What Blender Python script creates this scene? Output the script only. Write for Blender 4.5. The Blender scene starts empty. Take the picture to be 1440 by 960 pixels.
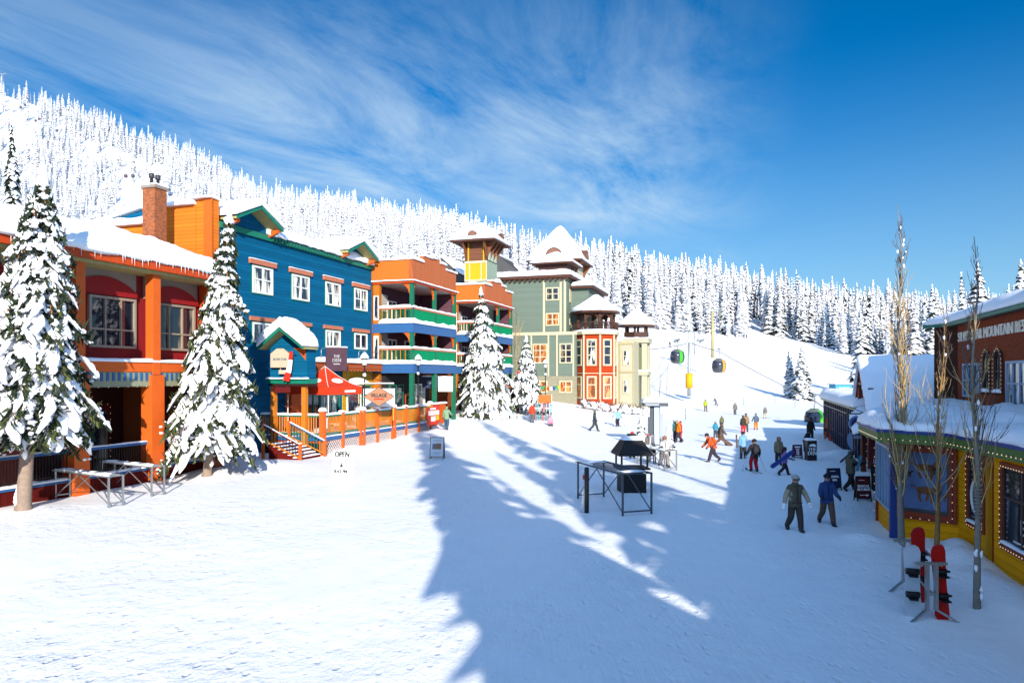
import bpy, math, random
import numpy as np
from mathutils import Vector, Matrix, noise as mn
R = random.Random(7)
scn = bpy.context.scene
COL = scn.collection
F = 1000.0; HOR = 528.0; CAMZ = 4.95
T = (0.3151, 0.9490)          # direction of the street, left hand fronts and right hand fronts both follow it
ROT = math.atan2(T[1], T[0])

# ---------------------------------------------------------------- colour + materials
def lin(c):
    c = c / 255.0
    return c / 12.92 if c <= .04045 else ((c + .055) / 1.055) ** 2.4
def C(r, g, b, k=1.0): return (lin(r) * k, lin(g) * k, lin(b) * k)
MATS = {}
def tone(col): return tuple(c*.74 for c in col) if max(col)-min(col) > .06 else tuple(col)
def nn(nt, t, **kw):
    n = nt.nodes.new(t)
    for k, v in kw.items(): setattr(n, k, v)
    return n
def base_mat(name, col, rough=.6, metal=0, spec=.4):
    m = bpy.data.materials.new(name); m.use_nodes = True
    nt = m.node_tree; b = nt.nodes['Principled BSDF']
    b.inputs['Base Color'].default_value = (*col, 1); b.inputs['Roughness'].default_value = rough
    b.inputs['Metallic'].default_value = metal; b.inputs['Specular IOR Level'].default_value = spec
    return m, nt, b
def varied(nt, b, col, amt=.18, scale=3.0, vec=None, detail=5):
    n = nn(nt, 'ShaderNodeTexNoise'); n.inputs['Scale'].default_value = scale; n.inputs['Detail'].default_value = detail
    if vec is not None: nt.links.new(vec, n.inputs['Vector'])
    r = nn(nt, 'ShaderNodeMapRange'); r.inputs['To Min'].default_value = 1 - amt; r.inputs['To Max'].default_value = 1 + amt
    nt.links.new(n.outputs['Fac'], r.inputs['Value'])
    m = nn(nt, 'ShaderNodeVectorMath', operation='SCALE'); m.inputs[0].default_value = col
    nt.links.new(r.outputs['Result'], m.inputs['Scale']); nt.links.new(m.outputs[0], b.inputs['Base Color'])
    return m
def paint(name, col, rough=.55, amt=.12, scale=4.0):
    if name in MATS: return MATS[name]
    col = tone(col); m, nt, b = base_mat(name, col, rough, 0, .22)
    tc = nn(nt, 'ShaderNodeTexCoord'); varied(nt, b, col, amt, scale, tc.outputs['Object'])
    MATS[name] = m; return m
def plain(name, col, rough=.5, metal=0, spec=.4):
    if name in MATS: return MATS[name]
    m, nt, b = base_mat(name, col, rough, metal, spec); MATS[name] = m; return m
def siding(name, col, axis='Z', period=.2, amt=.16, strength=.6):
    """painted boards: sawtooth relief along one axis plus weathering"""
    if name in MATS: return MATS[name]
    col = tone(col); m, nt, b = base_mat(name, col, .75, 0, .05)
    tc = nn(nt, 'ShaderNodeTexCoord'); sp = nn(nt, 'ShaderNodeSeparateXYZ'); nt.links.new(tc.outputs['Object'], sp.inputs[0])
    d = nn(nt, 'ShaderNodeMath', operation='DIVIDE'); d.inputs[1].default_value = period; nt.links.new(sp.outputs[axis], d.inputs[0])
    f = nn(nt, 'ShaderNodeMath', operation='FRACT'); nt.links.new(d.outputs[0], f.inputs[0])
    fl = nn(nt, 'ShaderNodeMath', operation='FLOOR'); nt.links.new(d.outputs[0], fl.inputs[0])
    wn = nn(nt, 'ShaderNodeTexWhiteNoise', noise_dimensions='1D'); nt.links.new(fl.outputs[0], wn.inputs['W'])
    r0 = nn(nt, 'ShaderNodeMapRange'); r0.inputs['To Min'].default_value = 1 - amt * .6; r0.inputs['To Max'].default_value = 1 + amt * .6
    nt.links.new(wn.outputs['Value'], r0.inputs['Value'])
    st = nn(nt, 'ShaderNodeMapping'); st.inputs['Scale'].default_value = (.5, .5, 5) if axis == 'Z' else (5, 5, .5)
    nt.links.new(tc.outputs['Object'], st.inputs['Vector'])
    n = nn(nt, 'ShaderNodeTexNoise'); n.inputs['Scale'].default_value = 1.3; n.inputs['Detail'].default_value = 6
    nt.links.new(st.outputs[0], n.inputs['Vector'])
    r = nn(nt, 'ShaderNodeMapRange'); r.inputs['To Min'].default_value = 1 - amt; r.inputs['To Max'].default_value = 1 + amt
    nt.links.new(n.outputs['Fac'], r.inputs['Value'])
    g = nn(nt, 'ShaderNodeMath', operation='GREATER_THAN'); g.inputs[1].default_value = .07; nt.links.new(f.outputs[0], g.inputs[0])
    g2 = nn(nt, 'ShaderNodeMapRange'); g2.inputs['To Min'].default_value = .55; nt.links.new(g.outputs[0], g2.inputs['Value'])
    q = nn(nt, 'ShaderNodeMath', operation='MULTIPLY'); nt.links.new(r.outputs[0], q.inputs[0]); nt.links.new(r0.outputs[0], q.inputs[1])
    q2 = nn(nt, 'ShaderNodeMath', operation='MULTIPLY'); nt.links.new(q.outputs[0], q2.inputs[0]); nt.links.new(g2.outputs[0], q2.inputs[1])
    v = nn(nt, 'ShaderNodeVectorMath', operation='SCALE'); v.inputs[0].default_value = col
    nt.links.new(q2.outputs[0], v.inputs['Scale']); nt.links.new(v.outputs[0], b.inputs['Base Color'])
    bp = nn(nt, 'ShaderNodeBump'); bp.inputs['Strength'].default_value = strength; bp.inputs['Distance'].default_value = .03
    inv = nn(nt, 'ShaderNodeMath', operation='SUBTRACT'); inv.inputs[0].default_value = 1; nt.links.new(f.outputs[0], inv.inputs[1])
    nt.links.new(inv.outputs[0], bp.inputs['Height']); nt.links.new(bp.outputs[0], b.inputs['Normal'])
    MATS[name] = m; return m
def brick(name, c1, c2, mortar, scale=4.0):
    if name in MATS: return MATS[name]
    m, nt, b = base_mat(name, c1, .9, 0, .08)
    tc = nn(nt, 'ShaderNodeTexCoord')
    # wrap: use x+y along the wall and z up
    sp = nn(nt, 'ShaderNodeSeparateXYZ'); nt.links.new(tc.outputs['Object'], sp.inputs[0])
    ad = nn(nt, 'ShaderNodeMath', operation='ADD'); nt.links.new(sp.outputs['X'], ad.inputs[0]); nt.links.new(sp.outputs['Y'], ad.inputs[1])
    cb = nn(nt, 'ShaderNodeCombineXYZ'); nt.links.new(ad.outputs[0], cb.inputs['X']); nt.links.new(sp.outputs['Z'], cb.inputs['Y'])
    br = nn(nt, 'ShaderNodeTexBrick'); br.inputs['Color1'].default_value = (*c1, 1); br.inputs['Color2'].default_value = (*c2, 1)
    br.inputs['Mortar'].default_value = (*mortar, 1); br.inputs['Scale'].default_value = scale; br.inputs['Mortar Size'].default_value = .025
    br.inputs['Bias'].default_value = -.2; nt.links.new(cb.outputs[0], br.inputs['Vector'])
    nt.links.new(br.outputs['Color'], b.inputs['Base Color'])
    bp = nn(nt, 'ShaderNodeBump'); bp.inputs['Strength'].default_value = .5; bp.inputs['Distance'].default_value = .01; bp.invert = True
    nt.links.new(br.outputs['Fac'], bp.inputs['Height']); nt.links.new(bp.outputs[0], b.inputs['Normal'])
    MATS[name] = m; return m
def glass(name, dark, light, fac=.45, scale=1.2, rough=.06):
    """window glass: dark room with curtains and shapes dimly behind a glossy pane"""
    if name in MATS: return MATS[name]
    m, nt, b = base_mat(name, dark, rough, 0, .8)
    tc = nn(nt, 'ShaderNodeTexCoord'); mp = nn(nt, 'ShaderNodeMapping'); mp.inputs['Scale'].default_value = (scale * 1.6, scale * 1.6, scale * .35)
    nt.links.new(tc.outputs['Object'], mp.inputs['Vector'])
    n = nn(nt, 'ShaderNodeTexNoise'); n.inputs['Scale'].default_value = 1; n.inputs['Detail'].default_value = 3; nt.links.new(mp.outputs[0], n.inputs['Vector'])
    cr = nn(nt, 'ShaderNodeValToRGB'); e = cr.color_ramp.elements
    e[0].position = fac - .02; e[0].color = (*dark, 1); e[1].position = fac + .1; e[1].color = (*light, 1)
    nt.links.new(n.outputs['Fac'], cr.inputs[0]); nt.links.new(cr.outputs[0], b.inputs['Base Color'])
    MATS[name] = m; return m
def snow_mat(name='snow', bump=.25, scale=6.0, tint=(.86, .88, .91)):
    if name in MATS: return MATS[name]
    m, nt, b = base_mat(name, tint, .55, 0, .25)
    tc = nn(nt, 'ShaderNodeTexCoord')
    n = nn(nt, 'ShaderNodeTexNoise'); n.inputs['Scale'].default_value = scale; n.inputs['Detail'].default_value = 6; nt.links.new(tc.outputs['Object'], n.inputs['Vector'])
    bp = nn(nt, 'ShaderNodeBump'); bp.inputs['Strength'].default_value = bump; bp.inputs['Distance'].default_value = .06
    nt.links.new(n.outputs['Fac'], bp.inputs['Height']); nt.links.new(bp.outputs[0], b.inputs['Normal'])
    MATS[name] = m; return m
SNOW = snow_mat()

# ---------------------------------------------------------------- mesh builder
class MB:
    def __init__(s, M=None): s.v = []; s.f = []; s.m = []; s.sm = []; s.M = M
    def add(s, vs, fs, mi=0, smooth=False):
        o = len(s.v)
        if s.M is not None: vs = [s.M @ Vector(p) for p in vs]
        s.v += [tuple(p) for p in vs]
        for f in fs: s.f.append([i + o for i in f]); s.m.append(mi); s.sm.append(smooth)
        return s
    def box(s, x0, x1, y0, y1, z0, z1, mi=0):
        if x0 > x1: x0, x1 = x1, x0
        if y0 > y1: y0, y1 = y1, y0
        if z0 > z1: z0, z1 = z1, z0
        vs = [(x0,y0,z0),(x1,y0,z0),(x1,y1,z0),(x0,y1,z0),(x0,y0,z1),(x1,y0,z1),(x1,y1,z1),(x0,y1,z1)]
        return s.add(vs, [(0,3,2,1),(4,5,6,7),(0,1,5,4),(1,2,6,5),(2,3,7,6),(3,0,4,7)], mi)
    def prism(s, poly, vec, mi=0, smooth=False):
        """closed polygon (3D pts) pushed along vec"""
        n = len(poly); v = Vector(vec)
        vs = [Vector(p) for p in poly] + [Vector(p) + v for p in poly]
        fs = [list(range(n))[::-1], [i + n for i in range(n)]] + [(i, (i + 1) % n, (i + 1) % n + n, i + n) for i in range(n)]
        return s.add(vs, fs, mi, smooth)
    def bar(s, a, b, w, h=None, mi=0):
        a = Vector(a); b = Vector(b); h = h or w; d = (b - a)
        if d.length < 1e-6: return s
        d.normalize(); up = Vector((0, 0, 1)) if abs(d.z) < .95 else Vector((0, 1, 0))
        sx = d.cross(up).normalized(); uy = sx.cross(d)
        o = [sx * w / 2 + uy * h / 2, -sx * w / 2 + uy * h / 2, -sx * w / 2 - uy * h / 2, sx * w / 2 - uy * h / 2]
        return s.add([a + k for k in o] + [b + k for k in o], [(0,1,2,3),(7,6,5,4),(0,4,5,1),(1,5,6,2),(2,6,7,3),(3,7,4,0)], mi)
    def tube(s, pts, rad, n=8, mi=0, smooth=True, cap=True):
        pts = [Vector(p) for p in pts]
        if not hasattr(rad, '__len__'): rad = [rad] * len(pts)
        vs = []; prev = None
        for i, p in enumerate(pts):
            d = (pts[min(i + 1, len(pts) - 1)] - pts[max(i - 1, 0)])
            d = d.normalized() if d.length > 1e-7 else Vector((0, 0, 1))
            if prev is None:
                up = Vector((0, 0, 1)) if abs(d.z) < .9 else Vector((1, 0, 0)); sx = d.cross(up).normalized()
            else: sx = (prev - d * prev.dot(d)).normalized()
            prev = sx; uy = d.cross(sx)
            for k in range(n):
                a = 2 * math.pi * k / n; vs.append(p + (sx * math.cos(a) + uy * math.sin(a)) * rad[i])
        fs = []
        for i in range(len(pts) - 1):
            for k in range(n): fs.append((i*n+k, i*n+(k+1)%n, (i+1)*n+(k+1)%n, (i+1)*n+k))
        if cap: fs.append(list(range(n))[::-1]); fs.append([(len(pts)-1)*n+k for k in range(n)])
        return s.add(vs, fs, mi, smooth)
    def lathe(s, prof, c=(0,0,0), n=16, mi=0, smooth=False, rot=0):
        vs = []; fs = []
        for (r, z) in prof:
            for k in range(n):
                a = 2*math.pi*k/n + rot; vs.append((c[0]+r*math.cos(a), c[1]+r*math.sin(a), c[2]+z))
        for i in range(len(prof)-1):
            for k in range(n): fs.append((i*n+k, i*n+(k+1)%n, (i+1)*n+(k+1)%n, (i+1)*n+k))
        if prof[0][0] > 1e-4: fs.append(list(range(n))[::-1])
        if prof[-1][0] > 1e-4: fs.append([(len(prof)-1)*n+k for k in range(n)])
        return s.add(vs, fs, mi, smooth)
    def blob(s, c, r, n=8, mi=0, nz=.15, seed=0):
        """lumpy ellipsoid"""
        vs = []; fs = []; m = max(4, n // 2 + 1)
        for i in range(m + 1):
            t = math.pi * i / m
            for k in range(n):
                a = 2*math.pi*k/n; d = Vector((math.sin(t)*math.cos(a), math.sin(t)*math.sin(a), math.cos(t)))
                q = 1 + nz * mn.noise(d * 1.7 + Vector((seed * 3.1, seed * 1.7, 0))) * 2
                vs.append((c[0]+d.x*r[0]*q, c[1]+d.y*r[1]*q, c[2]+d.z*r[2]*q))
        for i in range(m):
            for k in range(n): fs.append((i*n+k, (i+1)*n+k, (i+1)*n+(k+1)%n, i*n+(k+1)%n))
        return s.add(vs, fs, mi, True)
    def slab(s, A, B, Cc, D, t, mi=0, lump=.04, edge=.25, step=.35, over=.06, up=(0,0,1), drape=0.0):
        """snow lying on the quad A-B-C-D: rounded rim, uneven top"""
        A, B, Cc, D = map(Vector, (A, B, Cc, D)); up = Vector(up)
        Lu = max((B-A).length, (Cc-D).length); Lv = max((D-A).length, (Cc-B).length)
        nu = max(3, min(60, int(Lu/step)+2)); nv = max(3, min(40, int(Lv/step)+2))
        e = min(edge, Lu*.3, Lv*.45)
        us = sorted(set([0, e*.12/Lu, e*.5/Lu, 1-e*.5/Lu, 1-e*.12/Lu, 1] + [e/Lu+(1-2*e/Lu)*i/(nu-1) for i in range(nu)]))
        vv = sorted(set([0, e*.12/Lv, e*.5/Lv, 1-e*.5/Lv, 1-e*.12/Lv, 1] + [e/Lv+(1-2*e/Lv)*i/(nv-1) for i in range(nv)]))
        nu, nv = len(us), len(vv); cen = (A+B+Cc+D)/4; top = []; bot = []
        for u in us:
            for v in vv:
                p = A*(1-u)*(1-v)+B*u*(1-v)+Cc*u*v+D*(1-u)*v
                du = min(u, 1-u)*Lu; dv = min(v, 1-v)*Lv; d = min(du, dv)
                q = min(1, d/e) if e > 0 else 1; prof = math.sqrt(max(0, 1-(1-q)**2))
                nzv = mn.noise(p*1.1+Vector((3,1,t*9)))*lump*2.2 + mn.noise(p*3.5)*lump
                out = Vector((0,0,0))
                if d < e*.6:
                    w = (p-cen); w -= up*w.dot(up)
                    if w.length > 1e-4: out = w.normalized()*over*(.6+.9*mn.noise(p*2.3+Vector((7,7,7))))
                top.append(p+up*((t+nzv)*(.12+.88*prof)+.004)+out*(1 if d < e*.3 else .6)); bot.append(p + up*.003 + out*.5 - up*(drape*(.5+mn.noise(p*2.0)) if d < 1e-6 else 0))
        n = len(top); fs = []
        for i in range(nu-1):
            for j in range(nv-1):
                a, b, c, d = i*nv+j, (i+1)*nv+j, (i+1)*nv+j+1, i*nv+j+1
                fs.append((a,b,c,d)); fs.append((d+n,c+n,b+n,a+n))
        for i in range(nu-1):
            a, b = i*nv, (i+1)*nv; fs.append((b,a,a+n,b+n)); a, b = i*nv+nv-1, (i+1)*nv+nv-1; fs.append((a,b,b+n,a+n))
        for j in range(nv-1):
            a, b = j, j+1; fs.append((a,b,b+n,a+n)); a, b = (nu-1)*nv+j, (nu-1)*nv+j+1; fs.append((b,a,a+n,b+n))
        return s.add(top+bot, fs, mi, True)
    def build(s, name, mats, parent=None, loc=None):
        me = bpy.data.meshes.new(name); me.from_pydata(s.v, [], s.f)
        if not isinstance(mats, (list, tuple)): mats = [mats]
        for m in mats: me.materials.append(m)
        me.polygons.foreach_set('material_index', s.m); me.polygons.foreach_set('use_smooth', s.sm); me.update()
        o = bpy.data.objects.new(name, me); COL.objects.link(o)
        if parent is not None: o.parent = parent
        if loc is not None: o.location = loc
        return o
def tag(o, label=None, cat=None, group=None, kind=None):
    if label: o['label'] = label
    if cat: o['category'] = cat
    if group: o['group'] = group
    if kind: o['kind'] = kind
    return o
def empty(name, loc=(0,0,0), rz=0, label=None, cat=None, group=None):
    o = bpy.data.objects.new(name, None); COL.objects.link(o); o.location = loc; o.rotation_euler = (0, 0, rz)
    o.empty_display_size = .3
    return tag(o, label, cat, group)
def copy_tree(o, parent=None):
    c = o.copy(); COL.objects.link(c)
    if parent: c.parent = parent
    for ch in [x for x in o.children]: copy_tree(ch, c)
    return c
def text_geo(body, size, depth=.01):
    cu = bpy.data.curves.new('t', 'FONT'); cu.body = body; cu.size = size; cu.extrude = depth; cu.align_x = 'CENTER'; cu.align_y = 'CENTER'; cu.resolution_u = 3
    o = bpy.data.objects.new('t', cu); COL.objects.link(o)
    dg = bpy.context.evaluated_depsgraph_get(); dg.update(); me = bpy.data.meshes.new_from_object(o.evaluated_get(dg))
    vs = [tuple(v.co) for v in me.vertices]; fs = [list(p.vertices) for p in me.polygons]
    bpy.data.objects.remove(o); bpy.data.meshes.remove(me); bpy.data.curves.remove(cu)
    return vs, fs
def add_text(mb, body, c, size, mi=0, sx=1.0, xdir=(1,0,0), zdir=(0,0,1), out=(0,-1,0), depth=.008, bold=0):
    vs, fs = text_geo(body, size, depth); x = Vector(xdir); z = Vector(zdir); o = Vector(out); c = Vector(c)
    for k in ([0] if not bold else [-bold, 0, bold]):
        mb.add([c + x*(v[0]*sx+k) + z*v[1] + o*(v[2] + abs(k)*.1) for v in vs], fs, mi)

# ---------------------------------------------------------------- terrain
PX = [-2200, -900, 0, 300, 500, 640, 760, 850, 950, 1050, 1120, 1200, 1300, 1500, 2000, 3600]
DD = [60, 80, 100, 130, 170, 220, 270, 350, 450, 600, 800]
YT = {-2200: [605,585,570,550,530,510,490,450,400,330,280],
 -900: [600,572,552,525,495,460,430,385,330,205,20],
 0:   [600,572,552,525,500,470,440,395,345,250,122],
 300: [600,572,552,520,490,460,430,385,345,280,240],
 500: [600,570,550,515,480,445,415,375,338,304],
 640: [600,569,548,512,476,443,414,376,348,340],
 760: [603,574,556,520,485,452,427,392,372],
 850: [608,585,566,530,497,465,442,412,396],
 950: [610,590,577,550,520,490,462,432,416],
 1050:[610,591,580,562,532,503,477,447,430],
 1120:[611,593,581,565,541,513,489,458,440],
 1200:[611,594,582,569,550,524,500,470,452],
 1300:[611,594,583,571,553,531,507,480,462],
 1500:[611,594,583,571,553,531,507,480,462],
 2000:[611,594,583,571,553,531,507,480,462],
 3600:[611,594,583,573,560,545,530,510,500]}
gx = np.arange(-2200, 3601, 20.0); gd = np.concatenate([np.arange(0, 120, 3.0), np.geomspace(120, 3000, 140)])
_rows = []
for p in PX:
    ys = YT[p]; d = DD[:len(ys)]; z = [CAMZ + (HOR - y) / F * dd for y, dd in zip(ys, d)]
    d = [0, 44] + d; z = [0, 0] + z
    last = d[-1]; zl = z[-1]
    for k, e in ((60, 0), (200, -.10), (600, -.12)): d.append(last + k); z.append(zl + e * k)
    d.append(3200); z.append(min(-10, zl - 200))
    _rows.append(np.interp(gd, d, z))
_rows = np.array(_rows); Z = np.array([np.interp(gx, PX, _rows[:, j]) for j in range(len(gd))]).T
def _blur(a, k, ax):
    w = np.exp(-np.linspace(-2, 2, 2*k+1)**2); w /= w.sum()
    pad = [(0,0),(0,0)]; pad[ax] = (k, k); b = np.pad(a, pad, mode='edge')
    return np.apply_along_axis(lambda m: np.convolve(m, w, 'valid'), ax, b)
Z = _blur(Z, 3, 0); Z = _blur(Z, 3, 1)
BUMPS = []   # (x, y, radius, height)
def _h2(ix, iy): 
    n = (ix * 374761393 + iy * 668265263) & 0x7fffffff; n = ((n ^ (n >> 13)) * 1274126177) & 0x7fffffff
    return ((n ^ (n >> 16)) & 0xffff) / 65535.0
def vnoise(x, y):
    ix = np.floor(x).astype(np.int64); iy = np.floor(y).astype(np.int64); fx = x - ix; fy = y - iy
    fx = fx*fx*(3-2*fx); fy = fy*fy*(3-2*fy)
    return (_h2(ix,iy)*(1-fx)+_h2(ix+1,iy)*fx)*(1-fy)+(_h2(ix,iy+1)*(1-fx)+_h2(ix+1,iy+1)*fx)*fy - .5
def terrain(X, Y):
    X = np.asarray(X, float); Y = np.asarray(Y, float)
    r = np.hypot(X, Y); th = np.arctan2(X, Y); tc = np.clip(th, -1.08, 1.08)
    D = r*np.cos(tc); px = 720 + 1000*np.tan(tc)
    i = np.clip((px-gx[0])/20, 0, len(gx)-1.001); i0 = i.astype(int); fi = i-i0
    j = np.interp(D, gd, np.arange(len(gd))); j = np.clip(j, 0, len(gd)-1.001); j0 = j.astype(int); fj = j-j0
    z = (Z[i0,j0]*(1-fi)+Z[i0+1,j0]*fi)*(1-fj)+(Z[i0,j0+1]*(1-fi)+Z[i0+1,j0+1]*fi)*fj
    fade = np.clip((1.75-np.abs(th))/.6, 0, 1); z = z*fade*fade*(3-2*fade)
    far = np.clip((D-110)/150, 0, 1)
    z = z + far*(vnoise(X/38, Y/38)*5 + vnoise(X/13+9, Y/13)*1.3)*np.clip(D/400, .15, 1)
    near = np.clip((90-r)/60, 0, 1)
    z = z + near*(vnoise(X/2.6, Y/2.6)*.05 + vnoise(X/.8+5, Y/.8)*.022 + vnoise(X/.33, Y/.33+7)*.012)
    for (bx, by, br, bh) in BUMPS: z = z + bh*np.exp(-((X-bx)**2+(Y-by)**2)/(br*br))
    return z
def tz(x, y): return float(terrain(np.array([x]), np.array([y]))[0])
def at(px, py, Y): return Vector(((px-720)/F*Y, Y, CAMZ+(HOR-py)/F*Y))
def ground(px, py, y0=6, y1=420):
    """first point of the snow surface seen at this image position"""
    Ys = np.concatenate([np.arange(y0, 120, .1), np.arange(120, y1, .5)]); X = (px-720)/F*Ys
    g = terrain(X, Ys) - (CAMZ+(HOR-py)/F*Ys)
    k = np.argmax(g > 0)
    if g[k] <= 0: k = len(Ys)-1
    return Vector((X[k], Ys[k], tz(X[k], Ys[k])))
def street(a, u, y=0): return Vector((a + T[0]*u + T[1]*0 + .949*(-y)*1.0, T[1]*u + .3151*y, 0))   # u metres along a front whose line starts at (a, 0); y<0 is towards the street
def U(a, px): return abs(1000*a/(1052-px))/.949

# ---------------------------------------------------------------- camera, sky, sun
cam = bpy.data.cameras.new('camera'); cam.lens = 25; cam.sensor_width = 36; cam.shift_y = 48/1440; cam.clip_end = 9000; cam.clip_start = .1
co = bpy.data.objects.new('camera', cam); COL.objects.link(co); co.location = (0, 0, CAMZ); co.rotation_euler = (math.radians(90), 0, 0)
scn.camera = co
SUN_EL = math.radians(21.5); SUN_DX, SUN_DY = .20, -.98      # horizontal direction towards the sun
world = bpy.data.worlds.new('World'); scn.world = world; world.use_nodes = True
nt = world.node_tree; bg = nt.nodes['Background']
sky = nn(nt, 'ShaderNodeTexSky', sky_type='NISHITA'); sky.sun_disc = False; sky.sun_elevation = SUN_EL
sky.sun_rotation = math.atan2(SUN_DX, SUN_DY); sky.altitude = 1600; sky.air_density = 1.0; sky.dust_density = .15; sky.ozone_density = 4.0
hs = nn(nt, 'ShaderNodeHueSaturation'); hs.inputs['Saturation'].default_value = 1.36; hs.inputs['Hue'].default_value = .499; hs.inputs['Value'].default_value = .76
nt.links.new(sky.outputs[0], hs.inputs['Color'])
# thin streaks of high cloud, laid out on a flat layer overhead
tc = nn(nt, 'ShaderNodeTexCoord'); sp = nn(nt, 'ShaderNodeSeparateXYZ'); nt.links.new(tc.outputs['Generated'], sp.inputs[0])
mz = nn(nt, 'ShaderNodeMath', operation='MAXIMUM'); mz.inputs[1].default_value = .03; nt.links.new(sp.outputs['Z'], mz.inputs[0])
dv = nn(nt, 'ShaderNodeMath', operation='DIVIDE'); dv.inputs[0].default_value = 1; nt.links.new(mz.outputs[0], dv.inputs[1])
pl = nn(nt, 'ShaderNodeVectorMath', operation='SCALE'); nt.links.new(tc.outputs['Generated'], pl.inputs[0]); nt.links.new(dv.outputs[0], pl.inputs['Scale'])
mp = nn(nt, 'ShaderNodeMapping'); mp.inputs['Scale'].default_value = (.62, 1.5, 1); mp.inputs['Location'].default_value = (.3, .9, 0)
mr = nn(nt, 'ShaderNodeMapping'); mr.inputs['Rotation'].default_value = (0, 0, math.radians(-66)); nt.links.new(pl.outputs[0], mr.inputs['Vector']); nt.links.new(mr.outputs[0], mp.inputs['Vector'])
n1 = nn(nt, 'ShaderNodeTexNoise'); n1.inputs['Scale'].default_value = 1.1; n1.inputs['Detail'].default_value = 9; n1.inputs['Roughness'].default_value = .68; n1.inputs['Distortion'].default_value = .45
nt.links.new(mp.outputs[0], n1.inputs['Vector'])
n2 = nn(nt, 'ShaderNodeTexNoise'); n2.inputs['Scale'].default_value = .35; n2.inputs['Detail'].default_value = 3
nt.links.new(pl.outputs[0], n2.inputs['Vector'])
# cloud bank thins out to the east (right) and overhead
m1 = nn(nt, 'ShaderNodeMapRange'); m1.inputs['From Min'].default_value = .36; m1.inputs['From Max'].default_value = .92; nt.links.new(n1.outputs['Fac'], m1.inputs['Value'])
azi = nn(nt, 'ShaderNodeMapRange', interpolation_type='SMOOTHERSTEP'); azi.inputs['From Min'].default_value = .40; azi.inputs['From Max'].default_value = .12; nt.links.new(sp.outputs['X'], azi.inputs['Value'])
el = nn(nt, 'ShaderNodeMapRange', interpolation_type='SMOOTHERSTEP'); el.inputs['From Min'].default_value = .66; el.inputs['From Max'].default_value = .18; nt.links.new(sp.outputs['Z'], el.inputs['Value'])
k1 = nn(nt, 'ShaderNodeMath', operation='MULTIPLY'); nt.links.new(m1.outputs[0], k1.inputs[0]); nt.links.new(azi.outputs[0], k1.inputs[1])
k2 = nn(nt, 'ShaderNodeMath', operation='MULTIPLY'); nt.links.new(k1.outputs[0], k2.inputs[0]); nt.links.new(el.outputs[0], k2.inputs[1])
m2 = nn(nt, 'ShaderNodeMapRange'); m2.inputs['From Min'].default_value = .35; m2.inputs['From Max'].default_value = .6; nt.links.new(n2.outputs['Fac'], m2.inputs['Value'])
k3 = nn(nt, 'ShaderNodeMath', operation='MULTIPLY', use_clamp=True); nt.links.new(k2.outputs[0], k3.inputs[0]); nt.links.new(m2.outputs[0], k3.inputs[1])
CLOUD_GAIN = nn(nt, 'ShaderNodeMath', operation='MULTIPLY', use_clamp=True); CLOUD_GAIN.inputs[1].default_value = 1.3; nt.links.new(k3.outputs[0], CLOUD_GAIN.inputs[0])
mx = nn(nt, 'ShaderNodeMix', data_type='RGBA'); nt.links.new(CLOUD_GAIN.outputs[0], mx.inputs['Factor'])
hz = nn(nt, 'ShaderNodeMapRange', interpolation_type='SMOOTHSTEP'); hz.inputs['From Min'].default_value = .41; hz.inputs['From Max'].default_value = -.02; hz.inputs['To Max'].default_value = .62; nt.links.new(sp.outputs['Z'], hz.inputs['Value'])
hm = nn(nt, 'ShaderNodeMix', data_type='RGBA'); nt.links.new(hz.outputs[0], hm.inputs['Factor']); nt.links.new(hs.outputs[0], hm.inputs[6]); hm.inputs[7].default_value = (2.1, 3.3, 4.0, 1)
nt.links.new(hm.outputs[2], mx.inputs[6]); mx.inputs[7].default_value = (3.5, 4.5, 5.3, 1)
# brightness added to the unseen sky behind the viewpoint, to lift the shade
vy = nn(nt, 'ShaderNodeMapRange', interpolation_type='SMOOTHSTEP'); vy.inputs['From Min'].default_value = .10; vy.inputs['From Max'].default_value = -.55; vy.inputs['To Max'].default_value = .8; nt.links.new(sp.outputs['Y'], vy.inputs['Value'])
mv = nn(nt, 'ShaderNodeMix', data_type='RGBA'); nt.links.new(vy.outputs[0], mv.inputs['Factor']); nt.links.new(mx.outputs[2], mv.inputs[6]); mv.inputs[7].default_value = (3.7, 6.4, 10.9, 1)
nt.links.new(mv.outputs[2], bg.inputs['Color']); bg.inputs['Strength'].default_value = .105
sl = bpy.data.lights.new('sun', 'SUN'); sl.energy = 4.8; sl.angle = math.radians(.5); sl.color = (1, .91, .79)
so = bpy.data.objects.new('sun', sl); COL.objects.link(so); so.location = (0, 0, 60)
sd = Vector((SUN_DX*math.cos(SUN_EL), SUN_DY*math.cos(SUN_EL), math.sin(SUN_EL)))
so.rotation_euler = sd.to_track_quat('Z', 'Y').to_euler()
scn.view_settings.view_transform = 'Standard'; scn.view_settings.look = 'None'; scn.view_settings.gamma = 1; scn.view_settings.exposure = .8
scn.cycles.max_bounces = 5; scn.cycles.diffuse_bounces = 3; scn.cycles.glossy_bounces = 2; scn.cycles.transparent_max_bounces = 4
scn.cycles.use_denoising = True
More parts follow.
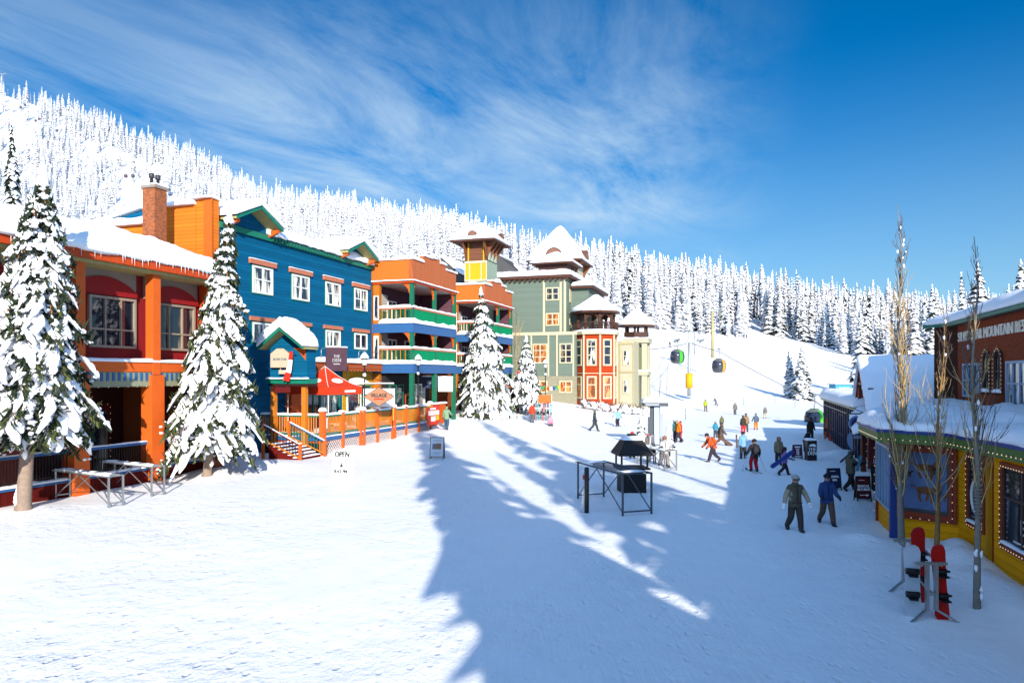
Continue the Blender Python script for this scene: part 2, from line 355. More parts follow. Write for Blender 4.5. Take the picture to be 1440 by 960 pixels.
# ---------------------------------------------------------------- snow ground: one sheet to the horizon
def snow_ground():
    for k in range(14):                                    # ploughed banks along the yellow shop
        BUMPS.append((12.9-.32*k*.62+R.uniform(-.1,.1), 22.6-k*.72, .55+R.uniform(0,.25), R.uniform(.10,.28)))
    for (x, y, r, h) in [(12.2,19.4,.5,.25),(10.6,21.4,.6,.2),(-17.7,26.2,1.3,.12),(-15,35.4,1.5,.25),(-13.4,38.5,2.5,.3),(21,40,1.5,.3),(20.5,44,1.2,.4),(-10.8,46.5,1.6,.25)]:
        BUMPS.append((x, y, r, h))
    th = np.concatenate([np.linspace(-math.pi, -.85, 60, endpoint=False), np.linspace(-.85, .85, 760), np.linspace(.85, math.pi, 61)[1:-1]])
    r = np.concatenate([[.0], np.geomspace(1.0, 9, 24), 9*1.0105**np.arange(1, 480)]); r = np.concatenate([r, np.geomspace(r[-1]*1.05, 6000, 20)])
    TH, RR = np.meshgrid(th, r, indexing='ij'); X = np.sin(TH)*RR; Y = np.cos(TH)*RR; Zt = terrain(X, Y)
    nt_, nr = TH.shape; V = np.stack([X, Y, Zt], -1).reshape(-1, 3)
    i = np.arange(nt_)[:, None]; j = np.arange(nr-1)[None, :]; i2 = (i+1) % nt_
    Fc = np.stack([i*nr+j, i*nr+j+1, i2*nr+j+1, i2*nr+j], -1).reshape(-1, 4)
    me = bpy.data.meshes.new('snow_ground'); me.vertices.add(len(V)); me.vertices.foreach_set('co', V.ravel())
    me.loops.add(Fc.size); me.loops.foreach_set('vertex_index', Fc.ravel().astype(np.int32))
    me.polygons.add(len(Fc)); me.polygons.foreach_set('loop_start', np.arange(0, Fc.size, 4, dtype=np.int32)); me.polygons.foreach_set('loop_total', np.full(len(Fc), 4, dtype=np.int32))
    me.polygons.foreach_set('use_smooth', np.ones(len(Fc), dtype=bool)); me.update(calc_edges=True); me.validate()
    m, nt, b = base_mat('trodden_snow', (.86, .88, .9), .5, 0, .3)
    tc = nn(nt, 'ShaderNodeTexCoord')
    def nz(scale, det, sc=(1,1,1), rot=0, rough=.6):
        mp = nn(nt, 'ShaderNodeMapping'); mp.inputs['Scale'].default_value = sc; mp.inputs['Rotation'].default_value = (0, 0, rot); nt.links.new(tc.outputs['Object'], mp.inputs['Vector'])
        n = nn(nt, 'ShaderNodeTexNoise'); n.inputs['Scale'].default_value = scale; n.inputs['Detail'].default_value = det; n.inputs['Roughness'].default_value = rough
        nt.links.new(mp.outputs[0], n.inputs['Vector']); return n.outputs['Fac']
    a = nz(9, 5); g = nz(1.6, 8); s1 = nz(2.2, 4, (6, .35, 1), .35); s2 = nz(2.4, 4, (7, .3, 1), -.5)
    fp = nn(nt, 'ShaderNodeTexVoronoi', feature='F1'); fp.inputs['Scale'].default_value = 2.1; mpf = nn(nt, 'ShaderNodeMapping'); mpf.inputs['Scale'].default_value = (1.6, 1, 1); nt.links.new(tc.outputs['Object'], mpf.inputs['Vector']); nt.links.new(mpf.outputs[0], fp.inputs['Vector'])
    fr = nn(nt, 'ShaderNodeMapRange'); fr.inputs['From Min'].default_value = .13; fr.inputs['From Max'].default_value = .24; nt.links.new(fp.outputs['Distance'], fr.inputs['Value'])
    gr = nn(nt, 'ShaderNodeTexWave'); gr.inputs['Scale'].default_value = .9; gr.inputs['Distortion'].default_value = 5; gr.inputs['Detail'].default_value = 2; gr.inputs['Detail Scale'].default_value = .25
    mg = nn(nt, 'ShaderNodeMapping'); mg.inputs['Rotation'].default_value = (0, 0, .5); nt.links.new(tc.outputs['Object'], mg.inputs['Vector']); nt.links.new(mg.outputs[0], gr.inputs['Vector'])
    gp_ = nn(nt, 'ShaderNodeMath', operation='POWER'); gp_.inputs[1].default_value = 9; nt.links.new(gr.outputs['Fac'], gp_.inputs[0])
    vo = nn(nt, 'ShaderNodeTexVoronoi', feature='SMOOTH_F1'); vo.inputs['Scale'].default_value = 2.6; vo.inputs['Smoothness'].default_value = .5
    nt.links.new(tc.outputs['Object'], vo.inputs['Vector'])
    def mul(x, k): q = nn(nt, 'ShaderNodeMath', operation='MULTIPLY'); nt.links.new(x, q.inputs[0]); q.inputs[1].default_value = k; return q.outputs[0]
    def add(x, y): q = nn(nt, 'ShaderNodeMath', operation='ADD'); nt.links.new(x, q.inputs[0]); nt.links.new(y, q.inputs[1]); return q.outputs[0]
    h = add(add(mul(a, .35), mul(g, .9)), add(mul(add(s1, s2), .2), mul(vo.outputs['Distance'], .3)))
    h = add(h, add(mul(fr.outputs[0], .34), mul(gp_.outputs[0], -.05)))
    bp = nn(nt, 'ShaderNodeBump'); bp.inputs['Strength'].default_value = .5; bp.inputs['Distance'].default_value = .10
    pm = nn(nt, 'ShaderNodeMapRange'); pm.inputs['From Min'].default_value = .38; pm.inputs['From Max'].default_value = .62; pm.inputs['To Min'].default_value = .12; pm.inputs['To Max'].default_value = .8
    nt.links.new(nz(.16, 3, (1,.6,1), .3), pm.inputs['Value']); nt.links.new(pm.outputs[0], bp.inputs['Strength'])
    nt.links.new(h, bp.inputs['Height']); nt.links.new(bp.outputs[0], b.inputs['Normal'])
    # packed, slightly greyer lanes and scuffs
    cr = nn(nt, 'ShaderNodeMapRange'); cr.inputs['From Min'].default_value = .35; cr.inputs['From Max'].default_value = .75; cr.inputs['To Min'].default_value = 1.02; cr.inputs['To Max'].default_value = .93
    nt.links.new(add(mul(s1, .5), mul(g, .5)), cr.inputs['Value'])
    v = nn(nt, 'ShaderNodeVectorMath', operation='SCALE'); v.inputs[0].default_value = (.86, .88, .905); nt.links.new(cr.outputs[0], v.inputs['Scale']); nt.links.new(v.outputs[0], b.inputs['Base Color'])
    me.materials.append(m); o = bpy.data.objects.new('snow_ground', me); COL.objects.link(o); tag(o, kind='structure')
snow_ground()

# ---------------------------------------------------------------- conifers
BARK = paint('bark', C(95, 80, 68), .9, .3, 9)
NEED = paint('needles', (.022, .036, .020), .8, .45, 2)
NEED2 = paint('needles_yellow_green', (.10, .12, .035), .8, .4, 3)  # yellower green needles mixed in at random, more of them lower down
CONE = paint('spruce_cones', (.36, .17, .05), .7, .3, 6)
FROST = snow_mat('frosted_snow', .3, 3.0, (.84, .86, .9))
NEEDG = paint('frosted_needles', (.68,.71,.76), .8, .2, 2)
def fir(seed, h, rb, nlev, nbr, snow=.8, low=False):
    """slender mountain fir, snow on every bough: materials 0 bark, 1 needles, 2 snow"""
    r = random.Random(seed); mb = MB()
    mb.tube([(0,0,-1.5),(0,0,h*.5),(0,0,h*.98)], [.018*h*.5, .009*h*.6, .02], 5, 0, True, False)
    lean = (r.uniform(-.01,.01), r.uniform(-.01,.01))
    z0 = h*r.uniform(.03,.09)
    for L in range(nlev):
        t = L/(nlev-1); z = z0+(h-z0)*(t**.92); env = rb*((1-t)**.78)*(.82+.3*r.random())+.12
        n = max(3, int(nbr*(1-t*.45))); a0 = r.random()*6.28
        for k in range(n):
            a = a0+6.283*k/n+r.uniform(-.3,.3); ln = env*r.uniform(.65,1.15); ca, sa = math.cos(a), math.sin(a)
            dz = -ln*r.uniform(.35,.75); w = ln*r.uniform(.34,.48)+.12; th = r.uniform(.14,.30)*(1 if not low else 1.6)
            zc = z+r.uniform(-.25,.25)*h/nlev; sx, sy = -sa, ca
            def P(d, s, dzz): return (lean[0]*z*4+ca*d+sx*s, lean[1]*z*4+sa*d+sy*s, zc+dzz)
            if not low:
                # hanging needle spray below
                mb.add([P(.02,0,.05), P(ln*.55,w,dz*.5-.16), P(ln*1.06,0,dz-.24), P(ln*.55,-w,dz*.5-.16), P(ln*.5,0,dz*.5-.45)], [(0,1,4),(1,2,4),(2,3,4),(3,0,4)], 1)
            else: mb.add([P(.02,0,0), P(ln*.6,w,dz*.6-.2), P(ln*1.05,0,dz-.3), P(ln*.6,-w,dz*.6-.2)], [(0,1,2,3)], 1)
            if r.random() < snow:
                o = r.uniform(-.1,.1)*w
                mb.add([P(0,0,th), P(ln*.5,w*.95+o,dz*.5-.04), P(ln*1.03,o,dz-.06), P(ln*.5,-w*.95+o,dz*.5-.04), P(ln*.45,o,dz*.32+th*1.4), P(ln*.82,o,dz*.75+th)],
                       [(0,1,4),(0,4,3),(1,5,4),(1,2,5),(3,4,5),(3,5,2)], 2, True)
    mb.blob((lean[0]*h*4, lean[1]*h*4, h-.15), (.13,.13,.5), 6, 2, .2, seed)
    return mb
def dens(px, y, D, X, Y):
    """how likely a tree grows at this spot of the hillside"""
    n = float(vnoise(np.array([X/24.]), np.array([Y/24.]))[0])
    if px >= 1074:
        e = np.interp(px, [1074, 1110, 1150, 1200, 1300, 1500, 2000], [300, 292, 282, 262, 240, 215, 200])
        return (1.0 if n > -.38 else .35) if D > e+n*26 and D < 430 else 0
    if px >= 800:
        if px > 1052 and D < 335: return 0
        e = np.interp(px, [800, 850, 950, 1010, 1052], [235, 250, 268, 272, 278])
        return (1.0 if n > -.38 else .4) if D > e+n*22 else 0
    if px >= 600: return 1.0 if (D > 300 and y < 385 and n > -.3) else 0
    ridge = np.interp(px, [-600, 0, 300, 500, 640], [70, 152, 245, 298, 338])
    if px >= 400:
        return (1.0 if y < ridge+26+20*n else (.75 if n > -.05 and y < ridge+70 else .12)) 
    if y < ridge+11+16*n and px > 55: return 1.0
    if px < 55 and y < ridge+25: return .04
    if 48 < px < 112 and 175 < y < 320: return .75
    if px < 70 and y > 245: return .3
    if 230 < px < 400: return .7 if (n > .0 and y < ridge+42) else (.12 if y < 330 else .04)
    if 112 <= px <= 150 and y > 235: return .4
    return .035
def forest():
    cand = []
    rr = random.Random(11)
    for _ in range(60000):
        px = rr.uniform(-150, 1620); D = math.sqrt(rr.uniform(190**2, 830**2)); X = (px-720)/F*D
        cand.append((px, D, X))
    a = np.array(cand); zz = terrain(a[:, 2], a[:, 1]); yy = HOR-(zz-CAMZ)*F/a[:, 1]
    cell = {}; out = []
    for (px, D, X), z, y in zip(cand, zz, yy):
        lim = np.interp(px, [-150, 0, 300, 500, 640, 760, 850, 950, 1050, 1500], [880, 830, 800, 640, 600, 500, 480, 480, 480, 430])
        if D > lim: continue
        sp_ = 4.2 if D < 420 else 5.6
        key = (int(X//sp_), int(D//sp_))
        if any((key[0]+i, key[1]+j) in cell and math.hypot(X-cell[(key[0]+i, key[1]+j)][0], D-cell[(key[0]+i, key[1]+j)][1]) < sp_*.8 for i in (-1,0,1) for j in (-1,0,1)): continue
        if rr.random() > dens(px, y, D, X, D): continue
        cell[key] = (X, D)
        h = rr.uniform(13, 24) if px < 600 else rr.uniform(15.5, 24.5)
        h *= rr.choice([.5,.7,.85,1,1,1.05,1.12])
        if D < 300 and px > 800: h *= rr.choice([.75, 1, 1, 1.05])
        out.append((h/D, px, X, D, z, h))
    out.sort(reverse=True); return out
TREES = forest()
FIRM = [BARK, NEED, FROST]; FIRW = [BARK, NEEDG, FROST]
protos = [fir(100+i, 20, rb, 30, 9, sn) .build('snowy_fir', FIRM if i % 2 == 0 else FIRM) for i, (rb, sn) in enumerate([(2.5,.9),(2.1,.93),(2.9,.84),(1.8,.95),(2.4,.72),(2.2,.88)])]
frosty = [fir(140+i, 20, rb, 26, 8, sn).build('snowy_fir', FIRW) for i, (rb, sn) in enumerate([(2.2,.97),(1.8,.95),(2.0,.93)])]
def place_proto(p, x, y, z, h, rz, first, wide=1.0):
    o = p if first else p.copy()
    if not first: COL.objects.link(o)
    s = h/20; o.location = (x, y, z); o.scale = (s*wide, s*wide, s); o.rotation_euler = (0, 0, rz); return o
used = set(); rr = random.Random(5); NIND = 0; rest = []
for (q, px, X, D, z, h) in TREES:
    if NIND < 272 and -5 < px < 1445 and not (px < 560):
        pool = frosty if (px < 860 or rr.random() < (.55 if px < 1060 else .3)) else protos
        p = rr.choice(pool); o = place_proto(p, X, D, z, h, rr.uniform(0, 6.28), p not in used, rr.uniform(.85, 1.2)); used.add(p)
        side = 'left' if px < 1062 else 'right'
        if px < 830: lab, g = 'frosted white fir in the forest above the snowy roofs', 'firs above the village roofs'
        elif side == 'left': lab, g = 'tall snow covered fir in the forest left of the ski run', 'firs of the forest left of the run'
        else: lab, g = 'tall snow covered fir in the forest along the right of the ski run', 'firs of the forest right of the run'
        tag(o, lab, 'tree', g); NIND += 1
    else: rest.append((px, X, D, z, h))
# the far-off rest of the wood as one mass
def far_wood(items):
    lows = [fir(200+i, 20, rb, 15, 6, .98, True) for i, rb in enumerate([2.3, 2.0, 2.6, 1.9])]
    Vs = []; Fs = []; Ms = []; off = 0; r = random.Random(3)
    L = [(np.array(m.v), m.f, m.m) for m in lows]
    fl = [(v, np.array([len(f) for f in fs]), np.concatenate([np.array(f) for f in fs]), np.array(ms)) for v, fs, ms in L]
    cnt = []; 
    for (px, X, D, z, h) in items:
        v, n, f, m = fl[r.randrange(len(fl))]; a = r.uniform(0, 6.28); s = h/20; w = s*r.uniform(.85, 1.25); c, q = math.cos(a)*w, math.sin(a)*w
        nv = np.stack([v[:, 0]*c-v[:, 1]*q+X, v[:, 0]*q+v[:, 1]*c+D, v[:, 2]*s+z], -1)
        m2 = m.copy()
        if px < 860 or (px < 1060 and r.random() < .5): m2[m2 == 1] = 3
        if px < 700: m2[m2 == 0] = 3
        Vs.append(nv); Fs.append(f+off); cnt.append(n); Ms.append(m2); off += len(v)
    V = np.concatenate(Vs); Fc = np.concatenate(Fs).astype(np.int32); n = np.concatenate(cnt).astype(np.int32); M = np.concatenate(Ms).astype(np.int32)
    me = bpy.data.meshes.new('far_forest'); me.vertices.add(len(V)); me.vertices.foreach_set('co', V.ravel()); me.loops.add(len(Fc)); me.loops.foreach_set('vertex_index', Fc)
    me.polygons.add(len(n)); me.polygons.foreach_set('loop_start', np.concatenate([[0], np.cumsum(n)[:-1]]).astype(np.int32)); me.polygons.foreach_set('loop_total', n)
    for m in (BARK, NEED, FROST, NEEDG): me.materials.append(m)
    me.polygons.foreach_set('material_index', M); me.update(calc_edges=True)
    o = bpy.data.objects.new('far_forest', me); COL.objects.link(o)
    tag(o, 'far off wood of frosted white firs covering the hillside and its ridge', 'forest', kind='stuff')
far_wood(rest)
print('TREES', len(TREES), NIND, len(rest))
# ---------------------------------------------------------------- helpers for houses
def LU(a, v, px): ap = a-1.054*v; Y = 1000*abs(ap)/(1052-px); return (Y-.315*v)/.949
def LZ(a, v, px, py): ap = a-1.054*v; return CAMZ+(HOR-py)/1000*(1000*abs(ap)/(1052-px))
def face(ang, x=0, y=0, z=0): return Matrix.Translation((x, y, z)) @ Matrix.Rotation(ang, 4, 'Z')
GL_D = glass('window_glass_dark', C(22,32,45), C(120,110,90), .56, 1.2)
GL_C = glass('window_glass_curtain', C(35,45,60), C(215,215,200), .50, 1.5)
GL_B = glass('window_glass_blue', C(30,75,120), C(110,160,200), .5, .8, .03)
GL_O = glass('window_glass_amber', C(120,70,45), C(215,140,80), .5, 1.6)
WHITE = paint('white_trim', C(215,217,212), .5, .05); CREAM = paint('cream_trim', C(205,196,165), .6, .08)
def window(par, x0, x1, z0, z1, y, cols, rows, fm, gm, M=None, fw=.08, dep=.09, trim=None, label=None, snow=False):
    f = MB(M)
    for (a, b, c, d) in ((x0, x1, z0, z0+fw), (x0, x1, z1-fw, z1), (x0, x0+fw, z0+fw, z1-fw), (x1-fw, x1, z0+fw, z1-fw)): f.box(a, b, y-dep, y-.003, c, d)
    for i in range(1, cols):
        w = fw*(.9 if cols == 2 else .6); xc = x0+(x1-x0)*i/cols; f.box(xc-w/2, xc+w/2, y-dep*.93, y-.003, z0+fw, z1-fw)
    rl = rows if hasattr(rows, '__len__') else [k/rows for k in range(1, rows)]
    for q in rl:
        zc = z0+(z1-z0)*q; f.box(x0+fw, x1-fw, y-dep*.8, y-.003, zc-fw*.35, zc+fw*.35)
    if trim is not None: 
        t = .07; f.box(x0-t, x1+t, y-dep*.5, y-.003, z0-t, z0, 1); f.box(x0-t, x1+t, y-dep*.5, y-.003, z1, z1+t, 1); f.box(x0-t, x0, y-dep*.5, y-.003, z0, z1, 1); f.box(x1, x1+t, y-dep*.5, y-.003, z0, z1, 1)
    if snow: f.slab((x0-.03,y-dep-.06,z0+fw), (x1+.03,y-dep-.06,z0+fw), (x1+.03,y-.01,z0+fw), (x0-.03,y-.01,z0+fw), .07, 2, .015, .05, .3, .0)
    w = f.build('window', [fm, trim or fm, SNOW], par)
    if label: w['label'] = label
    MB(M).box(x0+fw*.6, x1-fw*.6, y-.03, y-.005, z0+fw*.6, z1-fw*.6).build('pane', gm, w)
    return w
def snowcap(par, quads, t=.3, name='snow_cover', mat=None, **kw):
    mb = MB()
    for q in quads: mb.slab(*q, t, **kw)
    return mb.build(name, mat or SNOW, par)
ORANGE = siding('orange_boards', (.62,.165,.035), 'X', .25); ORP = paint('orange_paint', (.72,.13,.018), .5, .1); ORF = paint('orange_fascia', (.60,.075,.012), .5, .15)
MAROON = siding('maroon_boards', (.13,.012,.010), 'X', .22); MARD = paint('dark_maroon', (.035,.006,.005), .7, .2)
REDW = paint('dark_red_wall', (.30,.012,.014), .6, .15); GREYW = paint('grey_spandrel', C(150,140,128), .7, .1)
BLUEP = paint('blue_rail', (.035,.13,.33), .45, .12); TEAL = paint('teal_trim', (.008,.20,.13), .5, .15)
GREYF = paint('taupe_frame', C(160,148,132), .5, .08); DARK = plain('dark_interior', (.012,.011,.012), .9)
BLACKM = plain('black_iron', (.012,.012,.014), .45, .3); OLIVE = paint('olive_soffit', C(176,168,110), .7, .1)
STEEL = plain('galvanised_steel', (.35,.38,.38), .42, .8)
def origin(a, u0): return (a+T[0]*u0, T[1]*u0, 0)
BULB = None
def bulb_mat():
    m = bpy.data.materials.new('lit_bulbs'); m.use_nodes = True; b = m.node_tree.nodes['Principled BSDF']
    b.inputs['Base Color'].default_value = (1,.8,.5,1); b.inputs['Emission Color'].default_value = (1,.72,.38,1); b.inputs['Emission Strength'].default_value = .32; return m
BULB = bulb_mat()
def bulbs(par, paths, step=.3, r=.014, name='string_lights', M=None):
    mb = MB(M)
    for path in paths:
        for a, b in zip(path[:-1], path[1:]):
            a = Vector(a); b = Vector(b); n = max(1, int((b-a).length/step))
            mb.bar(a, b, .008, .008, 1)
            for i in range(n):
                p = a+(b-a)*((i+.5)/n); mb.blob((p.x, p.y, p.z-.02), (r, r, r*1.3), 5, 0, 0)
    return mb.build(name, [BULB, BLACKM], par)

# ---------------------------------------------------------------- red and orange lodge at the left edge
def red_lodge():
    a = -27.85; u0 = 18.0; rt = empty('lodge', origin(a, u0), ROT, 'red lodge with orange columns and a thick snow roof at the left edge', 'building')
    L = 21.3; g = lambda u: u-u0
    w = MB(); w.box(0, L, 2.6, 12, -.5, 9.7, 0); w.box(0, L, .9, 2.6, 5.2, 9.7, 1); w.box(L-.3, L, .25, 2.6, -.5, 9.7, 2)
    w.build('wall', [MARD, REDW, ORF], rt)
    cols = [19.1, 23.1, 27.1, 31.1, 35.1, 39.0]
    for u in cols:
        c = MB(); x = g(u); c.box(x-.22, x+.22, -.2, .25, 5.0, 9.85); c.box(x-.37, x+.37, -.28, .36, -.3, 4.98); c.build('column', ORP, rt)
    # arched red panel over grey spandrel, between columns
    for u1, u2 in zip(cols[:-1], cols[1:]):
        x1, x2 = g(u1)+.25, g(u2)-.25
        m = MB(); m.box(x1, x2, .78, .9, 8.6, 9.82, 0)
        pts = [(x1, .76, 8.55)]+[(x1+(x2-x1)*i/12, .76, 8.75+.62*math.sin(math.pi*i/12)**.8) for i in range(13)]+[(x2, .76, 8.55)]
        m.prism(pts, (0,-.05,0), 1); m.build('arch_panel', [GREYW, REDW], rt)
    def win(x0, x1, n): window(rt, g(x0), g(x1), 6.2, 8.5, .9, n, [.36], GREYF, GL_B if n == 2 else GL_D, fw=.11, dep=.14)
    win(24.0, 26.6, 3); win(28.0, 30.4, 3); win(32.35, 34.85, 3); win(36.0, 38.6, 3)
    b = MB(); b.box(-.2, L, -.16, .2, 5.12, 5.55, 0); b.build('beam', ORP, rt)
    d = MB(); d.box(-.2, L, -.12, .1, 4.45, 5.11, 0)
    x = 0
    while x < L-.3: d.box(x, x+.13, -.15, -.122, 4.72, 5.08, 1); x += .3
    d.build('dentil_strip', [paint('grey_green', C(150,155,130), .6), BLUEP], rt)
    sc = MB(); sc.slab((-.2,-.22,5.56), (L,-.22,5.56), (L,.55,5.56), (-.2,.55,5.56), .16, lump=.02, edge=.12, over=.02); sc.build('snow_ledge', SNOW, rt)
    MB().box(-.2, L, .3, .88, 5.2, 5.54).build('ledge', REDW, rt)
    # base wall, railing
    for u1, u2 in zip(cols[:-1], cols[1:]):
        x1, x2 = g(u1)+.37, g(u2)-.37
        m = MB(); m.box(x1, x2, -.05, .12, -.3, .60, 0); m.box(x1, x2, -.1, .18, .60, .70, 1); m.slab((x1,-.12,.70), (x2,-.12,.70), (x2,.25,.70), (x1,.25,.70), .09, 2, lump=.015, edge=.1, over=.02)
        m.build('base_wall', [MAROON, BLUEP, SNOW], rt)
        r = MB(); r.box(x1, x2, .0, .12, 1.78, 1.90, 0); r.slab((x1,-.02,1.9), (x2,-.02,1.9), (x2,.14,1.9), (x1,.14,1.9), .05, 2, lump=.01, edge=.05, over=.01); r.box(x1, x2, .04, .08, .86, .90, 1)
        x = x1+.08
        while x < x2: r.box(x-.012, x+.012, .045, .07, .88, 1.78, 1); x += .13
        r.build('railing', [BLUEP, BLACKM, SNOW], rt)
    # doorway with lights
    x1 = g(33.0); dr = MB(); dr.box(x1, x1+1.9, 2.45, 2.598, 0, 3.6, 0); dr.box(x1+.15, x1+.9, 2.41, 2.44, .3, 3.3, 1); dr.box(x1+1.0, x1+1.75, 2.41, 2.44, .3, 3.3, 1)
    dd = dr.build('door', [MAROON, GL_D], rt); bulbs(dd, [[(x1,2.4,.4),(x1,2.4,3.62),(x1+1.9,2.4,3.62),(x1+1.9,2.4,.4)]], .28)
    MB().box(g(35.8), g(38.6), 1.4, 2.58, -.2, 4.4).build('porch_screen', paint('orange_brown', (.22,.055,.012), .6), rt)
    bulbs(rt, [[(0,-.2,4.47),(L,-.2,4.47)]], .5)
    # roof
    rf = MB(); e0, e1, zr = -.55, 5.0, 12.0
    rf.prism([(-.4,e0,9.9),(-.4,e1,zr),(-.4,13,9.9)], (L+.55,0,0), 1)
    rf.box(-.4, L+.15, e0-.06, e0+.12, 9.80, 10.24, 0); rf.box(-.4, L+.15, e0+.13, .95, 9.66, 9.80, 2); rf.box(L+.14, L+.2, e0, 12, 9.7, 10.2, 0)
    roof = rf.build('roof', [ORF, GREYW, OLIVE], rt)
    s = MB(); s.slab((-.5,e0-.12,10.18), (L+.25,e0-.12,10.18), (L+.25,e1,zr+.1), (-.5,e1,zr+.1), .62, lump=.09, edge=.7, step=.32, over=.12, drape=.12)
    s.slab((-.5,e1,zr+.1), (L+.25,e1,zr+.1), (L+.25,13,10.1), (-.5,13,10.1), .5, lump=.05, edge=.5, step=1.0)
    s.build('roof_snow', SNOW, roof)
    ic = MB(); r = random.Random(2); x = 0
    while x < L: 
        l = r.uniform(.05,.42)*(1 if r.random() < .7 else .3); ic.tube([(x,e0-.14,10.22),(x+.01,e0-.14,10.22-l)], [.018,.003], 4, 0, True, False); x += r.uniform(.06,.3)
    ic.build('icicles', plain('ice', (.75,.82,.88), .1, 0, .6), roof)
    # chimney (its place on the roof)
    wx, wy = -20.1, 40.0; dx = wx-origin(a,u0)[0]; dy = wy-origin(a,u0)[1]; lx = dx*T[0]+dy*T[1]; ly = -(-dx*T[1]*-1)*0+(-T[1]*dx+T[0]*dy)
    c = MB(); c.box(lx-.43, lx+.43, ly-.43, ly+.43, 9, 15.4, 0); c.box(lx-.5, lx+.5, ly-.5, ly+.5, 15.4, 15.55, 1)
    ch = c.build('chimney', [brick('chimney_brick', (.36,.10,.03), (.14,.045,.025), (.16,.11,.08), 3.2), paint('stone_cap', C(150,140,130), .8)], roof)
    s = MB(); s.slab((lx-.5,ly-.5,15.55), (lx+.5,ly-.5,15.55), (lx+.5,ly+.5,15.55), (lx-.5,ly+.5,15.55), .1, lump=.02, edge=.1); s.build('snow_cap', SNOW, ch)
    for k in (-.22, .24): MB().tube([(lx+k,ly,15.5),(lx+k,ly,16.0),(lx+k,ly,16.0),(lx+k,ly,16.25)], [.09,.09,.14,.14], 8).build('flue', plain('dark_metal', (.06,.06,.065), .5, .5), ch)
    return rt
red_lodge()
def orange_front():
    a = -31; u0 = 43.3; rt = empty('false_front_house', origin(a, u0), ROT, 'tall plain orange wall with a stepped snowy top behind the brick chimney', 'building')
    m = MB(); m.box(0,.6,0,1.1,-.5,15.2,0); m.box(-.02,.62,1.12,4.9,-.5,14.9,0); m.box(0,.6,4.92,9,-.5,14.0,0); m.box(.62,6,4,12,-.5,13.8,0)
    m.build('wall', siding('orange_plank', (.78,.20,.022), 'Z', .22, .1), rt)
    MB().box(-.08,.0,-.08,.5,9,15.21).build('corner_board', paint('deep_orange', (.66,.13,.015)), rt)
    s = MB()
    for (y0, y1, z, t) in ((-.1,1.15,15.2,.22),(1.15,4.9,14.9,.45),(4.9,9,14.0,.5)): s.slab((-.3,y0,z),(.8,y0,z),(.8,y1,z),(-.3,y1,z), t, lump=.06, edge=.3)
    s.slab((.6,4,13.8),(6,4,13.8),(6,12,13.8),(.6,12,13.8), .5); s.build('snow_cap', SNOW, rt)
orange_front()

# ---------------------------------------------------------------- blue hotel
BLUEW = siding('blue_boards', (.003,.115,.24), 'Z', .2, .22)
PINK = paint('salmon_header', C(196,120,90), .6)
def gable(par, xc, hw, z0, rise, y0, y1, wallm, trimm, thick=.16, snow=.5, soff=None):
    """small street gable: wall below, two roof boards, snow"""
    m = MB(); m.prism([(xc-hw+.2,0,z0-.3),(xc+hw-.2,0,z0-.3),(xc+hw-.2,0,z0),(xc,0,z0+rise-.1),(xc-hw+.2,0,z0)], (0,y1,0), 0); g = m.build('gable', [wallm], par)
    r = MB()
    for sg in (-1, 1):
        A = (xc, z0+rise); B = (xc+sg*hw, z0)
        r.prism([(A[0],y0,A[1]),(B[0],y0,B[1]),(B[0],y0,B[1]-thick),(A[0],y0,A[1]-thick)], (0,y1-y0,0), 0)
        r.prism([(A[0],y0-.06,A[1]+.03),(B[0]+sg*.05,y0-.06,B[1]+.03),(B[0]+sg*.05,y0-.06,B[1]-.2),(A[0],y0-.06,A[1]-.2)], (0,.055,0), 1)
    rf = r.build('gable_roof', [soff or OLIVE, trimm], g)
    s = MB()
    s.slab((xc-hw-.15,y0-.12,z0+.04),(xc+.02,y0-.12,z0+rise+.04),(xc+.02,y1,z0+rise+.04),(xc-hw-.15,y1,z0+.04), snow, lump=.06, edge=.3, step=.25)
    s.slab((xc-.02,y0-.12,z0+rise+.04),(xc+hw+.15,y0-.12,z0+.04),(xc+hw+.15,y1,z0+.04),(xc-.02,y1,z0+rise+.04), snow, lump=.06, edge=.3, step=.25)
    s.build('gable_snow', SNOW, rf)
    for sg in (-1, 1):
        b = MB(); x = xc+sg*(hw-.28); b.prism([(x-.1,-.02,z0-.55),(x-.1,-.02,z0-.1),(x-.1,y0+.1,z0-.1),(x-.1,y0+.1,z0-.28),(x-.1,-.25,z0-.5)], (.2,0,0)); b.build('bracket', ORP, g)
    return g
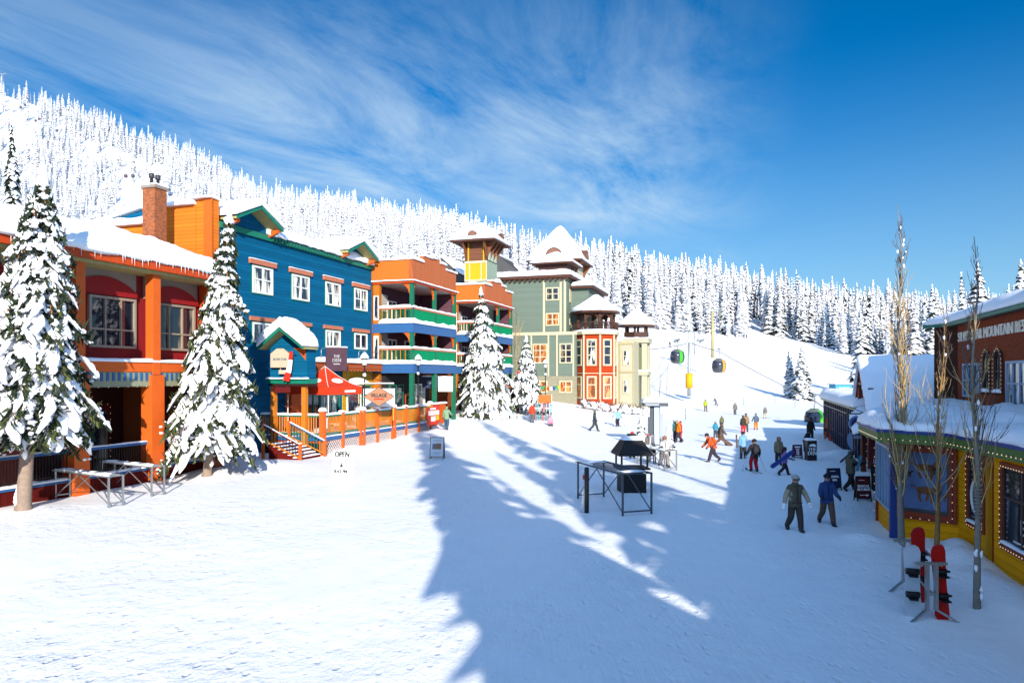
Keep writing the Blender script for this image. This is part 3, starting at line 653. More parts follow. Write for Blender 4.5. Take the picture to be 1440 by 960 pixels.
def blue_hotel():
    a = -31; u0 = 43.95; rt = empty('hotel', origin(a, u0), ROT, 'blue three storey hotel with white windows and two green trimmed gables', 'building')
    L = 61.7-u0; g = lambda u: u-u0
    MB().box(0, L, 0, 12, -.5, 13.6).build('wall', BLUEW, rt)
    t = MB(); t.box(-.05, L+.05, -.16, .1, 13.62, 13.98, 0); x = 4.6
    while x < L-5: t.box(x, x+.14, -.26, -.162, 13.66, 13.9, 1); x += .32
    t.build('cornice', [TEAL, plain('deep_teal', (.004,.11,.075), .6)], rt)
    rf = MB(); rf.prism([(.2,-.1,13.98),(.2,6,15.1),(.2,12.1,13.98)], (L-.2,0,0)); roof = rf.build('roof', BLUEW, rt)
    s = MB(); s.slab((4.3,-.3,14.0),(L-.1,-.3,14.0),(L-.1,6,15.2),(4.3,6,15.2), .55, lump=.13, edge=.6, step=.35, over=.12, drape=.1)
    s.slab((0,1.2,14.4),(4.4,1.2,14.4),(4.4,6,15.2),(0,6,15.2), .5, lump=.1, edge=.5); s.slab((0,6,15.2),(L,6,15.2),(L,12,14),(0,12,14), .4, step=1)
    s.build('roof_snow', SNOW, roof)
    gable(rt, g(46.45), 2.15, 14.35, 1.05, -.95, 4.5, BLUEW, TEAL); gable(rt, g(58.75), 2.2, 14.35, 1.05, -.95, 4.5, BLUEW, TEAL)
    for u in (47.8, 51.85, 55.9, 59.9):
        x = g(u); window(rt, x-1.0, x+1.0, 10.15, 11.85, 0, 2, [.52], WHITE, GL_C, fw=.11, trim=TEAL)
        h = MB(); h.box(x-1.3, x+1.3, -.16, -.002, 11.95, 12.24, 0); h.slab((x-1.3,-.18,12.24),(x+1.3,-.18,12.24),(x+1.3,0,12.24),(x-1.3,0,12.24), .05, 1, .01, .05); h.build('window_header', [PINK, SNOW], rt)
        window(rt, x-.98, x+.98, 7.05, 8.3, 0, 2, [], WHITE, GL_C if u < 59 else GL_D, fw=.12, trim=TEAL)
        MB().box(x-1.25, x+1.25, -.14, -.002, 8.4, 8.66).build('window_header', PINK, rt)
    # canopy band over the shops
    c = MB(); c.box(g(51), L, -1.0, -.005, 5.3, 5.9, 0); c.box(g(51), L, -1.04, -1.0, 5.58, 5.62, 1)
    cn = c.build('canopy', [siding('rust_boards', (.42,.09,.03), 'Z', .2), PINK], rt)
    snowcap(cn, [((g(51),-1.1,5.9),(L,-1.1,5.9),(L,0,5.9),(g(51),0,5.9))], .34, 'canopy_snow', lump=.05, edge=.25)
    bulbs(cn, [[(g(51),-1.06,5.34),(L,-1.06,5.34)]], .45)
    YEL = siding('yellow_shopfront', (.62,.36,.03), 'Z', .22, .1)
    s = MB(); s.box(g(57.2), L, -.08, -.004, .9, 5.28, 0); s.build('shopfront', YEL, rt)
    for (x0, x1, z0, z1, n, fm, gm) in ((51.6,54.2,1.9,4.2,3,TEAL,GL_D),(54.5,56.8,1.6,4.3,2,TEAL,GL_C),(59.9,61.3,2.0,4.2,1,TEAL,GL_D)):
        window(rt, g(x0), g(x1), z0, z1, -.0 if x0 < 57 else -.08, n, [.7], fm, gm, fw=.1)
    d = MB(); d.box(g(57.7), g(59.4), -.16, -.082, .9, 3.9, 0); d.box(g(57.85), g(59.25), -.19, -.162, 1.3, 3.7, 1); dd = d.build('door', [WHITE, GL_C], rt)
    aw = MB(); aw.lathe([(1.05,0),(1.0,.12),(.55,.42),(.1,.5),(0,.5)], (g(58.5),-.5,4.3), 12); aw.build('snowy_hood', SNOW, dd)
    MB().box(g(50.2), g(51.2), -.5, -.01, .9, 4.4).build('porch_post', ORP, rt)
    # pipes rails above the canopy
    for u in (53.2, 58.3, 60.6):
        p = MB(); p.tube([(g(u),-.8,6.1),(g(u),-.8,6.75),(g(u)+.15,-.8,6.9),(g(u)+1.0,-.8,6.9),(g(u)+1.15,-.8,6.75),(g(u)+1.15,-.8,6.1)], .025, 6); p.build('snow_guard', STEEL, cn)
    return rt
blue_hotel()

def entrance_pavilion():
    a = -27.0; u0 = LU(a, 0, 432); rt = empty('entrance_pavilion', origin(a, u0), ROT, 'blue gabled entrance pavilion on posts under a thick snow hood beside the big spruce', 'pavilion')
    W = 2.7; D = .9; M = face(-math.pi/2, 0, W, 0)      # local front faces the camera, x' runs towards the street
    w = MB(M); w.box(0, W, 0, D, 4.75, 6.75); w.prism([(0,0,6.75),(W,0,6.75),(W/2,0,7.75)], (0,D,0)); w.build('wall', BLUEW, rt)
    f = MB(M); f.box(-.12, W+.1, -.12, D, 4.45, 4.74, 0); f.box(-.1, W+.08, -.05, D, 4.30, 4.45, 1); fl = f.build('fascia', [TEAL, MARD], rt)
    s = MB(M); s.slab((-.1,-.28,4.74),(W+.12,-.28,4.74),(W+.12,0,4.74),(-.1,0,4.74), .1, 0, .02, .1); s.build('snow_ledge', SNOW, fl)
    r = MB(M)
    for sg in (-1, 1):
        A = (W/2, 7.9); B = (W/2+sg*(W/2+.22), 6.72)
        r.prism([(A[0],-.8,A[1]),(B[0],-.8,B[1]),(B[0],-.8,B[1]-.16),(A[0],-.8,A[1]-.16)], (0,D+.7,0), 0)
        r.prism([(A[0],-.87,A[1]+.03),(B[0]+sg*.05,-.87,B[1]+.03),(B[0]+sg*.05,-.87,B[1]-.2),(A[0],-.87,A[1]-.2)], (0,.065,0), 1)
    rf = r.build('roof', [OLIVE, TEAL], rt)
    s = MB(M); q = .15
    for sg in (-1, 1):
        A = (W/2-sg*.03, 7.95); B = (W/2+sg*(W/2+.28), 6.72); pts = ((A[0],-.95,A[1]),(B[0],-.95,B[1]),(B[0],D-.1,B[1]),(A[0],D-.1,A[1]))
        if sg > 0: s.slab(*pts, .8, lump=.05, edge=.55, step=.22, over=.1)
        else: s.slab(pts[1], pts[0], pts[3], pts[2], .8, lump=.05, edge=.55, step=.22, over=.1)
    s.build('roof_snow', SNOW, rf)
    for k in (.35, W-.1):
        MB(M).box(W-k-.14, W-k+.14, .1, .4, 0, 4.29).build('post', paint('ochre_orange', (.62,.2,.02)), rt)
    MB(M).prism([(W-.95,-.06,6.65),(W-.1,-.06,6.65),(W-.1,-.06,5.9),(W-.35,-.06,6.2),(W-.6,-.06,6.45)], (0,.06,0)).build('bracket', ORP, rt)
    sb = MB(M); x0 = .25; sb.prism([(x0,-.3,5.45),(x0+1.35,-.3,5.45),(x0+1.35,-.3,6.3),(x0+.9,-.3,6.62),(x0+.45,-.3,6.62),(x0,-.3,6.3)], (0,.12,0), 0)
    add_text(sb, 'SILVER STAR', (0,0,0), .2, 1) if False else None
    sb.box(x0+.6, x0+1.25, -.3, -.2, 5.05, 5.3, 0); sb.bar((x0+1.2,-.25,5.45),(x0+1.25,-.25,5.3),.03,.03,0); sb.bar((x0+.7,-.25,5.45),(x0+.7,-.25,5.3),.03,.03,0)
    add_text(sb, 'SILVER STAR', (x0+.68,-.302,5.95), .21, 1, .85, depth=.006, bold=.006)
    sg = sb.build('signboard', [paint('sand_board', C(205,190,165), .7), plain('blue_grey_letters', C(70,95,120), .6)], rt)
    MB(M).box(.3, 1.5, -.06, 0, 3.9, 4.25).build('lintel_sign', paint('dark_red_sign', (.13,.012,.014)), rt)
    # flag on a slanting pole is a thing of its own
    base = rt.location+Matrix.Rotation(ROT,3,'Z')@(M@Vector((W-.75,0,6.15)))
    fo = empty('flag', base, ROT, 'red and white national flag hanging from the blue pavilion gable', 'flag'); Mi = Matrix.Rotation(-math.pi/2,4,'Z')
    MB(Mi).tube([(0,0,0),(-.05,-.55,.3)], .02, 6).build('flagpole', BLACKM, fo)
    m = MB(Mi); nx, nz = 12, 14; vs = []; fs = []; mi = []
    for i in range(nx+1):
        for j in range(nz+1):
            u = i/nx; v = j/nz; wdt = .22+.3*v
            vs.append((-.05+(u-.5)*wdt-.45*v**1.2*.9, -.5+.10*math.sin(u*14+v*3)*v+.1*v, .28-1.75*v-.12*u*v))
    for i in range(nx):
        for j in range(nz): fs.append((i*(nz+1)+j,(i+1)*(nz+1)+j,(i+1)*(nz+1)+j+1,i*(nz+1)+j+1)); mi.append(0 if (j < 4 or j >= 10) else 1)
    for f_, k in zip(fs, mi): pass
    o = len(m.v); m.add(vs, [], 0)
    for f_, k in zip(fs, mi): m.f.append([q+o for q in f_]); m.m.append(k); m.sm.append(True)
    c = m.v
    m.build('flag_cloth', [paint('flag_red', (.62,.03,.015), .8), paint('flag_white', (.8,.78,.75), .8)], fo)
entrance_pavilion()

# ---------------------------------------------------------------- orange hotel wings with balconies
GREENP = paint('green_panel', (.005,.27,.10), .5, .1); GREEND = paint('green_post', (.01,.15,.08), .5, .15)
TERRA = siding('terracotta_boards', (.52,.15,.06), 'X', .3, .08, .35); TERRB = siding('terracotta_boards_sunlit', (.62,.17,.03), 'X', .3, .08, .35)  # second tone: parapet boards with sunlight put into the colour of the sunward side
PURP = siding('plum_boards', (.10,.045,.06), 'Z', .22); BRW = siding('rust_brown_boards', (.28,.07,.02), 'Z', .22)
def balcony_wing(u0, label):
    a = -27.1; rt = empty('hotel_wing', origin(a, u0), ROT, label, 'building', 'orange hotel wings with green balconies')
    L = 8.9; D = 3.6
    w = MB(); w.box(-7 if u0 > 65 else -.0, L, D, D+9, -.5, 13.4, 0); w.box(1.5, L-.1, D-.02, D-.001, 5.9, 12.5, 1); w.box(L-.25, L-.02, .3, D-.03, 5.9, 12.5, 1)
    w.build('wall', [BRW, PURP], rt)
    MB().box(-.02, .35, D-.6, D-.04, .5, 12.5).build('side_wall', paint('amber_orange', (.5,.16,.015)), rt)
    # parapet / false front
    p = MB(); prof = [(0,12.6),(0,14.36),(1.9,14.36),(1.9,14.9),(3.6,14.95),(4.4,15.3),(5.2,14.95),(6.6,14.7),(6.6,14.4),(L,14.36),(L,12.6)]
    p.prism([(x,-.05,z) for x, z in prof], (0,.35,0), 0); p.box(-.06, .2, .3, D+.5, 12.6, 14.34, 1); p.box(L-.2, L, .3, D+.5, 12.6, 14.34, 0)
    p.box(-.1, L+.1, -.14, -.051, 12.45, 12.62, 2); p.box(-.14, -.061, -.1, D, 12.45, 12.62, 2)
    pr = p.build('parapet', [TERRA, TERRB, ORF], rt)
    s = MB()
    for (x0, x1, z) in ((-.1,1.9,14.36),(1.95,3.6,14.92),(3.6,4.5,15.0),(5.3,6.6,14.78),(6.6,L+.1,14.36)): s.slab((x0,-.18,z),(x1,-.18,z),(x1,.42,z),(x0,.42,z), .2, lump=.05, edge=.15, step=.2)
    s.slab((3.6,-.15,14.97),(4.4,-.15,15.3),(4.4,.4,15.3),(3.6,.4,14.97), .22, lump=.03, edge=.15, step=.2); s.slab((4.4,-.15,15.3),(5.3,-.15,14.95),(5.3,.4,14.95),(4.4,.4,15.3), .22, lump=.03, edge=.15, step=.2)
    s.slab((-.16,.4,14.34),(.3,.4,14.34),(.3,D+.6,14.34),(-.16,D+.6,14.34), .24, lump=.05, edge=.15, step=.3)
    s.slab((-.2,-.3,12.62),(L+.1,-.3,12.62),(L+.1,-.05,12.62),(-.2,-.05,12.62), .1, lump=.02, edge=.08, step=.3); s.slab((-.3,-.1,12.62),(-.05,-.1,12.62),(-.05,D,12.62),(-.3,D,12.62), .1, lump=.02, edge=.08, step=.3)
    s.slab((0,D,13.4),(L,D,13.4),(L,D+9,13.4),(0,D+9,13.4), .4, step=.8)
    s.build('parapet_snow', SNOW, pr)
    MB().box(.15, L-.15, .25, D, 12.46, 12.56).build('soffit', paint('pale_soffit', C(200,195,185)), rt)
    PC = GREEND
    for lev, (zf, zt) in enumerate(((9.2,12.45),(5.9,8.5))):
        fl = MB(); fl.box(0, L, 0, D, zf-.12, zf, 0); fl.box(-.06, L+.06, -.06, .12, zf-.75, zf-.0, 1); fl.box(-.06, .12, .12, D, zf-.75, zf-.0, 1); fl.box(.14, L, .14, D, zf-.3, zf-.13, 2)
        f = fl.build('balcony_floor', [ORF, BLUEP, paint('pale_soffit', C(200,195,185))], rt)
        s = MB(); s.slab((-.12,-.16,zf),(L+.08,-.16,zf),(L+.08,.75,zf),(-.12,.75,zf), .36, lump=.06, edge=.2, step=.25, over=.04); s.slab((-.14,.1,zf),(.7,.1,zf),(.7,D-.6,zf),(-.14,D-.6,zf), .36, lump=.06, edge=.2, step=.25, over=.04); s.build('floor_snow', SNOW, f)
        # solid street side
        pn = MB(); pn.box(.15, L-.1, .02, .09, zf+.28, zf+1.15, 0); pn.box(0, L, -.03, .14, zf+1.15, zf+1.27, 1)
        pn.slab((0,-.08,zf+1.27),(L,-.08,zf+1.27),(L,.2,zf+1.27),(0,.2,zf+1.27), .17, 2, .03, .1, .25)
        pn.build('balcony_panel', [siding('green_boards', (.004,.30,.12), 'X', .28, .08, .3), PINK, SNOW], rt)
        rl = MB(); rl.box(-.03, .14, .14, D-.6, zf+1.15, zf+1.27, 1); rl.slab((-.08,.14,zf+1.27),(.2,.14,zf+1.27),(.2,D-.6,zf+1.27),(-.08,D-.6,zf+1.27), .2, 2, .03, .1, .25)
        y = .25; k = 0
        while y < D-.65: rl.box(.02, .06, y-.025, y+.025, zf+.1, zf+1.15, 0 if k % 3 else 3); y += .14; k += 1
        rl.build('balcony_railing', [GREEND, PINK, SNOW, paint('picket_yellow', (.6,.32,.03))], rt)
        for x in (.0, 4.35, L-.16):
            ps = MB(); ps.box(x, x+.3, -.02 if x else -.03, .27, zf+.0, zt); pst = ps.build('post', PC, rt)
            b = MB()
            for sg in ((1,) if x < 1 else ((-1,) if x > 6 else (-1, 1))):
                xx = x+.15+sg*.15; b.prism([(xx,.1,zt-.95),(xx,.1,zt),(xx+sg*.75,.1,zt),(xx+sg*.42,.1,zt-.18),(xx+sg*.15,.1,zt-.5)], (0,.12,0))
            if x < 1: b.prism([(.05,.28,zt-.95),(.05,.28,zt),(.05,1.05,zt),(.05,.7,zt-.18),(.05,.43,zt-.5)], (.12,0,0))
            b.build('bracket', ORP, pst)
        # doors and windows at the back, seen past the rail
        window(rt, 2.4, 4.0, zf+.1, zf+2.2, D-.02, 2, [], WHITE, GL_D, fw=.12); window(rt, 5.6, 7.6, zf+.9, zf+2.2, D-.02, 2, [.6], WHITE, GL_D, fw=.1)
        lt = MB()
        for i in range(9): lt.bar((.9+i*.16,D-.12,zf+1.2),(.9+i*.16,D-.12,zf+2.6),.03,.02); lt.bar((.9,D-.15,zf+1.2+i*.16),(2.3,D-.15,zf+1.2+i*.16),.02,.03)
        lt.build('lattice', WHITE, rt)
        M = face(-math.pi/2, .0, D, 0)
        window(rt, .1, .55, zf+.3, zf+2.3, 0, 1, [], WHITE, GL_C, M=M, fw=.07, dep=.06)
    # lamps on the brackets: ground floor
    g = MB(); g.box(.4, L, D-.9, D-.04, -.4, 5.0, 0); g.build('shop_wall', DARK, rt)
    for x in (.0, 4.35, L-.3): MB().box(x, x+.34, -.02, .3, -.4, 5.14).build('post', PC, rt)
    window(rt, 1.0, 3.6, 1.2, 4.2, D-.9, 2, [.75], GREEND, GL_D, fw=.12); window(rt, 5.3, 7.9, 1.2, 4.2, D-.9, 2, [.75], WHITE, GL_C, fw=.12)
    d = MB(); d.box(4.0, 5.0, D-.98, D-.902, .6, 3.4, 0); d.box(4.15, 4.85, D-1.0, D-.982, 1.0, 3.2, 1); d.build('door', [ORF, GL_D], rt)
    return rt
balcony_wing(60.5, 'orange hotel wing with green balconies directly beside the blue hotel')
balcony_wing(77.0, 'second orange hotel wing behind the snowy spruce, farther up the street')

# ---------------------------------------------------------------- towers and green hotel at the end
DROOF = paint('brown_eaves', (.10,.04,.025), .6, .15); SHING = paint('dark_shingles', (.06,.06,.06), .8, .3, 6)
GREENW = siding('sage_boards', (.125,.165,.135), 'Z', .25, .08, .3); STONE = paint('pale_stone', C(150,146,125), .9, .3, 3)
def hip_roof(par, cx, cy, hx, hy, z0, rise, t=.45, vents=0, M=None, flare=.0, name='roof'):
    r = MB(M); r.box(cx-hx, cx+hx, cy-hy, cy+hy, z0-.18, z0, 0); rf = r.build(name, DROOF, par)
    s = MB(M); n = 8; vs = []; fs = []
    prof = [(1.03, .02), (1.06, t*.5), (1.0, t*.9), (.8, t+rise*.24), (.52, t+rise*.52), (.26, t+rise*.80), (.12, t+rise*.94), (.02, t+rise)]
    seg = 6
    for (k, h) in prof:
        for e in range(4):
            for i in range(seg):
                f = -1+2*i/seg; p = [(f,-1),(1,f),(-f,1),(-1,-f)][e]
                q = Vector((cx+p[0]*hx*k, cy+p[1]*hy*k, z0+h)); nzv = mn.noise(q*1.3)*.06; vs.append((q.x+nzv, q.y-nzv, q.z+nzv))
    m = 4*seg
    for i in range(len(prof)-1):
        for k in range(m): fs.append((i*m+k, i*m+(k+1)%m, (i+1)*m+(k+1)%m, (i+1)*m+k))
    fs.append([k for k in range(m)][::-1]); fs.append([(len(prof)-1)*m+k for k in range(m)])
    s.add(vs, fs, 0, True); s.build('roof_snow', SNOW, rf)
    if vents:
        z = z0+t*.9+rise*.05; rr_ = vents*1.25
        for (dx, dy, ax) in ((0,-1,0),(1,0,1),(-1,0,1)):
            v = MB(M); x = cx+dx*hx*1.0; y = cy+dy*hy*1.0
            pts = [(x+(rr_*math.cos(q) if ax == 0 else 0), y+(rr_*math.cos(q) if ax == 1 else 0), z+rr_*1.0*math.sin(q)) for q in [math.pi*i/10 for i in range(11)]]
            v.prism(pts, (0, 1.4, 0) if ax == 0 else (-dx*1.4, 0, 0), 0)
            pts = [(p[0]-(p[0]-x)*.14, p[1]-(p[1]-y)*.14-(.03 if ax == 0 else 0), z+(p[2]-z)*.86) for p in pts]
            v.prism([(p[0]+(dx*.03), p[1], p[2]) for p in pts], (0, .02, 0) if ax == 0 else (-dx*.02, 0, 0), 1)
            v.build('roof_vent', [paint('brown_vent', (.14,.06,.04)), paint('vent_face', (.25,.12,.08))], rf)
    return rf
def lookout_tower():
    Y = 80.0; rt = empty('lookout_tower', (-.035*Y, Y, 0), ROT, 'yellow lookout tower with brown brackets and a snowy pyramid roof above the orange wings', 'tower')
    # local: corner at origin, x along the street away, y away from street
    S = 2.7; b = MB(); b.box(0, S*1.25, 0, S, 5, 17.9, 0); b.build('shaft', paint('sage_tower', C(150,170,150)), rt)
    p = MB(); M = face(-math.pi/2, 0, S, 0)
    p = MB(M); p.box(.0, S, -.06, -.003, 15.6, 17.9, 0); 
    for x in (0, .55, S-.75, S-.12): p.box(x, x+.12, -.1, -.061, 15.6, 17.9, 1)
    p.box(0, S, -.11, -.061, 15.6, 15.8, 1); p.box(0, S, -.11, -.061, 17.65, 17.9, 1); p.build('panel', [paint('tower_yellow', (.68,.40,.01)), CREAM], rt)
    q = MB(); q.box(.12, S*1.25-.12, .12, S-.12, 17.9, 20.0, 0); q.build('belvedere', siding('brown_louvres', (.20,.085,.05), 'Z', .18), rt)
    fr = MB(M); fr.box(0, .14, 0, .14, 17.9, 20.0, 0); fr.box(.35, .5, -.02, .1, 17.9, 20.0, 1); fr.box(S-.14, S, 0, .14, 17.9, 20, 0); fr.box(S-.5, S-.36, -.02, .1, 17.9, 20.0, 1)
    fr.build('corner_post', [DROOF, paint('tower_yellow', (.68,.40,.01))], rt)
    Ms = face(0, 0, 0, 0); sw = MB(); 
    for x in (.3, 1.3, 2.3): sw.box(x, x+.7, -.06, -.003, 18.0, 19.5, 0)
    sw.build('side_shutter', paint('pale_green_panel', C(180,195,170)), rt)
    for x in (.0, 1.1, 2.2, 3.2): b = MB(); b.prism([(x,-.03,18.3),(x,-.03,20.0),(x,-.95,20.0),(x,-.7,19.6),(x,-.3,19.0)], (.16,0,0)); b.build('bracket', paint('bracket_brown', (.22,.08,.035)), rt)
    for y in (0, S-.16): b = MB(); b.prism([(-.03,y,18.3),(-.03,y,20),(-.95,y,20),(-.7,y,19.6),(-.3,y,19.0)], (0,.16,0)); b.build('bracket', paint('bracket_brown', (.22,.08,.035)), rt)
    hip_roof(rt, S*.625, S/2, S*.625+1.25, S/2+1.3, 20.15, 2.0, .4, .42)
lookout_tower()
def green_hotel():
    Yc = 92.0; X0 = 7.08; rt = empty('hotel', (X0, Yc, tz(X0, Yc)-1.5), ROT, 'sage green four storey hotel with cream trim and a red octagonal corner turret', 'building')
    zb = rt.location.z; M = face(-math.pi/2, 0, 0, -zb)   # x' = metres towards the street from the corner (negative to the left), z' = world height
    Mu = Matrix.Translation((0,0,-zb))
    def S(px, d=0): k = (px-720)/1000; return -((X0-k*Yc)/(.949+.315*k))     # x' of an image column on the front
    def Zf(px, py): s = -S(px); return CAMZ+(HOR-py)/1000*(Yc+.315*s)
    w = MB(M); w.box(-16, 0, 0, 9, zb, 17.6, 0); w.box(-16, 1.35, -.25, 9, zb, 10.2, 0); w.box(-15.9, 1.4, -.3, -.251, zb, 4.9, 1); w.box(0, 2.4, 2.2, 12, zb, 16.4, 0)
    w.build('wall', [GREENW, STONE], rt)
    t = MB(M)
    for x in (S(765)-.0, S(788.5), -.25): t.box(x-.14, x+.14, -.05, -.003, 10.6, 17.5, 0)
    t.box(-16, 1.45, -.33, -.253, 10.2, 10.62, 0)
    for x in (S(748), S(772), S(784), S(807)): t.box(x-.1, x+.1, -.32, -.253, 4.9, 10.2, 0)
    t.box(-14, 0, -.06, -.003, 17.3, 17.58, 0); t.build('trim', CREAM, rt)
    c = MB(M); c.box(-16.6, .6, -.7, 9.5, 17.6, 17.95, 0)
    x = -16
    while x < .4: c.box(x, x+.15, -.62, -.05, 17.35, 17.6, 0); x += .7
    c.box(-.1, 3.1, 1.5, 12.5, 16.4, 16.7, 0); cn = c.build('cornice', DROOF, rt)
    s = MB(M); s.slab((-16.7,-.8,17.95),(.75,-.8,17.95),(.75,9.6,17.95),(-16.7,9.6,17.95), .75, lump=.06, edge=.5, step=.5); s.slab((.3,1.3,16.7),(3.3,1.3,16.7),(3.3,12.6,16.7),(.3,12.6,16.7), .6, lump=.06, edge=.4, step=.5); s.build('cornice_snow', SNOW, cn)
    for (y0, y1, gm) in ((404,422.5,GL_D),(440,458,GL_O)):
        window(rt, S(767.5), S(786.5), Zf(777,y1), Zf(777,y0), 0, 2, [.5], CREAM, gm, M=M, fw=.17)
    for (x0, x1, gm) in ((750,771,GL_O),(787.5,805.5,GL_D)): window(rt, S(x0), S(x1), Zf(777,511), Zf(777,483), -.25, 2, [.33,.66], CREAM, gm, M=M, fw=.17)
    for (x0, x1, gm) in ((729,744,GL_O),(750,771,GL_O),(787.5,805.5,GL_O)): window(rt, S(x0), S(x1), Zf(777,552), Zf(777,535), -.3, 2, [.5], CREAM, gm, M=M, fw=.17)
    # street side windows of the upper block
    for x in (1.4, 4.0, 6.6): 
        for z in (11.6, 14.6): window(rt, x, x+1.4, z-zb, z+1.7-zb, -.0, 2, [.5], CREAM, GL_D, fw=.14)
    for x in (3.5, 5.6, 8.2): window(rt, x, x+1.3, 12.0-zb, 14.2-zb, -2.4, 2, [.5], CREAM, GL_C, fw=.14)
    # octagonal red turret
    REDT = siding('red_turret_boards', (.44,.052,.013), 'Z', .3, .08, .3)
    cw = at(838, 500, 92.5); lc = Matrix.Rotation(-ROT, 3, 'Z')@(Vector((cw.x, cw.y, 0))-Vector((X0, Yc, 0))); cx, cy = lc.x, lc.y; R8 = 2.75; r0 = math.pi/8
    b = MB(Mu); b.lathe([(R8,zb),(R8,10.2)], (cx,cy,0), 8, 0, False, r0); b.lathe([(R8+.08,5.2),(R8+.08,5.3)], (cx,cy,0), 8, 1, False, r0); b.lathe([(R8+.35,10.2),(R8+.35,10.55)], (cx,cy,0), 8, 1, False, r0)
    for k in range(8):
        q = r0+k*math.pi/4; b.tube([(cx+(R8+.01)*math.cos(q), cy+(R8+.01)*math.sin(q), z) for z in (zb, 10.2)], .13, 6, 1, False)
    tb = b.build('turret', [REDT, CREAM], rt)
    s = MB(Mu); s.lathe([(R8+.35,10.55),(R8+.42,10.7),(R8+.1,10.85),(R8-.3,10.86),(0,10.86)], (cx,cy,0), 8, 0, True, r0); s.build('turret_snow', SNOW, tb)
    for k in range(3, 8):
        q = k*math.pi/4+math.pi/4*0; ap = R8*math.cos(math.pi/8); Mk = Matrix.Translation((cx, cy, -zb)) @ Matrix.Rotation(q+math.pi/2, 4, 'Z')
        for (z0, z1, rows, gm) in ((6.2,9.6,[.4,.72],GL_D if k % 2 else GL_C),(2.0,4.9,[.62],GL_O)): window(rt, -.65, .65, z0, z1, -ap, 1, rows, CREAM, gm, M=Mk, fw=.2, dep=.1)
    g = MB(Mu); R9 = 2.35
    for k in range(8):
        q = r0+k*math.pi/4; g.tube([(cx+R9*math.cos(q), cy+R9*math.sin(q), z) for z in (10.6, 12.9)], .2, 6, 0, False)
        q2 = q+math.pi/4; A = Vector((cx+R9*math.cos(q), cy+R9*math.sin(q), 0)); Bv = Vector((cx+R9*math.cos(q2), cy+R9*math.sin(q2), 0))
        pts = [A+Vector((0,0,12.95)), A+Vector((0,0,12.2))]
        for i in range(1, 8): f = i/8; pts.append(A.lerp(Bv, .1+.8*f)+Vector((0,0,12.2+.5*math.sin(math.pi*f)))) 
        pts += [Bv+Vector((0,0,12.2)), Bv+Vector((0,0,12.95))]
        n = (A+Bv)/2-Vector((cx,cy,0)); n.normalize(); g.prism(pts, -n*.12, 0)
    cup = g.build('cupola', DROOF, tb)
    rl = MB(Mu); RR = R8+.2
    for k in range(8):
        q = r0+k*math.pi/4; q2 = q+math.pi/4; A = Vector((cx+RR*math.cos(q), cy+RR*math.sin(q), 0)); Bv = Vector((cx+RR*math.cos(q2), cy+RR*math.sin(q2), 0))
        rl.bar(A+Vector((0,0,11.75)), Bv+Vector((0,0,11.75)), .08, .1)
        for i in range(12): p = A.lerp(Bv, i/12); rl.bar(p+Vector((0,0,10.7)), p+Vector((0,0,11.75)), .05, .05)
    rl.build('cupola_railing', paint('railing_brown', (.05,.022,.016)), cup)
    r = MB(Mu); r.lathe([(3.15,12.95),(3.2,13.2)], (cx,cy,0), 8, 0, False, r0); rf = r.build('cupola_roof', DROOF, cup)
    s = MB(Mu); s.lathe([(3.15,13.2),(3.3,13.45),(3.0,13.75),(2.0,14.3),(1.0,14.95),(.3,15.45),(0,15.5)], (cx,cy,0), 16, 0, True, r0); s.build('cupola_snow', SNOW, rf)
    # cream block and small cupola to the right
    rw = Matrix.Rotation(-ROT, 3, 'Z')
    def loc(px, Y): p = Vector(((px-720)/1000*Y-X0, Y-Yc, 0)); return rw@p
    p1 = loc(868, 95.5); CRW = paint('cream_wall', C(184,181,156), .8, .15)
    m = MB(Mu); m.box(p1.x, p1.x+9, p1.y-.2, p1.y+8, zb, 9.6, 0); m.box(p1.x-2.2, p1.x+6, p1.y-2.6, p1.y+3, zb, 9.4, 0); m.box(p1.x+1.5, p1.x+9, p1.y-2.4, p1.y-.2, zb, 3.9, 0)
    p2 = loc(893, 97.0)
    for dx in (0, 2.6):
        for dy in (-1.3, 1.3): m.box(p2.x+dx-.35, p2.x+dx+.35, p2.y+dy-.35, p2.y+dy+.35, zb, 9.4, 0)
    m.box(p2.x-.6, p2.x+3.3, p2.y-1.9, p2.y+1.9, 9.4, 9.95, 0); m.box(p2.x-.5, p2.x+3.2, p2.y-1.8, p2.y+1.8, 5.0, 5.5, 0)
    cb = m.build('cream_block', CRW, rt)
    s = MB(Mu); s.slab((p2.x-.7,p2.y-2,9.95),(p2.x+3.4,p2.y-2,9.95),(p2.x+3.4,p2.y+2,9.95),(p2.x-.7,p2.y+2,9.95), .2, edge=.2); s.slab((p1.x,p1.y-.3,9.6),(p1.x+9,p1.y-.3,9.6),(p1.x+9,p1.y+8,9.6),(p1.x,p1.y+8,9.6), .5); s.slab((p2.x-.5,p2.y-1.8,5.5),(p2.x+3.2,p2.y-1.8,5.5),(p2.x+3.2,p2.y+1.8,5.5),(p2.x-.5,p2.y+1.8,5.5), .25); s.build('block_snow', SNOW, cb)
    window(rt, -3.2-.0, -2.5, 3.2-zb+zb, 4.9, 0, 1, [], CREAM, GL_D, M=Matrix.Translation((p1.x+.02,p1.y-1,-zb))@Matrix.Rotation(-math.pi/2,4,'Z'), fw=.1) if False else None
    Mc = Mu @ face(-math.pi/2, p1.x-2.2, 0, 0)
    for (y, w_, z0, z1) in ((p1.y-1.6,.9,6.3,8.3),(p1.y-1.6,.9,2.6,4.4),(p1.y-.2,.5,6.6,7.7),(p1.y+1.2,.9,6.3,8.3),(p1.y+1.2,.9,2.6,4.4)): window(rt, -y-w_/2, -y+w_/2, z0, z1, 0, 1, [.6], CREAM, GL_D if w_ < .8 else GL_C, M=Mc, fw=.12)
    t = MB(Mc)
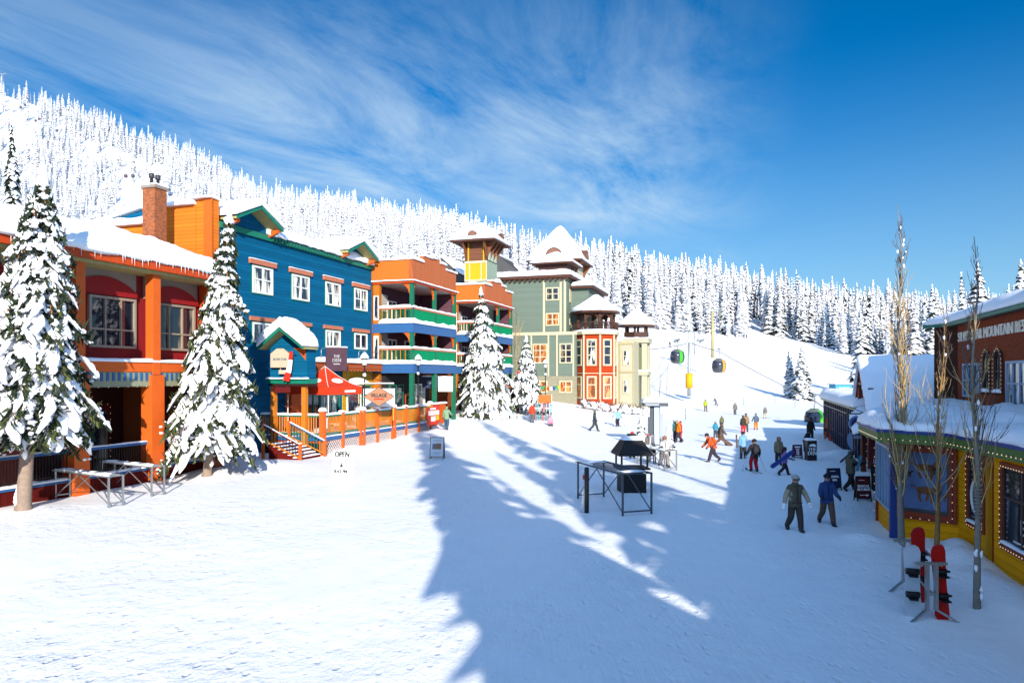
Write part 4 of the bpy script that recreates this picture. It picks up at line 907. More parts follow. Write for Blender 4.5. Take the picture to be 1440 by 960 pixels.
    for z in (5.3, 9.0): t.box(-p1.y-3, -p1.y+2.65, -.07, -.003, z, z+.22)
    for y in (p1.y-2.5, p1.y-.7, p1.y+.4, p1.y+2.2): t.box(-y-.09, -y+.09, -.05, -.003, zb, 9.0)
    t.build('trim', paint('tan_trim', C(175,160,120)), cb)
    dk = MB(Mu); dk.box(p2.x-.38, p2.x-.30, p2.y-.9, p2.y+.9, 5.7, 8.8, 0); dk.box(p2.x-.38, p2.x-.30, p2.y-.7, p2.y+.7, 2.4, 4.9, 0); dk.box(p2.x+.5, p2.x+2.2, p2.y-.9, p2.y+1.0, 5.6, 9.0, 0); dk.build('porch_opening_shade', paint('shade_green', C(110,115,85)), cb)  # solid panels, shade of the porch openings put into their colour
    for k, (px, y0, y1) in enumerate(((877.5,514,523),(881,540,549))): pass
    g = MB(Mu); cx2, cy2 = p2.x+1.3, p2.y
    for k in range(6): q = k*math.pi/3; g.tube([(cx2+1.5*math.cos(q), cy2+1.5*math.sin(q), z) for z in (9.95, 11.7)], .17, 6, 0, False)
    g.lathe([(1.8,10.1),(1.8,10.9),(1.7,10.9),(1.7,10.1)], (cx2,cy2,0), 6, 1); g.lathe([(2.55,11.65),(2.6,11.85)], (cx2,cy2,0), 12, 0); c2 = g.build('small_cupola', [DROOF, paint('railing_brown', (.05,.022,.016))], cb)
    s = MB(Mu); s.lathe([(2.6,11.85),(2.72,12.1),(2.3,12.4),(1.3,13.3),(.4,14.1),(0,14.2)], (cx2,cy2,0), 14, 0, True); s.slab((p1.x+2,p1.y+.5,12.0),(p1.x+10,p1.y+.5,12.0),(p1.x+9,p1.y+5,14.6),(p1.x+2,p1.y+5,14.6), .4); s.build('cupola_snow', SNOW, c2)
    # roofs and big tower behind
    q0 = loc(788, 104)
    tw = MB(Mu); tw.box(q0.x-2.6, q0.x+2.9, q0.y-2.8, q0.y+2.8, 12, 21.2, 0); tower = tw.build('tower', CRW, rt)
    for x in (q0.x-2.6, q0.x+2.7):
        bk = MB(Mu); bk.prism([(x,q0.y-2.83,19.3),(x,q0.y-2.83,21.2),(x,q0.y-4.0,21.2),(x,q0.y-3.3,20.2)], (.22,0,0)); bk.build('bracket', paint('bracket_brown', (.22,.08,.035)), tower)
    hip_roof(tower, q0.x+.1, q0.y, 4.0, 4.0, 21.3, 5.2, .35, .95, M=Mu, name='tower_roof')
    q1 = loc(783, 99); tw = MB(Mu); tw.box(q1.x-2.0, q1.x+2.1, q1.y-2.0, q1.y+2.0, 14, 20.1, 0); t2 = tw.build('stair_tower', paint('railing_brown', (.05,.022,.016)), rt)
    hip_roof(t2, q1.x, q1.y, 2.9, 2.9, 20.3, 1.6, .3, 0, M=Mu, name='tower_roof')
    q2 = loc(812, 104); tw = MB(Mu); tw.box(q2.x-1, q2.x+5, q2.y-1.6, q2.y+1.6, 12, 18.0, 0); t3 = tw.build('gallery', CREAM, rt); hip_roof(t3, q2.x+1, q2.y, 3.0, 2.2, 18.1, .9, .35, 0, M=Mu, name='gallery_roof')
    # dark shingled roofs on the left
    rr = MB(Mu); q3 = loc(752, 100)
    rr.prism([(q3.x-1,q3.y-.5,17.4),(q3.x-1,q3.y+9,17),(q3.x-1,q3.y+5.5,22.2)], (7,0,0)); rr.prism([(q3.x-14,q3.y+2,14),(q3.x-14,q3.y+14,14),(q3.x-14,q3.y+8,19.8)], (12,0,0))
    rr.box(q3.x-14, q3.x-2, q3.y+3, q3.y+13, 5, 14, 0)
    rb = rr.build('rear_roof', SHING, rt)
    s = MB(Mu); r = random.Random(4)
    s.slab((q3.x+.6,q3.y+1.0,18.0),(q3.x+3.6,q3.y+.8,17.8),(q3.x+3.2,q3.y+3.6,21.0),(q3.x+1.6,q3.y+3.4,20.8), .25, lump=.15, edge=.3, over=.3)
    s.slab((q3.x+4,q3.y+.4,17.4),(q3.x+5.6,q3.y+.3,17.3),(q3.x+5.3,q3.y+2.6,19.2),(q3.x+4.4,q3.y+2.8,19.4), .2, lump=.15, edge=.3, over=.3)
    s.slab((q3.x-1,q3.y+5.3,22.2),(q3.x+6,q3.y+5.3,22.2),(q3.x+6,q3.y+9,17.1),(q3.x-1,q3.y+9,17.1), .35)
    s.slab((q3.x-14,q3.y+5.5,17.6),(q3.x-2,q3.y+5.5,17.6),(q3.x-2,q3.y+8.2,19.9),(q3.x-14,q3.y+8.2,19.9), .35, lump=.1)
    s.build('rear_snow', SNOW, rb)
    return rt
green_hotel()
def rear_gable():
    """dark roofs peeping over the wings"""
    p = at(560, 350, 78); rt = empty('rear_house', (p.x, p.y, 3), ROT, 'dark gabled roof half buried in snow peeping over the first orange wing', 'building')
    m = MB(); m.box(-2, 12, 0, 8, -3, 11.6, 0); m.prism([(-3,-.6,11.5),(-3,8.6,11.5),(-3,4,14.9)], (16,0,0), 1); m.build('wall', [BRW, SHING], rt)
    s = MB(); s.slab((-3.2,-.6,11.8),(9,-.6,11.8),(7.5,3.9,15.0),(-3.2,3.9,15.0), .45, lump=.1, edge=.5, over=.15); s.slab((-3.2,3.9,15.0),(13,3.9,15.0),(13,8.7,11.6),(-3.2,8.7,11.6), .4); s.build('roof_snow', SNOW, rt)
rear_gable()
# ---------------------------------------------------------------- snow over an irregular roof: strip between two polylines
def poly_at(pts, n):
    pts = [Vector(p) for p in pts]; d = [0]
    for a, b in zip(pts[:-1], pts[1:]): d.append(d[-1]+(b-a).length)
    out = []
    for i in range(n):
        s = d[-1]*i/(n-1); k = max(j for j in range(len(d)) if d[j] <= s+1e-9); k = min(k, len(pts)-2)
        out.append(pts[k].lerp(pts[k+1], (s-d[k])/max(1e-6, d[k+1]-d[k])))
    return out
def loft_snow(mb, front, back, t, mi=0, n=60, m=16, edge=.45, lump=.08):
    Fp = poly_at(front, n); Bp = poly_at(back, n); vs = []; fs = []
    rows = [0, .004, .02, .045] + [.08+(1-.08)*k/(m-1) for k in range(m)]
    for i in range(n):
        L = (Bp[i]-Fp[i]).length
        for q in rows:
            p = Fp[i].lerp(Bp[i], q); d = min(q*L/edge, 1, (i+.15)/2.5, (n-1-i+.15)/2.5); pr = math.sqrt(max(0, 1-(1-min(1, d))**2))
            z = (t+mn.noise(p*.7)*lump*2.5+mn.noise(p*2.4)*lump)*(.05+.95*pr)
            out = (Fp[i]-Bp[i]).normalized()*(.07+.09*mn.noise(p*1.7))*(1 if q < .03 else 0)
            vs.append(p+Vector((0,0,z))+out)
    M = len(rows)
    for i in range(n-1):
        for j in range(M-1): fs.append((i*M+j, i*M+j+1, (i+1)*M+j+1, (i+1)*M+j))
    o = len(vs); 
    for i in range(n): vs.append(Fp[i]+Vector((0,0,-.01)))
    for i in range(n-1): fs.append((o+i, i*M, (i+1)*M, o+i+1))
    mb.add(vs, fs, mi, True)
def wallmat(p, q, z=0):
    """local frame for a wall from p to q (left to right as seen from outside), front = -y"""
    d = Vector((q[0]-p[0], q[1]-p[1], 0)); return Matrix.Translation((p[0], p[1], z)) @ Matrix.Rotation(math.atan2(d.y, d.x), 4, 'Z'), d.length
YSH = siding('mustard_boards', (1.0,.42,.008), 'Z', .2, .08, .4); REDF = paint('brick_red_frame', (.33,.045,.012), .5, .15); GRNF = paint('moss_green_fascia', C(96,125,62), .6, .12)
BLUF = paint('cobalt_gutter', (.025,.06,.26), .5, .1)
def yellow_shop():
    O = Vector((12.2, 18, 0)); rt = empty('shop', O, 0, 'mustard yellow shop with red window frames and a deep snowy roof at the right edge', 'building')
    A=(12.56,24.4); B=(11.6,21.6); Cc=(12.8,20.4); D=(10.3,10.4); E=(15.2,27.2); Fp=(18.6,34.5)
    MO = Matrix.Translation(-O)
    w = MB(MO); back=[(19.5,34.5),(15.0,16),(13.2,10.4)]
    poly=[D,Cc,B,A,E,Fp]+back; w.prism([(x,y,-.5) for x,y in poly][::-1], (0,0,3.7), 0); w.build('wall', YSH, rt)
    w = MB(MO)
    for p, q in ((E, A), (Fp, E)):
        M, L = wallmat(p, q); m2 = MB(MO@M); m2.box(.02, L-.02, -.05, -.003, -.3, 3.05); m2.build('porch_wall', siding('porch_red_boards', (.06,.012,.006), 'Z', .2), rt)
    # facade A : strip of tall windows
    M, L = wallmat(A, B); M = MO@M
    window(rt, .12, L-.12, .75, 2.75, 0, 5, [], paint('blue_white_frame', C(150,175,200), .5), GL_B, M=M, fw=.09)
    t = MB(M); t.box(-.04, .1, -.08, .1, -.3, 3.0, 0); t.box(.1, L-.1, -.07, -.003, 2.77, 3.0, 0); t.box(L-.1, L+.12, -.12, .1, -.3, 3.02, 1); c = t.build('corner_post', [REDF, BLUF], rt)
    bulbs(c, [[(-.02,-.11,.2),(-.02,-.11,2.95),(L,-.11,2.95)]], .3, M=M)
    # facade B : display window with a dog poster
    M, L = wallmat(B, Cc); M = MO@M
    f = MB(M); f.box(.1, L-.02, -.09, -.003, .68, .9, 0); f.box(.1, L-.02, -.09, -.003, 2.68, 3.0, 0); f.box(L-.22, L-.02, -.09, -.003, .9, 2.68, 0); f.box(.1, .2, -.09, -.003, .9, 2.68, 0)
    f.box(.2, L-.22, -.05, -.003, .9, 1.0, 1); f.box(.2, .25, -.05, -.003, 1.0, 2.68, 1); f.box(L-.27, L-.22, -.05, -.003, 1.0, 2.68, 1); fr = f.build('display_window', [REDF, plain('dark_frame', (.03,.025,.025), .4)], rt)
    bulbs(fr, [[(.15,-.12,.75),(L-.12,-.12,.75),(L-.12,-.12,2.85),(.15,-.12,2.85)]], .22, M=M)
    p = MB(M); p.box(.25, L-.27, -.028, -.006, 1.0, 2.68, 0)
    def dog(x, z, s, fl=1, mi=1):
        P = lambda a, b: (x+fl*a*s, -.034, z+b*s)
        for poly in ([(0,.3),(.1,.46),(.45,.5),(.8,.46),(.95,.3),(.9,.12),(.6,.06),(.25,.1)], [(.82,.4),(.95,.62),(1.12,.66),(1.3,.52),(1.22,.44),(1.05,.42),(.95,.25)], [(.02,.4),(-.2,.55),(-.35,.56),(-.3,.49),(-.12,.42),(.02,.28)],
                     [(.72,.2),(.88,.2),(.9,-.3),(.82,-.42),(.72,-.38)], [(.55,.15),(.7,.15),(.62,-.25),(.5,-.35),(.46,-.28)], [(.05,.3),(.28,.22),(.22,-.1),(.3,-.38),(.2,-.4),(.08,-.1)]):
            p.prism([P(a, b) for a, b in poly], (0,.005,0), mi)
    dog(.62, 2.1, .5, 1, 1); dog(.62, 1.42, .52, 1, 1); dog(.3, 2.0, .2, 1, 2); dog(1.32, 1.4, .26, 1, 1); dog(1.3, 2.15, .26, -1, 2)
    p.build('window_poster', [paint('poster_snow_blue', C(95,118,160), .4, .3, 3), paint('dog_brown', (.22,.085,.03), .7, .35, 5), paint('dog_dark', (.05,.03,.025), .7)], fr)
    # facade C : long wall with two windows
    M, L = wallmat(Cc, D); M = MO@M
    def win2(x0, x1, z0, z1, cols, rows, text=None):
        f = MB(M); t = .13
        f.box(x0-t, x1+t, -.08, -.003, z0-t, z0, 0); f.box(x0-t, x1+t, -.08, -.003, z1, z1+t, 0); f.box(x0-t, x0, -.08, -.003, z0, z1, 0); f.box(x1, x1+t, -.08, -.003, z0, z1, 0)
        f.slab((x0,-.12,z0+.03),(x1,-.12,z0+.03),(x1,-.01,z0+.03),(x0,-.01,z0+.03), .06, 1, .01, .04); fo = f.build('window_surround', [REDF, SNOW], rt)
        bulbs(fo, [[(x0-.07,-.11,z1+.05),(x0-.07,-.11,z0-.05),(x1+.07,-.11,z0-.05),(x1+.07,-.11,z1+.05),(x0-.07,-.11,z1+.05)]], .14, .014, M=M)
        q = MB(M); q.box(x0, x1, -.03, -.005, z0, z1, 0)
        for i in range(cols+1): xc = x0+(x1-x0)*i/cols; q.box(xc-.035, xc+.035, -.06, -.031, z0, z1, 1)
        for r_ in rows: zc = z0+(z1-z0)*r_; q.box(x0, x1, -.055, -.031, zc-.03, zc+.03, 1)
        return q.build('pane', [GL_D, paint('umber_frame', (.07,.04,.03), .5)], fo), q
    pn, _ = win2(.95, 1.9, .95, 2.72, 1, [])
    ring = MB(M); ring.tube([(1.42+.30*math.cos(a), -.04, 1.72+.42*math.sin(a)) for a in [2*math.pi*i/20 for i in range(21)]], .04, 6); ring.build('window_decal', WHITE, pn)
    pn, _ = win2(3.15, 6.2, .85, 2.72, 3, [.62]); tx = MB(M); add_text(tx, 'EVOLVE', (4.95,-.045,1.42), .50, 0, 1.0, depth=.005, bold=.012); tx.box(3.7, 5.6, -.045, -.04, 1.02, 1.06); tx.build('window_lettering', WHITE, pn)
    t = MB(M); t.box(2.25, 2.37, -.11, -.003, -.3, 3.0, 0); t.build('downpipe', paint('mustard_pipe', (.60,.27,.01), .5), rt); MB(M).box(2.42,2.47,-.02,-.003,-.3,3.0).build('joint', REDF, rt)
    # eaves + snow roof
    ev=[(9.7,8.0),(11.45,15.9),(12.06,19.75),(10.95,21.25),(12.05,24.7),(13.15,26.4),(15.1,29.5),(17.7,34.5)]
    g = MB(MO); 
    inner=[(10.6,8.0),(12.4,15.9),(13.2,20.6),(12.0,21.9),(12.9,24.4),(13.9,26.0),(15.9,29.2),(18.5,34.5)]
    for (a, b), (c, d) in zip(zip(ev[:-1], ev[1:]), zip(inner[:-1], inner[1:])):
        g.prism([(a[0],a[1],3.02),(b[0],b[1],3.02),(d[0],d[1],3.02),(c[0],c[1],3.02)], (0,0,.07), 0)
        M, L = wallmat(b, a); gm = g.M; g.M = MO@M; g.box(0, L, -.02, .03, 2.98, 3.27, 0); g.box(-.02, L+.02, -.06, .03, 3.27, 3.36, 1); g.M = gm
    eg = g.build('eaves', [GRNF, BLUF], rt)
    bulbs(eg, [[(x-.05, y-.05, 3.1) for x, y in ev]], .2, .016, M=MO)
    bulbs(eg, [[(x, y-.02, 3.32) for x, y in ev]], .3, .014, M=MO)
    rfm = MB(MO); bk=[(13.0,8.0),(15.6,16.5),(16.8,20),(17.0,21),(18.0,24.5),(19.0,27.5),(19.7,30),(21.3,34.5)]
    for (a, b), (c, d) in zip(zip(ev[:-1], ev[1:]), zip(bk[:-1], bk[1:])): rfm.add([(a[0],a[1],3.3),(b[0],b[1],3.3),(d[0],d[1],3.5),(c[0],c[1],3.5)], [(0,1,2,3)])
    rf = rfm.build('roof', GRNF, rt)
    s = MB(MO); loft_snow(s, [(x,y,3.34) for x,y in ev], [(x,y,3.52) for x,y in bk], .36, n=110, m=26, edge=.5, lump=.10); s.build('roof_snow', snow_mat('roof_snow', .5, 2.2), rf)
    return rt
yellow_shop()
# ---------------------------------------------------------------- brown resort building above the shop
def resort_building():
    a = 9.9; Y0 = 33.6; far = (a+.332*Y0, Y0); rt = empty('resort_building', (far[0], far[1], 0), math.atan2(-T[1], -T[0]), 'brown brick resort building with white lettering, arched windows and a teal gutter', 'building')
    # local x runs towards the camera, front = -y (street)
    BRN = brick('brown_brick', (.30,.062,.022), (.17,.035,.014), (.09,.028,.014), 5.0); L = 46
    w = MB(); w.box(0, L, 0, 12, -.5, 7.35, 0); w.build('wall', BRN, rt)
    fm = MB(); fm.prism([(-.0,-.01,0),(-1.65,-.62,0),(-1.65,6,0),(0,6,0)], (0,0,7.35)); fm.build('end_wall', siding('dark_brown_boards', (.05,.02,.014), 'Z', .2), rt)
    g = MB(); g.box(-.3, L, -.42, -.30, 7.3, 7.5, 0); g.box(-.3, L, -.3, 0, 7.28, 7.36, 1); g.bar((-.3,-.4,7.4),(-1.95,-1.0,7.4),.12,.2,0); gt = g.build('gutter', [TEAL, DROOF], rt)
    rf = MB(); rf.add([(-1.95,-1.0,7.5),(-.2,-.4,7.5),(L,-.4,7.5),(L,5.2,9.3),(2.5,5.2,9.3),(-1.7,8,7.5)], [(0,1,4),(1,2,3,4),(0,4,5)], 0); roof = rf.build('roof', DROOF, rt)
    s = MB(); loft_snow(s, [(-2.05,-1.05,7.46),(-.25,-.46,7.46),(L,-.46,7.46)], [(-1.0,5.2,8.2),(2.5,5.2,9.3),(L,5.2,9.3)], .42, n=90, m=14, edge=.5, lump=.05); s.slab((-1,5.2,8.9),(L,5.2,9.3),(L,12,7.5),(-1,12,7.5), .4, step=1.2); s.build('roof_snow', SNOW, roof)
    def xl(px): return (Y0-1000*a/(px-1052+0))/.949
    tv, _ = text_geo('SILVER STAR MOUNTAIN RESORT', .62); tw_ = max(v[0] for v in tv)-min(v[0] for v in tv); t = MB(); add_text(t, 'SILVER STAR MOUNTAIN RESORT', (5.15,-.03,6.72), .62, 0, 9.8/tw_, depth=.02, bold=.02); t.build('lettering', plain('cream_letters', (.85,.78,.62), .6), rt)
    for px in (1389, 1405.5):
        x = xl(px); ww = .42; z0, z1 = 4.25, 5.95
        arc = [(x+ww*math.cos(q), z1-ww+ww*math.sin(q)) for q in [math.pi*i/10 for i in range(11)]]
        f = MB(); f.prism([(x+ww+.0,-.02,z0)]+[(p[0],-.02,p[1]) for p in arc]+[(x-ww,-.02,z0)], (0,.017,0), 0)
        for (p, q) in zip(arc[:-1], arc[1:]): f.bar((p[0],-.05,p[1]),(q[0],-.05,q[1]),.1,.07,1)
        f.bar((x+ww,-.05,z0),(x+ww,-.05,z1-ww),.1,.07,1); f.bar((x-ww,-.05,z0),(x-ww,-.05,z1-ww),.1,.07,1); f.box(x-.02,x+.02,-.05,-.021,z0,z1,1); f.box(x-ww,x+ww,-.05,-.021,5.1,5.14,1)
        f.slab((x-ww,-.16,z0+.02),(x+ww,-.16,z0+.02),(x+ww,-.03,z0+.02),(x-ww,-.03,z0+.02), .14, 2, .03, .06)
        fo = f.build('arched_window', [glass('window_glass_lit', C(20,30,45), C(190,180,120), .55, 2.0), DROOF, SNOW], rt)
        bulbs(fo, [[(x+ww+.1,-.1,z0)]+[(x+(ww+.1)*math.cos(q),-.1,z1-ww+(ww+.1)*math.sin(q)) for q in [math.pi*i/8 for i in range(9)]]+[(x-ww-.1,-.1,z0)]], .16, .014)
    b = MB(); b.box(xl(1382), xl(1414), -.35, -.003, 3.6, 4.2); b.build('planter_ledge', BRN, rt)
    window(rt, xl(1417.5), xl(1417.5)+3.6, 3.8, 5.5, 0, 5, [.5], paint('blue_white_frame', C(150,175,200), .5), GL_C, fw=.1)
    window(rt, xl(1417.5)+4.6, xl(1417.5)+8, 3.8, 5.5, 0, 4, [.5], paint('blue_white_frame', C(150,175,200), .5), GL_C, fw=.1)
    window(rt, xl(1356), xl(1380), 4.0, 5.5, 0, 3, [.5], paint('blue_white_frame', C(150,175,200), .5), GL_D, fw=.09)
    return rt
resort_building()
def snow_gable_house():
    ap = Vector((20.1, 40.0, 0)); rt = empty('gabled_house', ap, math.atan2(-T[1], -T[0]), 'low red house under one huge steep slab of shaded snow beside the brown building', 'building')
    # local x towards camera, y away from the street
    w = MB(); w.box(-1.8, 4.0, .5, 14, -.5, 2.9, 0); w.prism([(-1.8,.5,2.9),(4.0,.5,2.9),(0,.5,5.6)], (0,13,0), 0); w.build('wall', siding('house_red_boards', (.17,.022,.02), 'Z', .2), rt)
    r = MB()
    for (bx, bz) in ((4.5,2.45),(-2.1,3.2)): r.prism([(0,-.5,5.95),(bx,-.5,bz),(bx,-.5,bz-.2),(0,-.5,5.7)], (0,.14,0), 0)
    r.bar((0,-.42,5.7),(0,-.42,4.6),.12,.12,0); r.bar((-1.1,-.42,4.5),(1.6,-.42,4.5),.12,.14,0); r.bar((0,-.42,4.6),(.9,-.42,5.1),.1,.1,0)
    for x in (-.9, 2.6): r.box(x-.12, x+.12, -.45, -.2, -.4, 4.3, 0)
    rf = r.build('barge_board', paint('oxblood_timber', (.20,.03,.025), .5), rt)
    d = MB(); d.add([(0,-.3,5.85),(4.5,-.3,2.4),(4.5,14,2.4),(0,14,5.85),(-2.2,-.3,3.2),(-2.2,14,3.2)], [(0,1,2,3),(0,3,5,4)]); rd = d.build('roof', DROOF, rt)
    s = MB(); s.slab((0,-.62,5.88),(4.6,-.62,2.4),(4.6,14,2.4),(0,14,5.88), .42, lump=.05, edge=.45, step=.4, over=.08); s.slab((-2.3,-.62,3.2),(0,-.62,5.88),(0,14,5.88),(-2.3,14,3.2), .42, lump=.05, edge=.45, step=.4)
    s.slab((.5,.0,.0+3.3),(4.8,.0,2.4),(5.2,-1.5,2.0),(1.5,-1.2,2.6), .3, lump=.1, edge=.3); s.build('roof_snow', snow_mat('roof_snow', .5, 2.2), rd)
snow_gable_house()
def navy_shed():
    a = 6.45; Y0, Y1 = 59.5, 40.5; rt = empty('long_shed', (a+.332*Y0, Y0, 0), math.atan2(-T[1], -T[0]), 'long low navy building with a thick snow roof where skis lean outside', 'building')
    L = (Y0-Y1)/.949; NAVY = paint('navy_panel', (.012,.02,.075), .5)
    MB().box(0, L, 0, 6, -.6, 2.95).build('wall', NAVY, rt)
    p = MB(); 
    x = 0
    while x < L: p.box(x, x+.12, -.14, -.02, -.3, 3.0, 0); x += 1.15
    p.box(0, L, -.15, -.0, 2.5, 2.56, 0); p.box(-.1, L+.1, -.35, .1, 2.96, 3.12, 1); pp = p.build('post_row', [plain('navy_post', (.006,.01,.035), .4), CREAM], rt)
    window(rt, 6, 8.4, .9, 2.3, 0, 3, [], NAVY, GL_B, fw=.06); window(rt, 10.5, 13, .9, 2.3, 0, 3, [], NAVY, GL_B, fw=.06)
    d = MB(); d.add([(0,-.3,3.12),(L,-.3,3.12),(L,6,3.9),(0,6,3.9)], [(0,1,2,3)]); rd = d.build('roof', DROOF, rt)
    s = MB(); s.slab((-.2,-.45,3.13),(L+.1,-.45,3.13),(L+.1,6,3.9),(-.2,6,3.9), .5, lump=.08, edge=.5, step=.4, over=.1); s.build('roof_snow', SNOW, rd)
    q = at(1202, 556, 70); r2 = empty('small_hut', (q.x, q.y, 1.0), ROT, 'small low hut buried under a white snow cap beyond the navy shed', 'hut')
    MB().box(-1.5, 3, -1, 2.5, -3, 1.9).build('wall', paint('grey_hut', C(110,105,95)), r2); s = MB(); s.slab((-1.8,-1.3,1.9),(3.3,-1.3,1.9),(3.3,2.8,1.9),(-1.8,2.8,1.9), .7, lump=.06, edge=.5); s.build('roof_snow', SNOW, r2)
navy_shed()
def blue_hut():
    q = at(1175, 531, 141); q.z = tz(q.x, q.y); rt = empty('cabin', q, .1, 'small light blue ticket cabin with steps on the slope to the right', 'cabin')
    LB = paint('sky_blue_boards', (.06,.33,.50), .5, .2); w = MB(); w.box(0, 3.4, 0, 2.4, -.6, 2.75, 0); w.build('wall', LB, rt)
    window(rt, .7, 1.3, 1.1, 2.2, 0, 1, [], WHITE, GL_C); window(rt, 1.5, 2.1, 1.1, 2.2, 0, 1, [], WHITE, GL_C); window(rt, 2.3, 2.8, .9, 2.2, 0, 1, [], WHITE, GL_D)
    s = MB(); 
    for i in range(4): s.box(1.0+i*.4, 1.4+i*.4, -.9, -.1, -.5, 0+i*.25)
    s.bar((1.0,-.9,.8),(2.6,-.9,1.7),.05,.05); s.build('steps', paint('blue_steps', (.03,.12,.2)), rt)
    r = MB(); r.box(-.2, 3.6, -.2, 2.6, 2.75, 2.85); rr_ = r.build('roof', LB, rt); s = MB(); s.slab((-.2,-.2,2.85),(3.6,-.2,2.85),(3.6,2.6,2.85),(-.2,2.6,2.85), .2, edge=.2); s.build('roof_snow', SNOW, rr_)
blue_hut()

